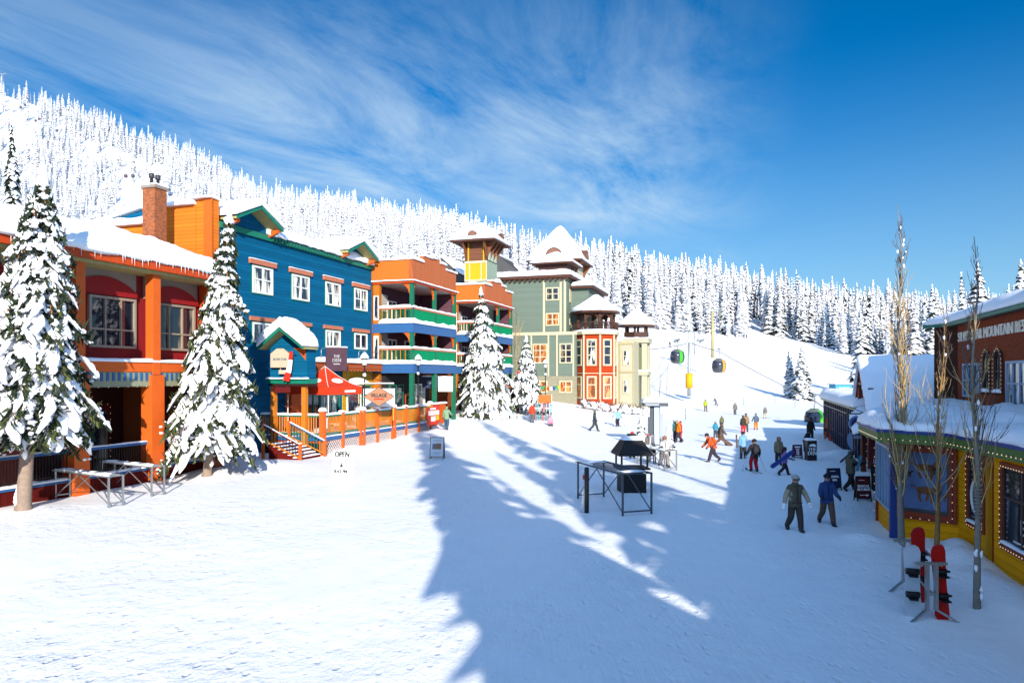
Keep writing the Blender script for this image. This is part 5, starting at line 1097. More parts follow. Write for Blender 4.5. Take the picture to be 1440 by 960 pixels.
# ---------------------------------------------------------------- great spruces of the street, branch by branch
def spruce(name, base, h, rb, zc, seed, label, nlev=26, cones=0, lean=(0,0), white=.8, green=0.3, trunk=.2, shape=.85, nb=7, loc_extra=None):
    r = random.Random(seed); rt = empty(name, base, 0, label, 'tree'); 
    ax = lambda z: (lean[0]*z, lean[1]*z)
    t = MB(); zs = [-.5, 0, .3, zc, h*.5, h*.8, h*.98]; rd = [trunk*1.35, trunk*1.2, trunk, trunk*.85, trunk*.6, trunk*.28, .02]
    t.tube([(ax(z)[0], ax(z)[1], z) for z in zs], rd, 12, 0)
    for k in range(10): q = r.uniform(0, 6.28); z = r.uniform(.2, zc+.3); t.blob((ax(z)[0]+trunk*.95*math.cos(q), ax(z)[1]+trunk*.95*math.sin(q), z), (.09,.09,r.uniform(.1,.3)), 7, 1, .3, k)
    t.build('trunk', [paint('spruce_bark', C(150,132,118), .95, .4, 8), SNOW], rt)
    needle = MB(); snow = MB(); cone = MB()
    for L in range(nlev):
        f = L/(nlev-1); z = zc+(h-.5-zc)*f**.95; R0 = rb*(1-f)**shape*(.93+.14*math.sin(L*2.4))+.16
        n = max(4, int(nb*(1-.42*f)+.5)); a0 = r.uniform(0, 6.28)
        for k in range(n):
            a = a0+6.283*k/n+r.uniform(-.28,.28); ln = R0*r.uniform(.72,1.12); ca, sa = math.cos(a), math.sin(a); zz = z+r.uniform(-.12,.12)*(h-zc)/nlev*2
            droop = ln*r.uniform(.42,.78); ns = 7; pts = []
            for i in range(ns+1):
                q = i/ns; d = ln*q*(1-.10*q); dz = .10*ln*math.sin(q*2.2)*(1-q)*1.6-droop*q**1.6
                x, y = ax(zz); sw = .08*ln*math.sin(q*3+k); pts.append(Vector((x+ca*d-sa*sw, y+sa*d+ca*sw, zz+dz)))
            S = Vector((-sa, ca, 0))
            needle.tube(pts, [.035*(1-.7*i/ns)*(1 if ln > .6 else .5) for i in range(ns+1)], 4, 1, True, False)
            # needle sprays fan out to both sides and hang
            m = int(12+ln*17)
            for j in range(m):
                q = .12+.88*(j+r.random())/m; i = min(ns-1, int(q*ns)); p = pts[i].lerp(pts[i+1], q*ns-i); wl = (.16+.34*ln*math.sin(math.pi*min(1,q*.8+.12))*.5)
                for sg in (-1, 1):
                    l = wl*r.uniform(.7,1.3); d = (S*sg*r.uniform(.7,1.0)+Vector((ca,sa,0))*r.uniform(.25,.9)); d.normalize(); e = p+d*l+Vector((0,0,-l*r.uniform(.5,1.5)))
                    w = .018+.02*r.random(); perp = Vector((ca,sa,.4*r.uniform(-1,1)))*w*1.8
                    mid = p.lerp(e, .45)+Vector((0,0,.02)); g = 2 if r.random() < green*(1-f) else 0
                    lift = Vector((0,0,l*(1.3 if r.random() < .22 else 0))); e = e+lift; needle.add([p, mid+perp, e, mid-perp], [(0,1,2,3)], g)
                    needle.add([mid, e+Vector((0,0,-.02)), mid+Vector((0,0,-w*3.2-.05))], [(0,1,2)], g)
            # snow pad with hanging lobes
            if r.random() < white:
                nl = 7 if ln > 1.3 else (5 if ln > .7 else (3 if ln > .45 else 1))
                for lb in range(nl):
                    mid_ = lb == nl//2; off = (lb-nl//2)*{1:0,3:.25,5:.185,7:.14}[nl]+r.uniform(-.03,.03)*(nl > 1); q0 = r.uniform(.0,.12) if mid_ else r.uniform(.2,.62); q1 = r.uniform(.84,1.03) if mid_ else min(1.02, q0+r.uniform(.25,.6))
                    if not mid_ and r.random() < .09: continue
                    W = ln*(.062+.04*r.random())*(2.2 if nl == 1 else 1)+.055; TH = .06+.06*r.random()+.02*ln; kk = 9; cs = 8; vs = []; fs = []
                    for i in range(kk+1):
                        q = q0+(q1-q0)*i/kk; ii = min(ns-1, int(q*ns)); p = pts[ii].lerp(pts[ii+1], min(1.1, q*ns-ii))+S*off*ln*(math.sin(q*2.0))*.95-Vector((0,0,abs(off)*ln*q*.35))
                        e = i/kk; prof = math.sqrt(max(.0, math.sin(math.pi*min(.985,max(.015,e*.93+.03)))))*(.75+.4*e if e < .8 else 1)
                        tip = 1-.35*e
                        for c in range(cs):
                            th = 2*math.pi*c/cs; nz_ = 1+.5*mn.noise(p*9)+.75*mn.noise(p*3.4+Vector((c*.35,seed,lb)))
                            up = math.sin(th); vv = p+S*math.cos(th)*W*prof*nz_*tip+Vector((0,0,1))*(TH*prof*nz_*(up if up > 0 else up*.35)+.03)
                            vs.append(vv)
                    for i in range(kk):
                        for c in range(cs): fs.append((i*cs+c,(i+1)*cs+c,(i+1)*cs+(c+1)%cs,i*cs+(c+1)%cs))
                    fs.append([c for c in range(cs)]); fs.append([kk*cs+c for c in range(cs)][::-1]); snow.add(vs, fs, 0, True)
                # small clumps on side twigs
                for j in range(int(6+ln*9)):
                    q = r.uniform(.35,1.0); i = min(ns-1, int(q*ns)); p = pts[i].lerp(pts[i+1], q*ns-i)+S*r.uniform(-1,1)*.32*ln+Vector((0,0,-.10*ln*r.random())); s_ = r.uniform(.03,.10); snow.blob(p, (s_*1.3,s_*1.3,s_*.8), 6, 0, .3, j+k)
            if cones and f > .52 and r.random() < cones:
                for j in range(r.randint(3,8)):
                    q = r.uniform(.5,1.02); i = min(ns-1, int(q*ns)); p = pts[i].lerp(pts[i+1], q*ns-i)+S*r.uniform(-.2,.2)*ln; cone.tube([p+Vector((0,0,.0)), p+Vector((r.uniform(-.02,.02),0,-.07)), p+Vector((0,0,-.17))], [.015,.036,.012], 5, 0)
    x, y = ax(h); snow.blob((x, y, h-.12), (.14,.14,.36), 8, 0, .25, seed); snow.blob((x, y, h-.45), (.24,.24,.2), 8, 0, .3, seed+1)
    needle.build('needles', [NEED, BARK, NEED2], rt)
    if cone.v: cone.build('cones', CONE, rt)
    snow.build('snow_load', snow_mat('bough_snow', .8, 9), rt)
    return rt
def gpos(px, py): g = ground(px, py); return g
spruce('spruce_tree', gpos(33, 716), 12.2, 2.4, 3.4, 21, 'big cone bearing spruce loaded with snow at the left edge before the red lodge', 20, 1.0, (.06,0), .97, .35, .24, .68, 9)
spruce('spruce_tree', gpos(291, 669), 12.7, 2.45, 2.2, 22, 'tall snow laden spruce leaning slightly, between the lodge and the blue pavilion', 23, .6, (.085,0), .97, .55, .21, .95, 8)
b3 = gpos(687, 586); spruce('spruce_tree', b3, 12.3, 3.3, .7, 23, 'rounded snow smothered spruce in front of the second orange wing', 19, 0, (-.06,0), 1, .6, .2, .78, 9)
b4 = gpos(741, 582); spruce('spruce_tree', b4, 7.9, 2.0, 1.7, 24, 'smaller snow covered spruce with bare trunk above the ski racks', 14, 0, (-.01,0), 1, .2, .16, .75, 8)
# ---------------------------------------------------------------- terrace with its fence, stairs and market tent
ORF2 = paint('picket_orange', (.68,.23,.02), .55, .15)
def terrace():
    a = -26.2; u0 = 46.1; rt = empty('terrace', origin(a, u0), ROT, 'raised wooden terrace with orange picket fence and blue edge in front of the blue hotel', 'terrace')
    L = 15.6; zf = 1.02
    f = MB(); f.box(0, L, .02, 4.5, zf-.25, zf, 0); f.box(-.08, L+.05, -.1, .02, zf-.1, zf+.14, 1); f.box(-.1, .02, .02, 4.5, zf-.1, zf+.14, 1); f.box(.05, .3, .3, 4.4, -.3, zf-.26, 2)
    fl = f.build('deck', [ORF, BLUEP, DARK], rt)
    s = MB(); s.slab((.1,.15,zf),(L,.15,zf),(L,4.4,zf),(.1,4.4,zf), .2, lump=.07, edge=.2, step=.4); s.slab((-.05,-.12,zf+.14),(L,-.12,zf+.14),(L,.03,zf+.14),(-.05,.03,zf+.14), .05, lump=.01, edge=.04, step=.5); s.build('deck_snow', SNOW, fl)
    lt = MB(); x = .1
    while x < L: lt.bar((x,-.02,-.1),(min(x+.9,L),-.02,zf-.12),.035,.02); lt.bar((min(x+.9,L),-.04,-.1),(x,-.04,zf-.12),.035,.02); x += .22
    lt.build('lattice_skirt', paint('white_lattice', C(225,215,215)), rt)
    def run(p, q, nposts, name='fence_panel'):
        p = Vector(p); q = Vector(q); d = (q-p); Ln = d.length; d.normalize()
        for k in range(nposts):
            A = p+d*Ln*k/nposts; B = p+d*Ln*(k+1)/nposts; m = MB(); 
            m.bar(A+Vector((0,0,2.44)), B+Vector((0,0,2.44)), .10, .09, 1); m.bar(A+Vector((0,0,1.34)), B+Vector((0,0,1.34)), .08, .09, 1)
            n = int((B-A).length/.165)
            for i in range(1, n): c = A.lerp(B, i/n); m.bar(c+Vector((0,0,1.30)), c+Vector((0,0,2.40)), .075, .03, 0) if d.x > .5 else m.bar(c+Vector((0,0,1.30)), c+Vector((0,0,2.40)), .03, .075, 0)
            w = Vector((-d.y, d.x, 0))*.09; z = Vector((0,0,2.49)); m.slab(A-w+z, B-w+z, B+w+z, A+w+z, .12, 2, .02, .07, .3, .0)
            m.build(name, [ORF2, TEAL, SNOW], rt)
    run((.25,0,0), (L,0,0), 7); run((0,4.5,0), (0,.25,0), 2)
    for k, x in enumerate([0, 2.2, 4.4, 4.85, 6.7, 8.9, 9.3, 11.1, 13.3, L]):
        big = .17 if k == 0 else .1; p = MB(); p.box(x-big, x+big, -.16, .12, -.35, 2.62 if k else 2.75, 0); p.slab((x-big-.03,-.2,2.62 if k else 2.75),(x+big+.03,-.2,2.62 if k else 2.75),(x+big+.03,.16,2.62 if k else 2.75),(x-big-.03,.16,2.62 if k else 2.75), .22 if k % 3 == 0 else .1, 1, .03, .1, .2, .03)
        p.build('fence_post', [ORP, SNOW], rt)
    t = MB(); t.box(.22, .26, -.2, -.165, 1.7, 2.35); t.build('notice', WHITE, rt)
    # solid orange stretch of fence towards the big tree
    q = MB(); q.box(L+.6, L+4.6, .6, .7, .4, 2.5, 0); q.slab((L+.5,.5,2.5),(L+4.7,.5,2.5),(L+4.7,.8,2.5),(L+.5,.8,2.5), .15, 1, .02, .1, .3); q.box(L+4.8, L+9, 1.8, 1.9, .4, 2.0, 2); q.build('solid_fence', [siding('solid_orange_boards', (.70,.13,.012), 'X', .2, .08), SNOW, MAROON], rt)
    # stairs down to the snow
    st = MB(); xs = -1.4
    for i in range(6): st.box(xs-1.4, xs+.9, -.2+i*.33, .13+i*.33, -.4, .18+i*.15, 0); st.slab((xs-1.4,-.2+i*.33,.18+i*.15),(xs+.9,-.2+i*.33,.18+i*.15),(xs+.9,.13+i*.33,.18+i*.15),(xs-1.4,.13+i*.33,.18+i*.15), .05, 1, .01, .05)
    so_ = st.build('staircase', [MAROON, SNOW], rt)
    for x, cm in ((xs+1.0, TEAL), (xs-1.5, BLACKM)):
        r = MB(); A = Vector((x,2.1,2.05)); B = Vector((x,-.45,.95)); r.bar(A, B, .09, .07, 0); r.bar(A-Vector((0,0,.85)), B-Vector((0,0,.75)), .06, .06, 2)
        for i in range(12): c = A.lerp(B, (i+.5)/12); r.bar(c-Vector((0,0,.8)), c, .03, .03, 1)
        r.bar(A-Vector((0,0,2.2)), A+Vector((0,0,.1)), .14, .14, 3); r.bar(B-Vector((0,0,1.3)), B+Vector((0,0,.08)), .14, .14, 3)
        w = Vector((.05,0,.04)); r.slab(A-w+Vector((0,0,.08)), B-w+Vector((0,0,.08)), B+w, A+w, .05, 4, .01, .03, .3, 0); r.build('handrail', [BLUEP if cm is TEAL else MAROON, cm, ORF2, ORP, SNOW], so_)
terrace()
REDT_ = paint('tent_red', (.72,.05,.012), .6, .06)
def tent():
    # canopy corners in the picture: left 440,545 front 460,555 right 500,545
    O = Vector((0,0,0)); c = at(457, 546, 47.4); rt = empty('market_tent', (c.x, c.y, 1.02), ROT-.12, 'red pop up market tent with white legs standing on the terrace', 'tent')
    h = 1.72; z0, z1, zp = 2.7, 3.2, 4.55
    m = MB(); crn = [(-h,-h),(h,-h),(h,h),(-h,h)]
    for i in range(4):
        a, b = crn[i], crn[(i+1)%4]; m.prism([(a[0],a[1],z0+.04*(i%2)),(b[0],b[1],z0),(b[0],b[1],z1),(a[0],a[1],z1)], (.01 if i % 2 else 0, .01, 0), 0)
        n = 6; vs = []; fs = []
        for r_ in range(n+1):
            f = r_/n; zz = z1+(zp-z1)*(f**1.5)
            for k in range(5): g = k/4; vs.append(((a[0]*(1-g)+b[0]*g)*(1-f), (a[1]*(1-g)+b[1]*g)*(1-f), zz-.12*math.sin(math.pi*g)*(1-f)*f*2))
        for r_ in range(n):
            for k in range(4): fs.append((r_*5+k, r_*5+k+1, (r_+1)*5+k+1, (r_+1)*5+k))
        m.add(vs, fs, 0, True)
        for r_ in range(n): f, f2 = r_/n, (r_+1)/n; m.bar((a[0]*(1-f)*1.005,a[1]*(1-f)*1.005,z1+(zp-z1)*f**1.5+.015),(a[0]*(1-f2)*1.005,a[1]*(1-f2)*1.005,z1+(zp-z1)*f2**1.5+.015),.03,.02,1)
    for (sx, sy, rot) in ((0,-1,0),(-1,0,1)):
        # white teardrop mark on the two slopes seen from the street
        P = [( .55*math.cos(q)*(1 if rot == 0 else 0), .55*math.cos(q)*(1 if rot else 0), .16*math.sin(q)) for q in [2*math.pi*i/14 for i in range(14)]]
        f = .42; y = sy*h*(1-f); x = sx*h*(1-f); m.prism([(p[0]+x+sx*(.02-p[2]*.95), p[1]+y+sy*(.02-p[2]*.95), z1+(zp-z1)*f**1.5+p[2]+.02) for p in P], (sx*.02, sy*.02, .01), 1)
    add_text(m, 'MONASHEE', (.2,-h-.012,z0+.2), .3, 1, .9, depth=.004, bold=.008) if False else m.box(-.1, 1.0, -h-.02, -h-.005, z0+.14, z0+.28, 1)
    m.build('canopy', [REDT_, WHITE], rt)
    for k, (x, y) in enumerate(crn): l = MB(); l.bar((x*.97,y*.97,0),(x*.97,y*.97,z0+.1),.05,.05); l.build('leg', WHITE, rt)
    s = MB(); s.bar((-h,-h,2.4),(0,-h,2.72),.02,.02); s.bar((0,-h,2.72),(h,-h,2.4),.02,.02); s.build('scissor_frame', STEEL, rt)
    # table under it
    g = Vector((c.x, c.y, 1.02)); tb = empty('folding_table', g+Vector((.5,.9,.0)), ROT, 'white covered table with red goods under the market tent', 'table')
    t = MB(); t.box(-.8,.8,-.35,.35,.7,.74,0); t.box(-.82,.82,-.37,-.36,.1,.74,0); 
    for i in range(4): t.box(-.6+i*.35,-.45+i*.35,-.2,.1,.745,.9,1)
    t.build('table_top', [WHITE, REDT_], tb)
    for x in (-.7,.7): MB().box(x-.03,x+.03,-.05,.05,0,.7).build('leg', STEEL, tb)
tent()

# ---------------------------------------------------------------- lamps, signs
def lamp(px, base_y, top_y, Y, label, arm=False):
    x = (px-720)/1000*Y; z0 = CAMZ+(HOR-base_y)/1000*Y; H = CAMZ+(HOR-top_y)/1000*Y-z0; rt = empty('street_lamp', (x, Y, z0), ROT, label, 'street lamp', 'street lamps with snow capped lanterns')
    p = MB(); p.tube([(0,0,-.6),(0,0,.5),(0,0,.55),(0,0,H-1.0)], [.09,.09,.05,.045], 8); p.tube([(0,0,H-1.75),(0,0,H-1.68)], [.08,.08], 8); p.build('pole', plain('dark_green_iron', (.015,.03,.028), .5, .3), rt)
    l = MB(); l.lathe([(.06,H-1.0),(.14,H-.92),(.2,H-.5),(.27,H-.48),(.27,H-.44),(.12,H-.26),(.02,H-.22)], (0,0,0), 8, 0, False); l.lathe([(.148,H-.88),(.198,H-.52)], (0,0,0), 8, 1, False); lo = l.build('lantern', [plain('dark_green_iron', (.015,.03,.028), .5, .3), plain('frosted_lens', (.5,.52,.5), .3)], rt)
    s = MB(); s.lathe([(.27,H-.43),(.31,H-.40),(.28,H-.28),(.15,H-.1),(.03,H),(0,H)], (0,0,0), 10, 0, True); s.blob((0,0,H-1.55), (.13,.13,.13), 8); s.build('snow_cap', SNOW, lo)
    return rt, H
lampA, HA = lamp(512.5, 603, 495, 48.6, 'dark lamp post carrying the diamond village sign on its arm')
lamp(588, 602, 498, 58.0, 'lamp post beside the red banner at the terrace end')
lamp(767, 576, 505, 74.0, 'lamp post behind the ski racks left of the sage hotel')
def village_sign():
    c = at(533, 557.5, 48.5); rt = empty('hanging_sign', c, 0, 'diamond shaped tan VILLAGE sign hanging over the terrace fence', 'sign')
    w, h = 1.08, .68; m = MB(); m.prism([(-w,-.03,0),(0,-.03,-h),(w,-.03,0),(0,-.03,h)], (0,.06,0), 1); k = .94
    m.prism([(-w*k,-.045,0),(0,-.045,-h*k),(w*k,-.045,0),(0,-.045,h*k)], (0,.014,0), 0)
    add_text(m, 'VILLAGE', (0,-.055,.08), .36, 1, .82, depth=.006, bold=.014)
    m.prism([(-.36,-.053,-.14),(0,-.053,-.09),(.36,-.053,-.14),(.30,-.053,-.24),(0,-.053,-.2),(-.30,-.053,-.24)], (0,.008,0), 2)
    m.build('sign_board', [plain('tan_board', (.30,.13,.065), .6), plain('sign_dark', (.02,.018,.02), .5), paint('sign_red', (.45,.04,.012))], rt)
    a = MB(); a.bar((-1.0,0,.86),(1.0,0,.86),.05,.05); a.bar((-.5,0,.86),(-.5,0,.33),.02,.02); a.bar((.5,0,.86),(.5,0,.33),.02,.02); a.tube([(-1.0,0,1.9),(-.3,0,1.2),(.7,0,.95)], .025, 6); a.build('bracket_arm', BLACKM, rt)
    s = MB(); s.slab((-1.0,-.04,.885),(1.0,-.04,.885),(1.0,.04,.885),(-1.0,.04,.885), .06, 0, .01, .03, .2); s.build('snow_cap', SNOW, rt)
    p = at(533, 559, 50.5); wb = empty('notice_panel', p, ROT*0+.0, 'large blank white panel standing behind the diamond sign', 'panel'); MB().box(-1.12, 1.12, 0, .05, -.65, .65).build('panel', WHITE, wb)
    for x in (-1, 1): MB().box(x-.04, x+.04, .055, .12, -1.6, .65).build('stake', paint('yellow_stake', (.6,.35,.03)), wb)
village_sign()
def board(name, px, py, hpx, wpx, yaw, faces, label, cat='sign', frame=BLACKM, panel=WHITE, lean=.17, legs=True):
    g = ground(px, py); Y = g.y; H = hpx*Y/1000; W = wpx*Y/1000; rt = empty(name, g, yaw, label, cat)
    for sgn in (1, -1):
        M = Matrix.Translation((0, -sgn*lean*H, 0)) @ (Matrix.Identity(4) if sgn > 0 else Matrix.Rotation(math.pi, 4, 'Z')) @ Matrix.Rotation(-lean*.95, 4, 'X')
        z0 = .1*H if legs else .0
        m = MB(M); t = .035; m.box(-W/2, -W/2+t, -.02, .02, 0, H, 0); m.box(W/2-t, W/2, -.02, .02, 0, H, 0); m.box(-W/2+t, W/2-t, -.02, .02, H-t, H, 0); m.box(-W/2+t, W/2-t, -.02, .02, z0, z0+t, 0)
        m.box(-W/2+t, W/2-t, -.008, .008, z0+t, H-t, 1); p = m.build('board_panel', [frame, panel], rt)
        if sgn > 0 and faces:
            mats = faces[0]; tm = MB(M)
            for kind, *ar in faces[1:]:
                if kind == 't': body, z, size, sx, mi = ar; add_text(tm, body, (0, -.02, z*H), size*H, mi, sx, depth=.004, bold=.045*size*H)
                elif kind == 'b': x0, x1, za, zb, mi = ar; tm.box(x0*W, x1*W, -.0205, -.0085, za*H, zb*H, mi)
                elif kind == 'p': poly, mi = ar; tm.prism([(x*W, -.0205, z*H) for x, z in poly], (0, .01, 0), mi)
            tm.build('lettering', mats, p)
    return rt
INK = plain('sign_ink', (.03,.03,.035), .6); LET = plain('white_lettering', (.8,.8,.82), .5); GRY = plain('grey_ink', (.25,.25,.27), .6)
board('sandwich_board', 482, 673, 41, 27, ROT-math.pi/2+.12, [[INK, GRY],('t','OPEN',.84,.27,.78,0),('p',[(-.09,.42),(.09,.42),(.05,.52),(-.05,.52)],0),('p',[(-.03,.53),(.03,.53),(0,.64)],0),('b',-.012,.012,.38,.42,0),('t','BLACK PINE',.27,.15,.62,0),('b',-.25,.2,.1,.12,1)],
      'white A frame board reading OPEN on the sunlit snow before the terrace', frame=WHITE, legs=False)
board('sandwich_board', 615, 645, 31, 20, -.12, [[plain('photo_brown', (.22,.09,.04), .5), plain('photo_grey', (.12,.12,.14), .5), GRY],('b',-.05,.3,.45,.72,0),('b',-.32,-.05,.45,.70,1),('b',-.3,.3,.86,.875,2),('b',-.25,.25,.80,.815,2),('b',-.3,.3,.3,.315,2),('b',-.25,.25,.24,.255,2)],
      'pale A frame board with a small photo standing in the blue shade', panel=paint('poster_white', C(215,222,228)))
MAR = paint('sign_maroon', (.12,.018,.018), .5); NVY = paint('sign_navy', (.012,.022,.06), .5); PURS = paint('sign_plum', (.12,.025,.07), .5)
board('sandwich_board', 1213, 704, 35, 20, -.05, [[LET],('t','RENTAL',.60,.15,.85,0),('t','RETURNS',.47,.15,.78,0),('b',-.28,.18,.235,.265,0),('p',[(.16,.2),(.34,.25),(.16,.30)],0),('b',-.3,.1,.83,.85,0)],
      'dark red A frame board reading RENTAL RETURNS with an arrow', panel=MAR)
board('sandwich_board', 1172, 689, 31, 19, .08, [[LET],('t','RENTAL',.62,.14,.85,0),('t','SKIS',.47,.14,.85,0),('b',-.3,.1,.86,.88,0)], 'dark navy A frame rental board behind the man in the blue jacket', panel=NVY)
board('sandwich_board', 1121, 645, 20, 13, .05, [[LET, PURS],('b',-.3,.3,.80,.88,0),('b',-.2,.2,.68,.72,0),('b',-.13,.13,.3,.62,0),('b',-.07,.07,.34,.58,1),('b',-.35,.35,.16,.21,0)], 'small plum coloured sign board left of the black box sign', panel=PURS)
def den_sign():
    g = ground(1140, 647); s = g.y/1000; rt = empty('box_sign', g, 0, 'black box shaped sign reading THE DEN with snow on top', 'sign'); W, H = 13*s, 28*s
    MB().box(-W/2, W/2, -.22, .22, -.1, H).build('body', plain('box_black', (.012,.012,.014), .45), rt)
    m = MB(); add_text(m, 'THE', (0,-.23,H*.56), .30, 0, .85, depth=.006, bold=.01); add_text(m, 'DEN', (0,-.23,H*.36), .30, 0, .85, depth=.006, bold=.01)
    m.prism([(-.22,-.236,H*.72),(-.1,-.236,H*.82),(.12,-.236,H*.84),(.22,-.236,H*.74),(.18,-.236,H*.69),(0,-.236,H*.72)], (0,.01,0), 0); m.build('lettering', LET, rt)
    s_ = MB(); s_.slab((-W/2,-.22,H),(W/2,-.22,H),(W/2,.22,H),(-W/2,.22,H), .12, 0, .02, .1, .15); s_.build('snow_cap', SNOW, rt)
den_sign()
def round_sign():
    g = ground(1214, 663); rt = empty('round_sign', g, 0, 'round blue and white emblem sign hanging from a red brown post by the shed', 'sign'); Y = g.y; k = Y/1000; H = 83*k
    p = MB(); p.box(-.1,.1,-.1,.1,-.4,H,0); p.bar((-24*k,0,H-.06),(6*k,0,H-.06),.05,.06,1); p.bar((-20*k,0,H+.3),(0,0,H),.03,.03,1); p.build('post', [paint('post_red_brown', (.13,.03,.015)), BLACKM], rt)
    cx, cz = -10.3*k, H-15.4*k; r = .40
    m = MB(); D = lambda rr, y, mi, n=32: m.prism([(cx+rr*math.cos(2*math.pi*i/n), y, cz+rr*math.sin(2*math.pi*i/n)) for i in range(n)], (0,.02,0), mi)
    D(r, -.04, 0); D(r*.92, -.062, 1); D(r*.66, -.084, 2)
    m.prism([(cx-.2,-.1,cz-.12),(cx+.2,-.1,cz-.12),(cx+.16,-.1,cz+.02),(cx,-.1,cz+.16),(cx-.16,-.1,cz+.02)], (0,.014,0), 3); m.prism([(cx-.09,-.115,cz-.12),(cx+.09,-.115,cz-.12),(cx+.06,-.115,cz+.05),(cx-.06,-.115,cz+.05)], (0,.014,0), 2)
    m.prism([(cx-r*.9,-.1,cz-.22),(cx+r*.9,-.1,cz-.22),(cx+r*.8,-.1,cz-.13),(cx-r*.8,-.1,cz-.13)], (0,.012,0), 0)
    m.bar((cx,0,cz+r),(cx,0,H-.05),.02,.02,2); m.build('disc', [paint('sign_pale_blue', C(170,190,215)), paint('sign_mid_blue', C(80,110,160)), NVY, paint('emblem_red', (.28,.05,.03))], rt)
    b = MB(); b.box(cx-.12, cx+.42, -.03, .0, cz-.78, cz-.62); b.build('small_plate', paint('sign_pale_blue', C(170,190,215)), rt)
    bulbs(rt, [[(.11,-.12,.2),(.11,-.12,H)]], .35, .015)
round_sign()
def feather_flag():
    g = ground(1199, 655); rt = empty('feather_flag', g, 0, 'light blue feather flag standing beside the round sign', 'flag'); k = g.y/1000; H = 47*k
    MB().tube([(0,0,-.2),(0,0,H*.7),(-.03,0,H)], .02, 6).build('pole', STEEL, rt)
    pts = [(0,.5*H),(0,H*.97),(-.12,H),(-.25,.93*H),(-.3,.8*H),(-.24,.62*H),(-.1,.5*H)]; MB().prism([(x,0,z) for x, z in pts], (0,.012,0)).build('flag_cloth', paint('flag_light_blue', C(150,185,225), .7, .1), rt)
feather_flag()
def poster():
    c = at(473.5, 505, 49.6); rt = empty('banner', c, ROT-math.pi/2+.75, 'large dark poster with pale lettering hung above the tent', 'poster'); w = .72; h = .82
    m = MB(); m.box(-w,w,0,.06,-h,h,0); m.slab((-w,-.05,h),(w,-.05,h),(w,.1,h),(-w,.1,h), .07, 2, .01, .05); add_text(m, 'THE', (0,-.01,.2), .3, 1, .8, depth=.004, bold=.008); add_text(m, 'DEN', (0,-.01,-.08), .34, 1, .9, depth=.004, bold=.008); m.box(-.22,.22,-.01,-.001,-.36,-.3,1)
    m.build('panel', [paint('poster_dark', (.05,.02,.035), .5, .5, 1.5), plain('pale_grey_ink', (.35,.36,.38), .6), SNOW], rt)
    p = MB(); p.bar((-w,.12,-1.3),(-w,.12,h),.05,.05); p.bar((w,.12,-1.3),(w,.12,h),.05,.05); p.build('frame', BLACKM, rt)
poster()
def banners():
    a = at(609.5, 583, 57.0); rt = empty('banner', a, ROT, 'red banner with white and yellow lettering on the end of the terrace fence', 'banner')
    m = MB(); L = 2.55; m.box(-L/2, L/2, -.03, 0, -.78, .75, 0)
    m.box(-L*.28,L*.14,-.045,-.031,.42,.56,1); m.box(-L*.4,L*.4,-.045,-.031,-.02,.34,1); m.box(-L*.2,L*.12,-.045,-.031,-.5,-.12,1); m.box(L*.18,L*.4,-.045,-.031,-.46,-.06,2); m.box(-L*.5,-L*.1,-.045,-.031,.66,.74,2)
    for i in range(7): m.box(-L*.38+i*.29,-L*.38+i*.29+.05,-.05,-.046,.02,.3,0)
    m.build('cloth', [paint('banner_red', (.68,.045,.02), .6), WHITE, paint('banner_yellow', (.75,.5,.03))], rt)
    for (px, py, w, h, col, lab, Y) in ((605, 537.5, .62, .5, 'navy', 'dark navy hanging banner under the first balcony', 63), (626.5, 540.5, .56, .62, 'white', 'white hanging menu board beside the dark banner', 63)):
        c = at(px, py, Y); b = empty('hanging_board', c, 0, lab, 'sign'); m = MB(); m.box(-w*1.15, w*1.15, -.03, .03, -h, h, 0); m.slab((-w*1.15,-.08,h),(w*1.15,-.08,h),(w*1.15,.08,h),(-w*1.15,.08,h), .1, 2, .02, .05, .3)
        if col == 'navy': m.prism([(-.3,-.045,-.1),(-.2,-.045,.12),(.1,-.045,.16),(.22,-.045,-.02),(.1,-.045,-.12)], (0,.012,0), 1); m.box(.2,.5,-.045,-.031,-.12,-.06,3)
        else: 
            for i in range(5): m.box(-.4,.1+.1*(i%2),-.04,-.031,.3-i*.16,.34-i*.16,1)
            m.prism([(.2,-.04,-.3),(.4,-.04,.1),(.5,-.04,-.25)], (0,.008,0), 1)
        m.build('board', [NVY if col == 'navy' else WHITE, plain('pale_grey_ink', (.35,.36,.38), .6), SNOW, REDT_], b)
banners()

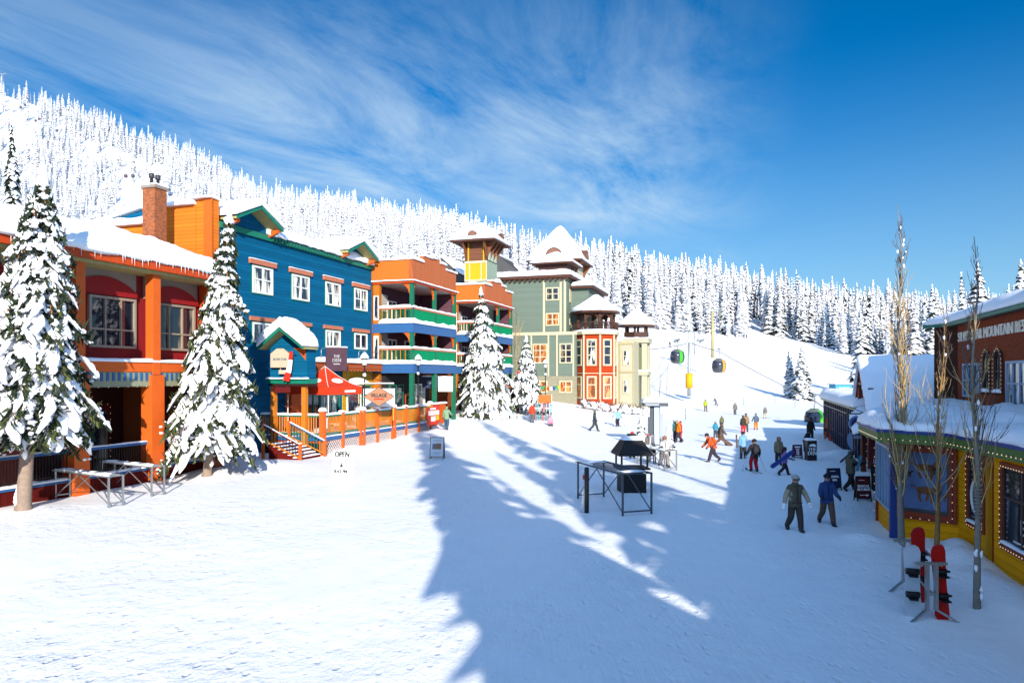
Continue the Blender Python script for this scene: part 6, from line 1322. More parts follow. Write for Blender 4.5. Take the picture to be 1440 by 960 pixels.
# ---------------------------------------------------------------- racks
def rack(p, q, H, label, teeth=14, depth=.55, mat=STEEL, snow=.35):
    p = Vector(p); q = Vector(q); d = q-p; L = d.length; rt = empty('ski_rack', p, math.atan2(d.y, d.x), label, 'ski rack'); y0, y1 = -depth/2, depth/2
    for x in (0, L):
        l = MB(); l.box(x-.03,x+.03,y0-.03,y0+.03,-.15,H,0); l.box(x-.03,x+.03,y1-.03,y1+.03,-.15,H,0); l.box(x-.025,x+.025,y0+.03,y1-.03,.12,.17,0); l.build('end_frame', mat, rt)
    t = MB(); 
    for y in (y0, y1): t.box(.03,L-.03,y-.03,y+.03,H-.06,H,0)
    n = teeth
    for i in range(n+1): x = L*i/n; t.box(x-.012,x+.012,y0+.03,y1-.03,H-.045,H-.015,0); t.box(x-.015,x+.015,y0-.12,y0-.03,H-.04,H-.01,0)
    t.build('top_rails', mat, rt)
    b = MB()
    for x0, x1, z0, z1 in ((.05,L*.45,.15,H-.08),(L*.45,L-.05,H-.08,.15)): b.bar((x0,y0,z0),(x1,y0,z1),.03,.03); b.bar((x0,y1,z0),(x1,y1,z1),.03,.03)
    b.build('brace', mat, rt)
    s = MB(); s.slab((L*.1,y0-.03,H),(L*.35,y0-.03,H),(L*.35,y0+.03,H),(L*.1,y0+.03,H), .03, 0, .012, .03, .25, .0) if snow < .2 else s.slab((0,y0-.04,H),(L,y0-.04,H),(L,y0+.04,H),(0,y0+.04,H), .035, 0, .012, .03, .25, .0)
    for i in range(n): 
        if (i*7+3) % 10 < snow*10: x = L*(i+.5)/n; s.blob((x,0,H-.0), (L/n*.55, depth*.45, .05), 8, 0, .3, i)
    s.build('snow_cap', SNOW, rt); return rt
gp = lambda px, py: ground(px, py)
rack(gp(88,700), gp(163,712), 1.18, 'low galvanised ski rack dusted with snow by the big left spruce')
rack(gp(152,687), gp(222,697), 1.22, 'second low galvanised ski rack just behind the first one, before the orange column')
rack(gp(831,700), gp(896,724), 1.5, 'tall dark ski rack in the shade in front of the black fire pit', 13, 1.15, plain('dark_steel', (.10,.12,.15), .4, .7), .1)
def ski(px, py, Y, L, tilt, yaw, col, label, group, name='ski', z=None, pair=True, w=.09):
    x = (px-720)/1000*Y; zz = tz(x, Y)-.05 if z is None else z; c = paint('ski_'+'_'.join(str(int(v*99)) for v in col), col, .35, .1)
    rt = empty(name, (x, Y, zz), yaw, label, 'snowboard' if name == 'snowboard' else 'skis', group); M = Matrix.Rotation(tilt, 4, 'X')
    for k in ((-w*.6, w*.6) if pair else (0,)):
        m = MB(M); n = 7; vs = []; half = w/2
        prof = [(0,.35,.06),(.04,.9,.02),(.5,.78,0),(.9,.95,.0),(.96,.8,.05),(1,.35,.12)]
        if name == 'snowboard': prof = [(0,.3,.05),(.03,.75,.02),(.09,1,0),(.5,.86,0),(.91,1,0),(.97,.75,.02),(1,.3,.05)]
        pts = [(k-half*a, -b, L*t) for t, a, b in prof]+[(k+half*a, -b, L*t) for t, a, b in prof[::-1]]
        nn_ = len(prof); vs = [(x_, y_, z_) for x_, y_, z_ in pts]; vs2 = [(x_, y_+.015, z_) for x_, y_, z_ in pts]; N = len(vs)
        fs = [(i, i+1, N-2-i, N-1-i) for i in range(nn_-1)]; fs += [tuple(v+N for v in f[::-1]) for f in fs]; fs += [(i, (i+1) % N, (i+1) % N+N, i+N) for i in range(N)]
        m.add(vs+vs2, fs, 0); s = m.build('board' if name == 'snowboard' else 'ski', c, rt)
    b = MB(M)
    if name == 'snowboard':
        for t in (.33,.64):
            b = MB(M)
            b.box(-w*.40, w*.40, -.05, -.02, L*t-.06, L*t+.06, 0); b.tube([(-w*.38,-.03,L*t+.02),(-w*.3,-.16,L*t+.03),(w*.3,-.16,L*t+.03),(w*.38,-.03,L*t+.02)], .025, 6, 0); b.prism([(-w*.3,-.03,L*t-.06),(w*.3,-.03,L*t-.06),(w*.25,-.2,L*t-.1),(-w*.25,-.2,L*t-.1)], (0,0,.02), 0); b.build('binding', BLACKM, rt)
    elif pair:
        for k in (-1, 1): b = MB(M); b.box(k*w*.6-w*.45, k*w*.6+w*.45, -.07, -.02, L*.38, L*.52, 0); b.build('binding', BLACKM, rt)
    return rt
# skis leaning along the navy shed and the far racks
cols = [(.35,.02,.02),(.6,.1,.02),(.02,.25,.22),(.02,.03,.12),(.5,.5,.52),(.5,.35,.03),(.25,.02,.10),(.03,.12,.3)]
r = random.Random(9)
for k, (px, Y) in enumerate([(1166,54.5),(1169,54),(1172,53.5),(1174.5,52),(1178,51.5),(1181,51),(1184.5,50),(1188,49.5),(1192,48.5),(1160,56)]):
    c = cols[k % 8]; ski(px, 0, Y, r.uniform(1.55,1.85), -.16, ROT-math.pi*.5+r.uniform(-.5,.2)-.8, c, ['red','orange','teal','dark blue','pale grey','yellow','wine red','blue','red','orange'][k]+' skis leaning in the row outside the navy shed, '+['first from the far end','','','','','','','','second red pair','nearest the slope'][k] if k in (0,8,9) else ['red','orange','teal','dark blue','pale grey','yellow','wine red','blue'][k % 8]+' skis leaning in the row outside the navy shed', 'skis leaning outside the navy shed')
for k, px in enumerate([744,747.5,751,754,757.5,761,764,768,771.5,775]):
    c = [(.5,.5,.5),(.02,.3,.28),(.55,.06,.02),(.1,.1,.12),(.03,.35,.3),(.45,.45,.5),(.6,.12,.1),(.03,.3,.3),(.25,.05,.2),(.04,.35,.35)][k]
    ski(px, 0, 67+.4*(k % 3), r.uniform(1.6,1.9), -.14 if k % 2 else .14, r.uniform(-.5,.5), c, ['pale grey','teal','orange red','black','sea green','light grey','coral','turquoise','plum','bright teal'][k]+' skis standing in the snowy rack left of the sage hotel', 'skis in the rack by the sage hotel')
def far_rack():
    p = Vector(((744-720)*.0675, 67.4, tz(1.6,67.4))); rack(p, p+Vector((2.2,.1,0)), 1.1, 'snowy rack full of coloured skis left of the sage hotel', 8)
    q = at(766, 561, 69); rt = empty('booth_banner', q, 0, 'orange fabric barrier behind the colourful skis', 'barrier'); m = MB(); m.box(-.65,.65,0,.05,-.4,.4); m.build('cloth', paint('barrier_orange', (.62,.14,.02)), rt); MB().box(-.7,-.65,0,.06,-1.6,.45).build('stake', STEEL, rt); MB().box(.65,.7,0,.06,-1.6,.45).build('stake', STEEL, rt)
    g = at(711, 560, 73); k = empty('kiosk', (g.x, g.y, tz(g.x,g.y)), ROT*0, 'small dark kiosk with an orange gable and snow roof between the two snowy spruces', 'kiosk')
    MB().box(-1.0,1.4,0,2,-.4,2.5).build('wall', MARD, k); MB().prism([(-.55,-.05,2.6),(.75,-.05,2.6),(.1,-.05,3.3)], (0,.3,0)).build('gable_board', ORP, k)
    s = MB(); s.slab((-1.3,-.3,2.5),(.1,-.3,3.45),(.1,2.2,3.45),(-1.3,2.2,2.5), .25, 0, .04, .2); s.slab((.1,-.3,3.45),(1.7,-.3,2.5),(1.7,2.2,2.5),(.1,2.2,3.45), .25, 0, .04, .2); s.build('roof_snow', SNOW, k)
far_rack()
def bunting():
    A = at(728, 520, 72); B = at(792, 540, 76); rt = empty('bunting', A, 0, 'string of small coloured flags stretched beside the smaller spruce', 'bunting'); m = MB(); d = B-A; n = 16; r = random.Random(3)
    P = lambda f: d*f+Vector((0,0,-.9*math.sin(math.pi*f)))
    for i in range(n): m.bar(P(i/n), P((i+1)/n), .015, .015, 0)
    for i in range(n):
        p = P((i+.5)/n); m.prism([p+Vector((-.16,0,0)), p+Vector((.16,0,0)), p+Vector((.14,0,-.34-.1*r.random())), p+Vector((-.14,.03,-.3))], (0,.01,0), 1+i % 5)
    m.build('flags', [BLACKM, REDT_, WHITE, paint('f_blue',(.03,.06,.3)), paint('f_green',(.03,.3,.08)), paint('f_yellow',(.7,.5,.03))], rt)
bunting()
def snowboard_rack():
    rt = empty('board_rack', (0,0,0), 0, 'galvanised snowboard stand with two T posts in the shade at lower right', 'ski rack')
    a = ground(1310, 872); b = ground(1276, 830); rt.location = a; rel = b-a
    for o in (Vector((0,0,0)), rel):
        m = MB(); H = 1.12
        m.box(o.x-.12, o.x-.06, o.y-.04, o.y+.04, o.z+.2, o.z+H); m.box(o.x+.06, o.x+.12, o.y-.04, o.y+.04, o.z+.2, o.z+H); m.box(o.x-.34, o.x+.30, o.y-.05, o.y+.05, o.z+H, o.z+H+.05)
        for s in (-1, 1): m.bar((o.x+s*.085,o.y,o.z+.22),(o.x+s*.5,o.y-.12,o.z-.03),.05,.04)
        m.box(o.x-.06, o.x+.06, o.y-.02, o.y+.02, o.z+.5, o.z+.56); m.build('t_post', STEEL, rt)
    m = MB(); 
    for x, z in ((-.2,1.1),(.2,1.1),(0,.55)): m.bar((x,0,z),(rel.x+x,rel.y,rel.z+z),.04,.04)
    m.build('cross_rails', STEEL, rt)
    W = lambda px, py, Y: ((px-720)/1000*Y, Y)
    def sb(px, Y, L, tilt, yaw, col, label): 
        ski(px, 0, Y, L, tilt, yaw, col, label, None, 'snowboard', None, False, .32)
    sb(1326, 14.45, 1.55, -.10, .10, (.62,.012,.014), 'bright red snowboard leaning on the right of the stand')
    sb(1284, 14.6, 1.5, -.10, -.35, (.55,.60,.66), 'white snowboard with two black bindings leaning in the stand')
    sb(1294, 15.5, 1.68, -.05, .05, (.50,.010,.014), 'red tipped snowboard standing behind the white one')
    # decoration on the boards
    for o in COL.objects:
        pass
snowboard_rack()

# ---------------------------------------------------------------- fire pit, black post, info totem
def fire_pit():
    g = ground(888, 691); rt = empty('fire_pit', g, .1, 'black metal outdoor fireplace with a hood on four posts and a dusting of snow', 'fire pit'); BK = plain('soot_black', (.008,.008,.009), .6, .2)
    MB().box(-.52,.52,-.45,.45,-.2,.78).build('fire_box', BK, rt); MB().box(-.66,.66,-.6,.6,.98,1.06).build('tray', BK, rt); MB().lathe([(.3,.78),(.45,.98)], (0,0,0), 8, 0).build('neck', BK, rt)
    for x in (-.55,.55):
        for y in (-.48,.48): MB().box(x-.035,x+.035,y-.035,y+.035,1.06,1.62).build('post', BK, rt)
    m = MB(); m.lathe([(1.02,1.58),(1.0,1.68),(.56,2.2),(.50,2.22)], (0,0,0), 4, 0, False, math.pi/4); h = m.build('hood', BK, rt)
    s = MB(); s.lathe([(.54,2.22),(.45,2.30),(.2,2.38),(.0,2.4)], (0,0,0), 8, 0, True); s.build('snow_cap', SNOW, h); MB().box(-.16,.16,-.16,.16,2.36,2.46).build('chimney_cap', BK, h)
fire_pit()
def black_post():
    g = ground(825, 721); rt = empty('bollard', g, 0, 'thick black post with ski poles hung on it left of the dark rack', 'post'); MB().tube([(0,0,-.2),(0,0,1.6),(0,0,1.64)], [.085,.085,.05], 12).build('pole', plain('rubber_black', (.01,.01,.012), .6), rt)
    m = MB(); m.bar((-.12,0,.1),(-.06,0,1.5),.02,.02); m.bar((-.18,.03,.0),(-.1,.02,1.45),.02,.02); m.bar((-.2,0,.35),(-.05,0,.35),.05,.01); m.box(-.14,-.06,-.02,.02,1.2,1.36,1); m.build('hanging_poles', [STEEL, REDT_], rt)
black_post()
def totem():
    g = ground(921, 626); Y = g.y; k = Y/1000; rt = empty('info_totem', g, .0, 'snow topped information totem with grey and blue panels beyond the fire pit', 'totem'); H = 60*k
    DG = plain('totem_dark', (.035,.045,.06), .5); MB().box(-.35,.35,-.1,.1,-.3,H-.2).build('mast', DG, rt); m = MB(); m.box(-.85,.85,-.45,.45,H-.25,H,0); m.box(-.75,.2,-.46,-.45,H-.2,H-.07,1); t = m.build('canopy', [DG, paint('pale_steel', C(160,170,180))], rt)
    MB().box(-.52,-.24,-.2,-.11,.2,40*k).build('panel', DG, rt); MB().box(-.10,.27,-.24,-.11,.1,54*k).build('panel', paint('ice_blue_panel', C(175,200,225), .3, .15), rt); MB().box(.30,.52,-.2,-.11,.1,44*k).build('panel', paint('pale_steel', C(160,170,180)), rt)
    s = MB(); s.slab((-.88,-.48,H),(.88,-.48,H),(.88,.48,H),(-.88,.48,H), .42, 0, .05, .4, .2, .05); s.build('snow_cap', SNOW, t)
totem()
def young_fir(px, py, h, seed, label, rb=.28):
    g = ground(px, py); m = fir(seed, h*2, h*2*rb*.5, 15, 7, .95); m.v = [(x*.5, y*.5, z*.5) for x, y, z in m.v]
    o = m.build('young_fir', [BARK, NEED, FROST]); o.location = g; tag(o, label, 'tree'); return o
young_fir(902, 627, 2.2, 71, 'small frosted fir in front of the information totem, on its left', .5); young_fir(912, 640, 1.2, 73, 'knee high frosted fir right behind the fire pit', .7)
young_fir(940, 634, 1.7, 75, 'small frosted fir just right of the information totem', .6)
rack(gp(905,652), gp(943,662), 1.05, 'snow crusted wooden ski rack behind the fire pit', 10, .7, paint('weathered_grey', C(120,120,115)))
for k, (px, Y, c) in enumerate([(913,40.5,(.45,.45,.47)),(921,40,(.10,.10,.12)),(929,39.4,(.5,.48,.45)),(936,39,(.16,.16,.17)),(941,38.8,(.5,.5,.5))]):
    ski(px, 0, Y, 1.7, -.2 if k % 2 else .15, .4-k*.2, c, ['light grey','black','cream','charcoal','silver'][k]+' skis stuck in the snowy rack behind the fire pit', 'skis in the rack behind the fire pit')

# ---------------------------------------------------------------- snowy bushes along the sage hotel, deadwood on the slope
r = random.Random(31)
BUSHS = snow_mat('bush_snow', .5, 5); TWIG = paint('bare_twigs', C(105,85,70), .9, .2)
bl = ['first from the left','second from the left','third, below the turret','fourth, under the turret window','fifth, beside the cream pillar','sixth, in front of the cream block','seventh, at the corner','last on the right']
for k, px in enumerate([822,834,846,857,868,879,891,904]):
    Y = 86-.25*k; x = (px-720)/1000*Y; z = tz(x, Y); rt = empty('snowy_bush', (x, Y, z), r.random(), 'snow buried shrub before the sage hotel, '+bl[k], 'bush', 'snow buried shrubs along the sage hotel')
    m = MB(); 
    for j in range(15): a = r.uniform(0, 6.28); R_ = r.uniform(.0,.75); m.blob((R_*math.cos(a), R_*math.sin(a), .25+r.uniform(0,.8)*(1-R_*.6)), (.26,.26,.2), 7, 0, .35, j)
    m.build('snow_clumps', BUSHS, rt); t = MB()
    for j in range(30): a = r.uniform(0, 6.28); l = r.uniform(.6,1.4); t.bar((0,0,0), (l*.75*math.cos(a), l*.75*math.sin(a), l), .03, .03)
    t.build('twigs', TWIG, rt)
def bare(px, py, top, seed, label, col, wide=.12, nb=60, name='bare_tree', thick=.09, gold=False, z0=.28, lean=0, Y=None, sub=5, snowy=0, twl=1.0, wrap=False):
    g = ground(px, py) if Y is None else Vector(((px-720)/1000*Y, Y, tz((px-720)/1000*Y, Y)))
    H = CAMZ+(HOR-top)/1000*g.y-g.z; r = random.Random(seed); rt = empty(name, g, 0, label, 'tree')
    tr = MB(); P = lambda z: Vector((lean*z+.05*math.sin(z*1.3+seed), .04*math.sin(z*1.7+seed), z)); n = 16
    zs = [H*i/n for i in range(n+1)]; tr.tube([Vector((0,0,-.4))]+[P(z) for z in zs], [thick*1.15]+[max(.008, thick*(1-.93*(z/H)**.8)) for z in zs], 9, 0)
    if wrap:
        for k in range(10): z = 1.9+k*.075; tr.tube([P(z)-Vector((0,0,.0)), P(z)+Vector((0,0,.03))], [thick*1.12]*2, 9, 1)
        for k in range(5): z = r.uniform(.2,1.6); tr.blob(P(z)+Vector((thick*.7*(-1)**k,-thick*.6,0)), (.04,.04,.08), 7, 2, .4, k)
    tr.build('trunk', [paint(name+'_bark_'+str(seed), col[0], .85, .45, 7), plain('rope_wrap', (.16,.15,.13), .8), SNOW], rt)
    b = MB(); sn = MB()
    for k in range(nb):
        f = z0+(1-z0)*(k/nb)**1.1*.93; z = H*f; a = r.uniform(0, 6.28); l = (H-z)*r.uniform(.35,.72)*twl+.25; sp_ = wide*r.uniform(.7,1.6); p = P(z); pts = [p]; d = Vector((math.cos(a)*sp_*2.0, math.sin(a)*sp_*2.0, .55)); m = 6
        mi = 0 if r.random() < (.75 if gold else .25) and f < .75 else 1
        for i in range(m): d = (d+Vector((r.uniform(-.2,.2), r.uniform(-.2,.2), .22))).normalized(); p = p+d*l/m; pts.append(p)
        r0 = thick*.26*(1-f*.7); b.tube(pts, [max(.004, r0*(1-i/m*.9)) for i in range(m+1)], 4, mi, True, False)
        for j in range(sub):
            i = r.randint(1, m-1); q = pts[i]; e = (pts[i+1]-pts[i]).normalized()+Vector((r.uniform(-.6,.6), r.uniform(-.6,.6), r.uniform(-.1,.3))); e.normalize(); ll = l*r.uniform(.12,.4); q2 = q+e*ll*.5; b.tube([q, q2, q2+(e+Vector((0,0,.5))).normalized()*ll*.5], [max(.0035, r0*.45), .005, .003], 3, mi, True, False)
        if r.random() < snowy: sn.blob(pts[r.randint(1,3)], (.03,.03,.055), 6, 0, .4, k)
    b.build('branches', [paint('golden_twigs', col[1], .8, .35, 3), paint('grey_twigs', C(112,98,86), .85, .25, 3)], rt)
    if sn.v: sn.build('snow_clumps', SNOW, rt)
GB = C(120,115,105)
bare(1268, 763, 288, 41, 'tallest bare poplar with golden lower twigs before the poster window', [GB, C(205,175,120)], .085, 105, 'bare_poplar', .105, True, .10, -.008, None, 5, .2, .42)
bare(1316, 775, 432, 45, 'shorter contorted golden tree between the two tall bare poplars', [C(150,115,70), C(225,165,85)], .2, 46, 'bare_poplar', .075, True, .14, .03, None, 5, .2, .5)
bare(1375, 856, 333, 43, 'bare grey poplar with wrapped trunk nearest the yellow wall', [GB, C(150,130,100)], .10, 56, 'bare_poplar', .08, False, .25, -.012, None, 5, .1, .45, True)
bare(725, 570, 432, 47, 'thin bare tree in front of the sage hotel wall', [GB, C(150,140,110)], .05, 40, 'bare_tree', .09, True, .15, 0, 83)
for k, (px, Y, top, lab) in enumerate([(895,100,516,'leafless sapling at the right foot of the cream pillar'),(938,104,500,'thin leafless tree on the slope left of the lift tower'),(912,103,520,'pale leafless sapling beyond the totem'),(928,106,512,'second thin leafless tree between hotel and lift tower'),(884,99,525,'short leafless sapling among the buried shrubs')]):
    bare(px, 0, top, 50+k, lab, [C(160,150,140), C(170,160,150)], .1, 24, 'bare_sapling', .05, False, .1, 0, Y, 3)
# the pair of firs on the slope and the near dark fir behind the shed
def mid_fir(px, py, top, seed, label, rb, nlev=30):
    g = ground(px, py); H = CAMZ+(HOR-top)/1000*g.y-g.z; m = fir(seed, 20, rb, nlev, 11, .8); k = H/20; o = m.build('snowy_fir', [BARK, NEED, FROST]); o.location = g; o.scale = (k,k,k); tag(o, label, 'tree'); return o
mid_fir(1128, 563, 485, 81, 'right and broader of the twin snowy firs alone on the ski slope', 4.8); mid_fir(1112, 559, 489, 82, 'left slimmer one of the twin snowy firs alone on the ski slope', 3.4)
mid_fir(1212, 556, 443, 83, 'single darker snowy fir rising behind the small snow capped hut', 3.6); mid_fir(1376, 530, 372, 84, 'dark snowy fir rising over the roof of the brown building', 4.4, 26)
mid_fir(1356, 530, 384, 85, 'narrow dark fir just left of the broad one over the brown roof', 1.6, 26); mid_fir(1412, 530, 402, 86, 'small snowy fir tip peeping over the brown roof near the right edge', 3.2)
mid_fir(1437, 530, 368, 87, 'dark fir cut by the right edge above the brown roof', 3.6); mid_fir(1310, 540, 402, 88, 'slim snowy fir left of the brown building', 2.4); mid_fir(1290, 540, 430, 89, 'short broad fir behind the big snow slab roof', 3.4)
o = fir(90, 20, 4.2, 26, 10, .5).build('dark_fir', [BARK, NEED, FROST]); g = at(19, 300, 75); H = 10.5; o.location = (g.x, g.y, CAMZ+.270*75-0); o.location.z = CAMZ+(HOR-172)/1000*75-H*1.0; o.scale = (H/20*.5,)*2+(H/20,); o.location.z -= 0
tag(o, 'dark half bare conifer rising above the lodge roof at the left edge', 'tree')

# ---------------------------------------------------------------- lift
def cabin(loc, yaw, col, label, arm=1.5):
    rt = empty('gondola_cabin', loc, yaw, label, 'gondola cabin', 'gondola cabins on the lift')
    m = MB(); S = [(0,0),(.55,.02),(.86,.25),(1.0,.8),(1.0,1.25),(.86,1.8),(.55,2.05),(0,2.1)]; n = 32; vs = []; fs = []
    for (rr_, z) in S:
        for k in range(n):
            a = 2*math.pi*k/n; e = 2.6; cx = math.copysign(abs(math.cos(a))**(2/e), math.cos(a)); cy = math.copysign(abs(math.sin(a))**(2/e), math.sin(a)); vs.append((rr_*cx*1.05, rr_*cy*.95, z-2.1))
    for i in range(len(S)-1):
        for k in range(n): 
            a = 2*math.pi*(k+.5)/n; band = abs(math.cos(a)) < .14
            m.f.append([i*n+k, i*n+(k+1)%n, (i+1)*n+(k+1)%n, (i+1)*n+k]); m.m.append(0 if (band or i in (0,6)) else (2 if i in (1,5) else 1)); m.sm.append(True)
    m.v = vs; m.build('body', [col, plain('cabin_glass', (.03,.035,.05), .08, 0, .8), plain('cabin_grey', (.12,.12,.12), .4)], rt)
    a = MB(); a.tube([(0,0,0),(.0,0,.5),(.18,0,.75),(.0,0,arm)], .05, 6); a.box(-.35,.35,-.35,.35,-.02,.08); a.box(-.3,.3,-.08,.08,arm-.05,arm+.1); a.build('hanger', plain('hanger_grey', (.12,.13,.14), .5, .5), rt)
GRN = paint('cabin_green', (.06,.48,.03), .35); YLW = paint('cabin_yellow', (.80,.35,.02), .35); CRD = paint('cabin_red', (.2,.03,.03), .4); CBL = paint('cabin_dark', (.05,.05,.07), .4)
def hang(px, cy, Y): return at(px, cy, Y)+Vector((0,0,1.05))
cabin(hang(952.5,501.5,108), .5, GRN, 'green gondola cabin hanging left of the steel lift tower'); cabin(hang(1011,514.5,108), .7, YLW, 'yellow gondola cabin hanging right of the steel lift tower'); cabin(hang(1145,586,80)-Vector((0,0,.2)), .6, GRN, 'green gondola cabin low over the snow near the navy shed')
for k, (px, cy, col, lab) in enumerate([(177,248,CRD,'tiny dark red cabin high on the left slope'),(187,248,CBL,'tiny grey cabin beside the dark red one on the left slope'),(29,151.5,CBL,'tiny dark cabin high above the left edge, lower one'),(35,148,CBL,'tiny dark cabin high above the left edge, upper one'),(50,170,CBL,'tiny dark cabin lower of the pair near the ridge'),(55.5,167.5,CRD,'tiny reddish cabin upper of the pair near the ridge'),(80,184,CBL,'tiny dark cabin below the white ridge trees'),(236,266.5,CBL,'tiny brown cabin right beside the brick chimney')]):
    cabin(at(px, cy, 400 if k < 2 or k == 7 else 640)+Vector((0,0,1.2)), .4, col, lab)
TG = plain('tower_grey', (.30,.33,.33), .5, .4)
def pylon(px, base_y, top_y, Y, label, arm=2.2, pad=False, r0=.22, col=TG, heads=True):
    x = (px-720)/1000*Y; z = tz(x, Y) if base_y is None else CAMZ+(HOR-base_y)/1000*Y; H = CAMZ+(HOR-top_y)/1000*Y-z; rt = empty('lift_tower', (x, Y, z), 0, label, 'lift tower', 'lift towers')
    MB().tube([(0,0,-1),(0,0,H)], [r0, r0*.75], 10).build('mast', col, rt)
    if heads:
        m = MB(); m.bar((-arm,-.3,H),(arm,.3,H),.25,.25)
        for s in (-1, 1):
            m.bar((s*arm,-2.2,H+.25),(s*arm,2.2,H+.05),.14,.14)
            for i in range(6): m.tube([(s*arm-.08,-2+i*.8,H+.32),(s*arm+.08,-2+i*.8,H+.32)], .16, 8)
        m.build('crossarm', TG, rt)
    if pad: m = MB(); m.tube([(0,0,.3),(0,0,2.6)], .55, 10); m.build('safety_pad', paint('pad_yellow', (.80,.42,.01), .6), rt)
pylon(969, 548, 481, 112, 'grey steel lift tower with a yellow safety pad', 1.9, True, .28)
pylon(1002, 497, 437, 165, 'pale wooden lift tower with yellow foot higher on the run', 1.6, False, .35, paint('pole_tan', C(175,165,120)))
pylon(977, 492, 467, 175, 'small lift tower with wide crossarm behind the steel one', 2.2, False, .2)
for (px, by, ty, Y, lab) in ((157,254,226,420,'thin lift tower on the open left slope'),(31,170,148,640,'thin lift tower high near the left edge'),(199,212,194,560,'white lift tower standing on the wooded ridge'),(4,145,104,760,'frosted lift tower at the top left corner'),(66,222,190,640,'thin lift tower among the ridge trees'),(253,285,262,400,'short lift tower behind the brick chimney')): pylon(px, by, ty, Y, lab, 3.2, False, .35)
def cable(pts, label, r_=.06):
    m = MB(); P = []
    for a, b in zip(pts[:-1], pts[1:]):
        a = Vector(a); b = Vector(b); n = 12
        for i in range(n): f = i/n; P.append(a.lerp(b, f)-Vector((0,0,math.sin(math.pi*f)*(b-a).length*.012)))
    P.append(Vector(pts[-1])); m.tube(P, r_, 5); o = m.build('lift_cable', plain('cable_grey', (.10,.10,.11), .6)); tag(o, label, 'cable')
cable([at(1190,590,92), at(1145,563,104), at(1011,494,109), at(973,483,112), at(985,466,175), at(1003,441,300)], 'lift cable running over the yellow cabin and up the run')
cable([at(700,520,150), at(800,505,130), at(900,492,118), at(952,486,109), at(965,483,112), at(969,466,175), at(990,440,300)], 'lift cable running over the green cabin left of the tower')
cable([at(-40,60,760), at(4,105,760), at(95,165,640), at(199,195,560), at(300,222,560)], 'long pale cable crossing above the left ridge', .16)
cable([at(-30,112,640), at(31,149,640), at(66,168,640), at(157,226,420), at(253,262,400), at(330,300,400)], 'cable descending the open left slope', .1)
# safety netting and marker poles on the slope
for k, (px, py, h) in enumerate([(964,590,16),(1006,575,0),(1046,570,12),(1090,566,11),(1118,574,10),(1075,505,9),(1100,541,8),(1160,553,8),(1010,590,0)]):
    if not h: continue
    g = ground(px, py); H = h*g.y/1000; m = MB(); m.tube([(0,0,-.3),(0,0,H)], .035, 6); o = m.build('marker_pole', plain('pole_dark', (.12,.12,.12), .6)); o.location = g; tag(o, 'slim marker pole standing alone on the groomed ski run', 'pole', 'marker poles on the run')
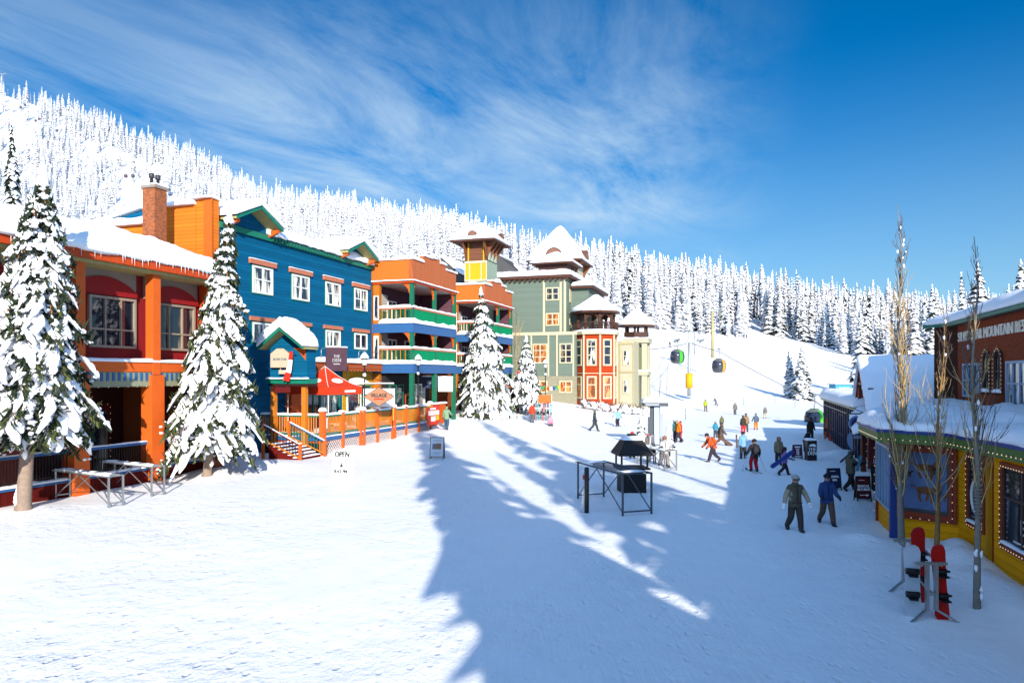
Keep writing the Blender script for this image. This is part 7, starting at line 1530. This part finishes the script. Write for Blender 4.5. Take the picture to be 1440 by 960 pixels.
# ---------------------------------------------------------------- people
import bmesh
SKIN_ = paint('skin', (.48,.26,.17), .6, .05); BOOT = plain('boots_dark', (.02,.02,.022), .5); GLV = plain('gloves_dark', (.02,.02,.025), .6); WGLV = paint('white_mittens', (.78,.78,.78), .7, .05)
GOG = plain('goggle_lens', (.02,.02,.03), .1, 0, .8)
def cloth(col): return paint('cloth_'+'_'.join('%02d' % min(99, int(v*99)) for v in col), col, .8, .22, 6)
def rotx(v, a): return Vector((v.x, v.y*math.cos(a)-v.z*math.sin(a), v.y*math.sin(a)+v.z*math.cos(a)))
def person(px, py, hpx, yaw, jk, pt, hat, label, pose='stand', sleeve=None, glove=None, kid=False, stride=.38, lean=0, arms=None, slim=1.0, Y=None, hood=False, hair=None, vest=False, z=None, pack=None):
    g = ground(px, py) if Y is None else Vector(((px-720)/1000*Y, Y, tz((px-720)/1000*Y, Y)))
    H = hpx*g.y/1000 if Y is None else hpx/100.; bend = lean; k = H/1.76
    if pose == 'bend': k = H/1.45; bend = .55
    if pose == 'sit': k = H/.95
    big = hpx > 40
    # joints in metres for a 1.76 m figure facing -y
    V = Vector; J = {}; pel = V((0,0,.94)); 
    up = lambda p: pel+rotx(p-pel, bend)                  # bend forward (towards -y) round the hips
    J['pel'] = pel; J['spi'] = up(V((0,-.01,1.13))); J['che'] = up(V((0,0,1.33))); J['nek'] = up(V((0,0,1.485))); hd = up(V((0,-.02,1.60))); J['hd1'] = hd; J['hd2'] = hd+V((0,-.005,.07)); J['hd3'] = hd+V((0,0,.125))
    la = {'walk': stride, 'ski': .12, 'stand': .04, 'bend': stride, 'sit': 0}[pose]
    for s, n in ((-1,'L'),(1,'R')):
        sw = la*s; J['hip'+n] = V((s*.095,0,.90)); th = .43; sh = .42
        ka = sw+(.10 if pose in ('walk','bend') else .03)+(.5 if pose == 'ski' else 0); 
        if pose == 'sit': ka = 1.45
        kn = J['hip'+n]+V((s*.02, -math.sin(ka)*th, -math.cos(ka)*th)); ca = sw-(.55 if (pose in ('walk','bend') and s < 0) else .06)-(.35 if pose == 'ski' else 0)
        if pose == 'sit': ca = 1.3
        an = kn+V((s*.01, -math.sin(ca)*sh, -math.cos(ca)*sh)); J['kne'+n] = kn; J['ank'+n] = an
        fa = max(0, -ca)*.7; J['toe'+n] = an+V((s*.03, -.17*math.cos(fa), -.045-.15*math.sin(fa)))
        J['sho'+n] = up(V((s*.185,0,1.40))); aa = (arms[0 if s < 0 else 1] if arms else ((-sw*.9, .16, .25)))
        fw, out, el = aa; u = .285; f = .25
        d = V((s*math.sin(out), -math.sin(fw)*math.cos(out), -math.cos(fw)*math.cos(out))); eb = J['sho'+n]+d*u
        d2 = V((s*math.sin(out*.6), -math.sin(fw+el)*math.cos(out*.6), -math.cos(fw+el)*math.cos(out*.6))); wr = eb+d2*f; J['elb'+n] = eb; J['wri'+n] = wr; J['han'+n] = wr+d2*.085; J['d'+n] = d2
    low = min(J['toeL'].z, J['toeR'].z, J['ankL'].z-.06, J['ankR'].z-.06); 
    rad = {'pel':(.175*slim,.15),'spi':(.17*slim,.15),'che':(.19*slim,.155),'nek':(.078,.08),'hd1':(.098,.108),'hd2':(.112,.125),'hd3':(.078,.09),'hip':(.125*slim,.135),'kne':(.105,.105),'ank':(.085,.085),'toe':(.06,.052),'sho':(.098,.098),'elb':(.085,.085),'wri':(.062,.066),'han':(.05,.058)}
    names = ['pel','spi','che','nek','hd1','hd2','hd3']; edges = [('pel','spi'),('spi','che'),('che','nek'),('nek','hd1'),('hd1','hd2'),('hd2','hd3')]
    for n in 'LR':
        names += [q+n for q in ('hip','kne','ank','toe','sho','elb','wri','han')]; edges += [('pel','hip'+n),('hip'+n,'kne'+n),('kne'+n,'ank'+n),('ank'+n,'toe'+n),('che','sho'+n),('sho'+n,'elb'+n),('elb'+n,'wri'+n),('wri'+n,'han'+n)]
        if False:
            h = J['han'+n]; d = J['d'+n]; sd = V((0,1,0)) if abs(d.y) < .8 else V((0,0,1)); sd = (sd-d*sd.dot(d)).normalized(); palm = d.cross(sd).normalized()
            for i, (o, l) in enumerate(((-.03,.06),(-.01,.07),(.01,.066),(.03,.052))):
                a = 'f%d%s' % (i,n); J[a] = h+d*.035+sd*o; J[a+'m'] = J[a]+d*l*.55+palm*.004; J[a+'t'] = J[a+'m']+d*l*.5+palm*.018; names += [a, a+'m', a+'t']; edges += [('han'+n,a),(a,a+'m'),(a+'m',a+'t')]
            a = 't'+n; J[a] = h-d*.02+sd*(-.045); J[a+'t'] = J[a]+(d*.7-sd*.5).normalized()*.05; names += [a, a+'t']; edges += [('han'+n,a),(a,a+'t')]
    if big: J['nose'] = J['hd1']+V((0,-.10,.035)); names.append('nose'); edges.append(('hd1','nose'))
    me = bpy.data.meshes.new('person'); me.from_pydata([J[n] for n in names], [(names.index(a), names.index(b)) for a, b in edges], [])
    o = bpy.data.objects.new('person', me); COL.objects.link(o); sm = o.modifiers.new('s', 'SKIN'); sm.use_smooth_shade = True; sb = o.modifiers.new('d', 'SUBSURF'); sb.levels = 2 if hpx > 22 else 1; sb.render_levels = sb.levels
    sv = me.skin_vertices[0].data
    for i, n in enumerate(names):
        b = rad.get(n) or rad.get(n[:3]); 
        if n[0] == 'f' and n[1].isdigit(): b = (.0125,.0125) if n[-1] != 't' else (.0095,.0095)
        if n in ('tL','tR'): b = (.014,.014)
        if n in ('tLt','tRt'): b = (.011,.011)
        if n == 'nose': b = (.016,.02)
        sv[i].radius = b; sv[i].use_root = (i == 0)
    dg = bpy.context.evaluated_depsgraph_get(); dg.update(); m2 = bpy.data.meshes.new_from_object(o.evaluated_get(dg)); o.modifiers.clear(); o.data = m2; bpy.data.meshes.remove(me); m2.name = 'person'
    mats = [cloth(jk), cloth(pt), cloth(hat), SKIN_, glove or GLV, BOOT, GOG, cloth(sleeve or jk), cloth(hair or (.08,.05,.03))]; m2.materials.clear()
    for m in mats: m2.materials.append(m)
    segs = []; reg = {'spi':0,'che':0,'nek':0,'hd1':9,'hd2':9,'hd3':9,'hip':1,'kne':1,'ank':1,'toe':5,'sho':0,'elb':7,'wri':7,'han':4}
    for a, b in edges: segs.append((J[a], J[b], reg.get(b) if b in reg else reg.get(b[:3], 4 if b != 'nose' else 3)))
    A = np.array([s_[0] for s_ in segs]); B = np.array([s_[1] for s_ in segs]); D = B-A; DD_ = (D*D).sum(1)
    for p in m2.polygons:
        c = np.array(p.center); t = np.clip(((c-A)*D).sum(1)/DD_, 0, 1); q = A+D*t[:, None]; dist = np.sqrt(((c-q)**2).sum(1)); rr_ = np.array([.15 if s_[2] == 0 else .08 for s_ in segs]); i = int(np.argmin(dist-rr_*.5)); rg = segs[i][2]
        if rg == 9:
            rel = V(c)-J['hd2']; rel = rotx(rel, 0)
            if rel.z > .012 or (hood and (rel.y > -.06 or rel.z > .0)): rg = 2
            elif rel.y > .0: rg = 8 if hair else (2 if rel.z > -.06 else 3)
            elif -.032 < rel.z <= .012 and rel.y < -.03 and not hair: rg = 6
            else: rg = 3
        if rg == 1 and p.center.z < low+.17: rg = 5
        if rg in (0,1) and pose not in ('sit','bend'): rg = 0 if p.center.z > .84 else 1
        if vest and rg == 0 and False: rg = 0
        p.material_index = rg; p.use_smooth = True
    if big:   # fingers, joined to the same body mesh
        fm = MB()
        for n in 'LR':
            h = J['han'+n]; d = J['d'+n]; sd = V((0,1,0)) if abs(d.y) < .8 else V((0,0,1)); sd = (sd-d*sd.dot(d)).normalized(); pl_ = d.cross(sd).normalized(); kf = 1.25
            if glove is not None: fm.blob(h+d*.045, (.05,.055,.06), 8, 4, .05); fm.tube([h-d*.01-sd*.03, h+d*.03-sd*.075, h+d*.06-sd*.085], [.022,.024,.016], 6, 4)
            else:
                for o_, l in ((-.036,.075),(-.012,.088),(.012,.083),(.036,.066)):
                    a = h+d*.02+sd*o_; fm.tube([a, a+d*l*.5+pl_*.004, a+d*l*.8+pl_*.018, a+d*l*.95+pl_*.035], [.0155,.0145,.0135,.008], 6, 4)
                fm.tube([h-d*.03-sd*.03, h+d*.01-sd*.068, h+d*.045-sd*.078], [.019,.017,.010], 6, 4)
        bm_ = bmesh.new(); bm_.from_mesh(m2); vv_ = [bm_.verts.new(v_) for v_ in fm.v]
        for f_ in fm.f:
            try: nf = bm_.faces.new([vv_[i_] for i_ in f_]); nf.material_index = 4; nf.smooth = True
            except ValueError: pass
        bm_.to_mesh(m2); bm_.free()
    o.name = 'person'; o.location = g+V((0,0,-low*k-.02 if z is None else z)); o.scale = (k,k,k); o.rotation_euler = (0,0,yaw); tag(o, label, 'person'); o['group'] = 'people in the snowy village street'
    if hpx > 22 and Y is None and pose != 'sit':
        Mt = Matrix.Translation(pel) @ Matrix.Rotation(bend, 4, 'X') @ Matrix.Translation(-pel)
        hm = MB(Mt); n_ = 14; vs = []; fs = []
        for (z_, rx, ry) in ((.80,.185,.165),(.86,.192,.170),(.99,.178,.155)):
            for i_ in range(n_): q = 2*math.pi*i_/n_; vs.append((rx*slim*math.cos(q), ry*math.sin(q), z_+.012*math.sin(3*q+px)))
        for j_ in range(2):
            for i_ in range(n_): fs.append((j_*n_+i_, j_*n_+(i_+1)%n_, (j_+1)*n_+(i_+1)%n_, (j_+1)*n_+i_))
        hm.add(vs, fs, 0, True); hm.tube([(.1*math.cos(q), .1*math.sin(q)-.005, 1.475) for q in [2*math.pi*i_/12 for i_ in range(13)]], .034, 6, 0); 
        if hpx > 30: hm.box(-.012,.012,-.185,-.165,.9,1.42,1); hm.box(-.15*slim,-.05,-.178,-.15,.93,.945,1); hm.box(.05,.15*slim,-.178,-.15,.93,.945,1)
        hm.build('jacket_hem', [cloth(jk), cloth(tuple(c*.4 for c in jk))], o)
        if not hair and not hood:
            ht = MB(Matrix.Translation(J['hd2'])); ht.lathe([(.122,-.005),(.128,.02),(.118,.065),(.08,.105),(.03,.125),(0,.128)], (0,.004,0), 14, 0, True); ht.build('hat', cloth(hat), o)
            if hpx > 30: gg = MB(Matrix.Translation(J['hd2'])); gg.tube([(.118*math.sin(q), -.118*math.cos(q)+.002, -.018) for q in [-1+2*i_/8 for i_ in range(9)]], .026, 6, 0); gg.build('goggles', GOG, o)
        elif hair:
            ht = MB(); ht.lathe([(.13,-.10),(.135,.0),(.12,.06),(.07,.105),(0,.12)], tuple(J['hd2']+V((0,.018,0))), 14, 0, True); ht.tube([J['hd2']+V((0,.08,-.04)), J['hd2']+V((0,.12,-.2)), J['hd2']+V((0,.12,-.36))], [.10,.09,.03], 8); ht.build('hair', cloth(hair), o)
            MB().blob(J['hd2']+V((0,-.075,-.035)), (.075,.05,.085), 10, 0, 0).build('face', SKIN_, o)
        if pack: MB(Mt).blob((0,.21,1.2), (.16,.11,.24), 10, 0, .08).build('backpack', cloth(pack), o)
    return o, g, k, J, low
def hand_world(res, n):
    o, g, k, J, low = res; v = J['han'+n]*k; v.rotate(Matrix.Rotation(o.rotation_euler.z, 3, 'Z')); return o.location+v
def poles(res, label, spread=.25, fwd=-.15):
    """ski poles hanging from both hands to the snow"""
    o, g, k, J, low = res; rt = empty('ski_poles', g, o.rotation_euler.z, label, 'ski poles'); R3 = Matrix.Rotation(-o.rotation_euler.z, 3, 'Z')
    for n in 'LR':
        h = R3@(hand_world(res, n)-g); s = -1 if n == 'L' else 1; m = MB(); e = Vector((h.x+s*spread, h.y-fwd*0+.25, .0)); m.tube([h+Vector((0,0,.06)), h, e], [.016,.010,.007], 6); m.tube([e+Vector((0,0,.06)), e+Vector((0,0,.07))], .045, 8); m.build('pole', STEEL, rt)
def skis_on(res, col, label, L=1.65, board=False):
    o, g, k, J, low = res; rt = empty('snowboard' if board else 'skis', g, o.rotation_euler.z+(math.pi/2 if board else 0), label, 'snowboard' if board else 'skis'); c = paint('ski_'+'_'.join(str(int(v*99)) for v in col), col, .35, .1)
    for s in ((0,) if board else (-1, 1)):
        m = MB(); w = .13 if board else .05; x = 0 if board else s*.13; y0, y1 = -L*.55, L*.45; yo = 0
        P = [(y0-.08,.10),(y0,.03),(y0+.2,.0),(y1-.1,.0),(y1,.03 if board else .01)]; vs = []; fs = []
        for (y, z_) in P: ww = w*(.4 if z_ == .10 else 1); vs += [(x-ww,y,z_+.012),(x+ww,y,z_+.012),(x+ww,y,z_),(x-ww,y,z_)]
        for i in range(len(P)-1):
            for c_ in range(4): fs.append((i*4+c_, i*4+(c_+1)%4, (i+1)*4+(c_+1)%4, (i+1)*4+c_))
        fs += [(0,1,2,3),(16,19,18,17)]; m.add(vs, fs, 0); m.build('board' if board else 'ski', c, rt)
A_ = lambda fl, ol, el, fr, orr, er: ((fl, ol, el), (fr, orr, er))
BLK = (.012,.012,.014); PI = math.pi
p1 = person(1118, 747, 79, .05, (.085,.072,.05), (.045,.035,.032), (.42,.40,.34), 'person in an olive vest, tan sleeves and white mittens walking towards the camera', 'walk', (.42,.34,.24), WGLV, stride=.16, arms=A_(.05,.42,.1,.2,.5,.12), slim=1.12)
person(1163, 738, 73, -.1, (.03,.07,.22), (.13,.085,.06), (.015,.012,.012), 'person in a blue jacket and brown trousers walking beside the one in the vest', 'walk', stride=.3, arms=A_(.3,.22,.9,.3,.22,.9), slim=1.2)
p3 = person(1196, 690, 57, PI/2+.25, (.075,.075,.05), (.016,.014,.014), (.03,.025,.02), 'person in dark olive top carrying skis on the shoulder by the rental boards', 'walk', BLK, stride=.34, arms=A_(.6,.2,1.4,.6,.2,1.2), slim=1.1)
p4 = person(1061, 663, 47, PI, (.018,.015,.018), (.50,.012,.02), (.015,.015,.018), 'skier in black jacket and bright red trousers standing on skis', 'ski', arms=A_(.2,.35,.5,.2,.4,.5), pack=(.02,.02,.025)); skis_on(p4, (.04,.05,.08), 'dark skis under the skier in red trousers'); poles(p4, 'ski poles of the skier in red trousers')
p5 = person(1045, 645, 38, PI+.1, (.20,.42,.68), (.018,.02,.03), (.02,.02,.03), 'person in a light blue jacket with black trousers standing back turned', 'stand', arms=A_(.4,.3,.9,.05,.08,.2), slim=.92)
p6 = person(1003, 649, 36, PI/2*-1, (.55,.09,.02), (.03,.022,.035), (.02,.02,.02), 'person bending forward in an orange red jacket at the edge of the shade', 'bend', stride=.34, arms=A_(.45,.2,.3,.2,.3,.5), slim=1.2, pack=(.55,.10,.02))
p7 = person(1014, 626, 34, PI/2*-1+PI, (.085,.065,.055), (.09,.05,.03), (.05,.04,.035), 'person in a grey brown jacket striding with a snowboard behind them', 'walk', stride=.5, slim=1.05)
person(1006, 615, 23, .3, (.03,.25,.38), (.04,.05,.08), (.3,.3,.32), 'child in a teal blue jacket beside the person in grey brown', 'stand', arms=A_(.5,.6,.3,.2,.2,.2)); person(1015, 603, 19, PI, (.11,.11,.06), (.06,.06,.04), (.07,.07,.05), 'person in an olive jacket just behind the teal child', 'stand')
person(954, 622, 33, PI/2*-1, (.85,.20,.01), (.03,.03,.04), (.45,.45,.45), 'person in a bright orange jacket and grey helmet beyond the totem', 'walk', stride=.25, slim=1.15); person(957, 621, 29, PI/2*-1, (.75,.03,.02), (.45,.03,.02), (.3,.04,.03), 'person all in red right behind the bright orange jacket', 'stand'); person(949, 621, 32, -PI/2-.4, (.02,.22,.18), (.03,.03,.04), (.5,.5,.5), 'person in a dark green jacket left of the bright orange one', 'stand')
person(1045, 609, 25, PI, (.03,.03,.02), (.65,.02,.03), (.03,.03,.03), 'person in black jacket and scarlet trousers standing on the sunlit snow', 'stand', slim=1.2); person(1049, 607, 26, 0, (.30,.20,.10), (.10,.07,.04), (.14,.08,.05), 'person in a tan jacket half hidden behind the scarlet trousers', 'stand')
person(1063, 604, 23, PI, (.07,.10,.13), (.85,.22,.01), (.10,.12,.14), 'person in a grey jacket and orange trousers on the sunlit snow', 'stand', arms=A_(.3,.35,.3,.3,.35,.3))
p = person(992, 578, 17.5, 0, (.35,.42,.03), (.12,.10,.06), (.15,.12,.05), 'skier in a lime green jacket coming down the run', 'ski'); skis_on(p, (.1,.1,.12), 'skis of the skier in lime green')
p = person(1007, 570, 10, -PI/2, (.08,.07,.05), (.06,.05,.04), (.05,.05,.05), 'small figure crouching low on a board on the run', 'bend', stride=.3); skis_on(p, (.08,.08,.09), 'board under the crouching small figure', 1.5, True)
p = person(1034, 583, 18, -.6, (.16,.14,.13), (.10,.09,.09), (.08,.08,.08), 'snowboarder in dull grey leaning back in the middle of the run', 'ski', lean=.15); skis_on(p, (.06,.06,.07), 'board of the dull grey snowboarder', 1.5, True)
p = person(1076, 588, 17, PI, (.13,.12,.11), (.55,.50,.35), (.12,.12,.12), 'snowboarder with cream trousers at the right side of the run', 'ski'); skis_on(p, (.1,.1,.1), 'board of the snowboarder with cream trousers', 1.5, True)
person(836, 606, 30, PI/2-.2, (.035,.04,.045), (.04,.04,.045), (.03,.14,.08), 'person in dark grey with a green cap walking alone on the sunlit snow', 'walk', stride=.3)
p = person(869, 599, 25, -.5, (.28,.60,.78), (.03,.03,.035), (.05,.06,.08), 'skier in a pale blue jacket left of the totem', 'ski', arms=A_(.5,.5,.4,.3,.5,.4)); skis_on(p, (.1,.12,.16), 'skis of the skier in pale blue'); poles(p, 'ski poles of the skier in pale blue', .3)
person(748, 594, 27, PI*.85, (.72,.06,.02), (.09,.09,.11), (.6,.6,.6), 'person in a red jacket and white hat facing the coloured skis', 'stand'); person(774, 598, 13, 0, (.75,.30,.40), (.70,.25,.36), (.75,.4,.5), 'small child in pink sitting on the snow', 'sit')
person(709, 588, 18, -.3, (.70,.07,.015), (.65,.08,.02), (.05,.13,.45), 'child in an orange red suit and blue hat near the spruces', 'stand'); person(699, 587, 16, .4, (.65,.22,.02), (.7,.3,.05), (.4,.35,.1), 'child in a yellow orange suit beside the kiosk', 'stand'); person(741, 584, 19, .4, (.08,.12,.35), (.25,.3,.5), (.6,.08,.03), 'person in blue with a red hat in front of the ski racks', 'stand')
p16 = person(628, 604, 34, PI-.2, (.20,.33,.20), (.04,.10,.17), (.22,.30,.18), 'person in a sage green hooded jacket holding a board by the red banner', 'walk', stride=.22, arms=A_(.5,.3,.8,.1,.2,.2), hood=True)
person(1132, 636, 32, PI/2, (.01,.012,.02), (.012,.012,.016), (.01,.01,.012), 'dark figure bending over behind the black box sign', 'stand', lean=.35, arms=A_(.6,.1,.9,.6,.1,.9)); person(1140, 619, 31, 0, (.012,.013,.02), (.012,.012,.016), (.02,.018,.02), 'dark figure standing against the bright snow behind the box sign', 'stand', arms=A_(.1,.3,.2,.1,.2,.2))
p18 = person(1103, 668, 41, PI/2, (.28,.20,.50), (.03,.02,.03), (.09,.02,.03), 'person in a lilac jacket with long dark hair carrying a blue snowboard', 'walk', stride=.33, arms=A_(.3,.3,1.0,-.1,.4,.4), hair=(.05,.015,.015), slim=.92)
person(1095, 654, 40, 0, (.27,.20,.13), (.02,.02,.03), (.13,.08,.05), 'person in a beige coat with light hair half behind the lilac jacket', 'stand', hair=(.3,.18,.08))
person(934, 656, 44, .3, (.42,.40,.38), (.20,.18,.17), (.38,.16,.09), 'person in pale grey leaning on the snowy rack behind the fire pit', 'walk', stride=.3, arms=A_(.6,.4,1.0,.6,.4,1.0), hood=False); person(889, 644, 37, .1, (.10,.12,.15), (.03,.03,.04), (.65,.05,.02), 'person with a red helmet hidden behind the black hood', 'stand'); person(911, 641, 31, .3, (.12,.11,.10), (.04,.04,.04), (.5,.06,.03), 'person with a dull red helmet between fire pit and totem', 'stand')
person(505, 0, 165, .3, (.55,.5,.48), (.10,.1,.12), (.35,.05,.04), 'person in a pale coat standing under the red market tent', 'stand', Y=50.2, z=1.1); person(590, 0, 165, .2, (.55,.45,.4), (.10,.05,.06), (.3,.15,.08), 'person in a cream coat seated area behind the terrace fence', 'stand', Y=60.5, z=1.0)
for k, (px, py, h) in enumerate([(942,487,7.5),(993,470,6),(1000,471,5),(1034,475,6.5),(1046,476,6),(1050,476,6),(1008,471,4)]):
    person(px, py, h, PI if k % 2 else 0, (.04,.04,.05), (.04,.04,.05), (.05,.05,.06), ['dark far skier alone at the upper left of the run','tiny dark skier beside the wide crossarm','tiny dark skier near the pale pylon top','tiny skier near the forest edge, leftmost of three','tiny skier of the close pair near the forest edge, left','tiny skier of the close pair near the forest edge, right','tiny figure right of the pale pylon'][k], 'ski')
# carried and worn things
def held_board(p0, p1, w, col, label, name='snowboard', nrm=(0,-1,.2)):
    p0 = Vector(p0); p1 = Vector(p1); d = p1-p0; L = d.length; d.normalize(); n = Vector(nrm); n = (n-d*n.dot(d)).normalized(); s = d.cross(n); m = MB(); N = 9; pts = []
    prof = [(0,.3),(.03,.75),(.09,1),(.5,.86),(.91,1),(.97,.75),(1,.3)]
    poly = [p0+d*L*t-s*w/2*a for t, a in prof]+[p0+d*L*t+s*w/2*a for t, a in prof[::-1]]; c = (p0+p1)/2
    o = m.prism([q-c for q in poly], n*.018).build(name, paint('board_'+'_'.join(str(int(v*99)) for v in col), col, .35, .25, 4)); o.location = c; tag(o, label, 'snowboard' if w > .15 else 'skis'); return o
a = ground(1100, 668); h = 0
held_board(at(1084,657,a.y-.35), at(1116,634,a.y-.35), .22, (.03,.06,.26), 'dark blue snowboard carried low by the person in lilac'); a = ground(1014, 626)
held_board(at(1007,611,a.y+.1), at(1030,627,a.y-.4), .26, (.10,.05,.04), 'brown snowboard with orange tail carried by the striding person'); a = ground(628, 604)
held_board(at(617,594,a.y-.3), at(628,603,a.y-.3), .2, (.02,.05,.09), 'dark snowboard held at an angle by the sage green jacket'); a = ground(1196, 690)
held_board(at(1181,650,a.y-.3), at(1206,628,a.y-.3), .1, (.05,.06,.08), 'dark skis carried on the shoulder past the feather flag', 'skis'); held_board(at(1205,662,a.y-.3), at(1211,640,a.y-.2), .14, (.10,.28,.42), 'light blue skis held upright beside the post', 'skis')
held_board(ground(1228,690)+Vector((0,-.1,.02)), ground(1228,690)+Vector((.12,.25,1.15)), .27, (.012,.03,.02), 'dark green snowboard leaning against the shop corner')
held_board(ground(1039,641)+Vector((-.12,0,.5)), ground(1037,641)+Vector((-.1,-.1,1.35)), .1, (.13,.08,.04), 'short brown skis held beside the light blue jacket', 'skis')
# ---------------------------------------------------------------- the tall firs behind the viewpoint that throw the long shadows
def back_firs():
    ms = [fir(300+i, 20, rb, 22, 7, .7) for i, rb in enumerate([3.2, 2.7, 3.6])]
    objs = {}
    spots = [(5.9,-8,32,.72),(12.9,-9.5,31.5,.72),(10.6,-9.2,22,.7),(14.6,-9,24,.6),(8.3,-11,19.5,.45),(9.0,-7,11,1.3),(12.0,-6.5,11.5,1.3),(15.5,-7,12,1.4),(18.5,-6,12,1.4),(6.5,-6.5,9.5,1.4),(24,-12,22,1.1),(4.6,-8.5,17,.8),(21,-7,15,1.3)]
    for k, (x, y, h, w) in enumerate(spots):
        i = k % 3
        if i not in objs: objs[i] = ms[i].build('tall_fir', [BARK, NEED, FROST]); o = objs[i]
        else: o = objs[i].copy(); COL.objects.link(o)
        o.location = (x, y, -.2); o.scale = (h/20*w, h/20*w, h/20); o.rotation_euler = (0, 0, k*1.3); tag(o, 'tall dark fir behind the viewpoint whose shadow falls across the street', 'tree', 'tall firs behind the viewpoint')
back_firs()
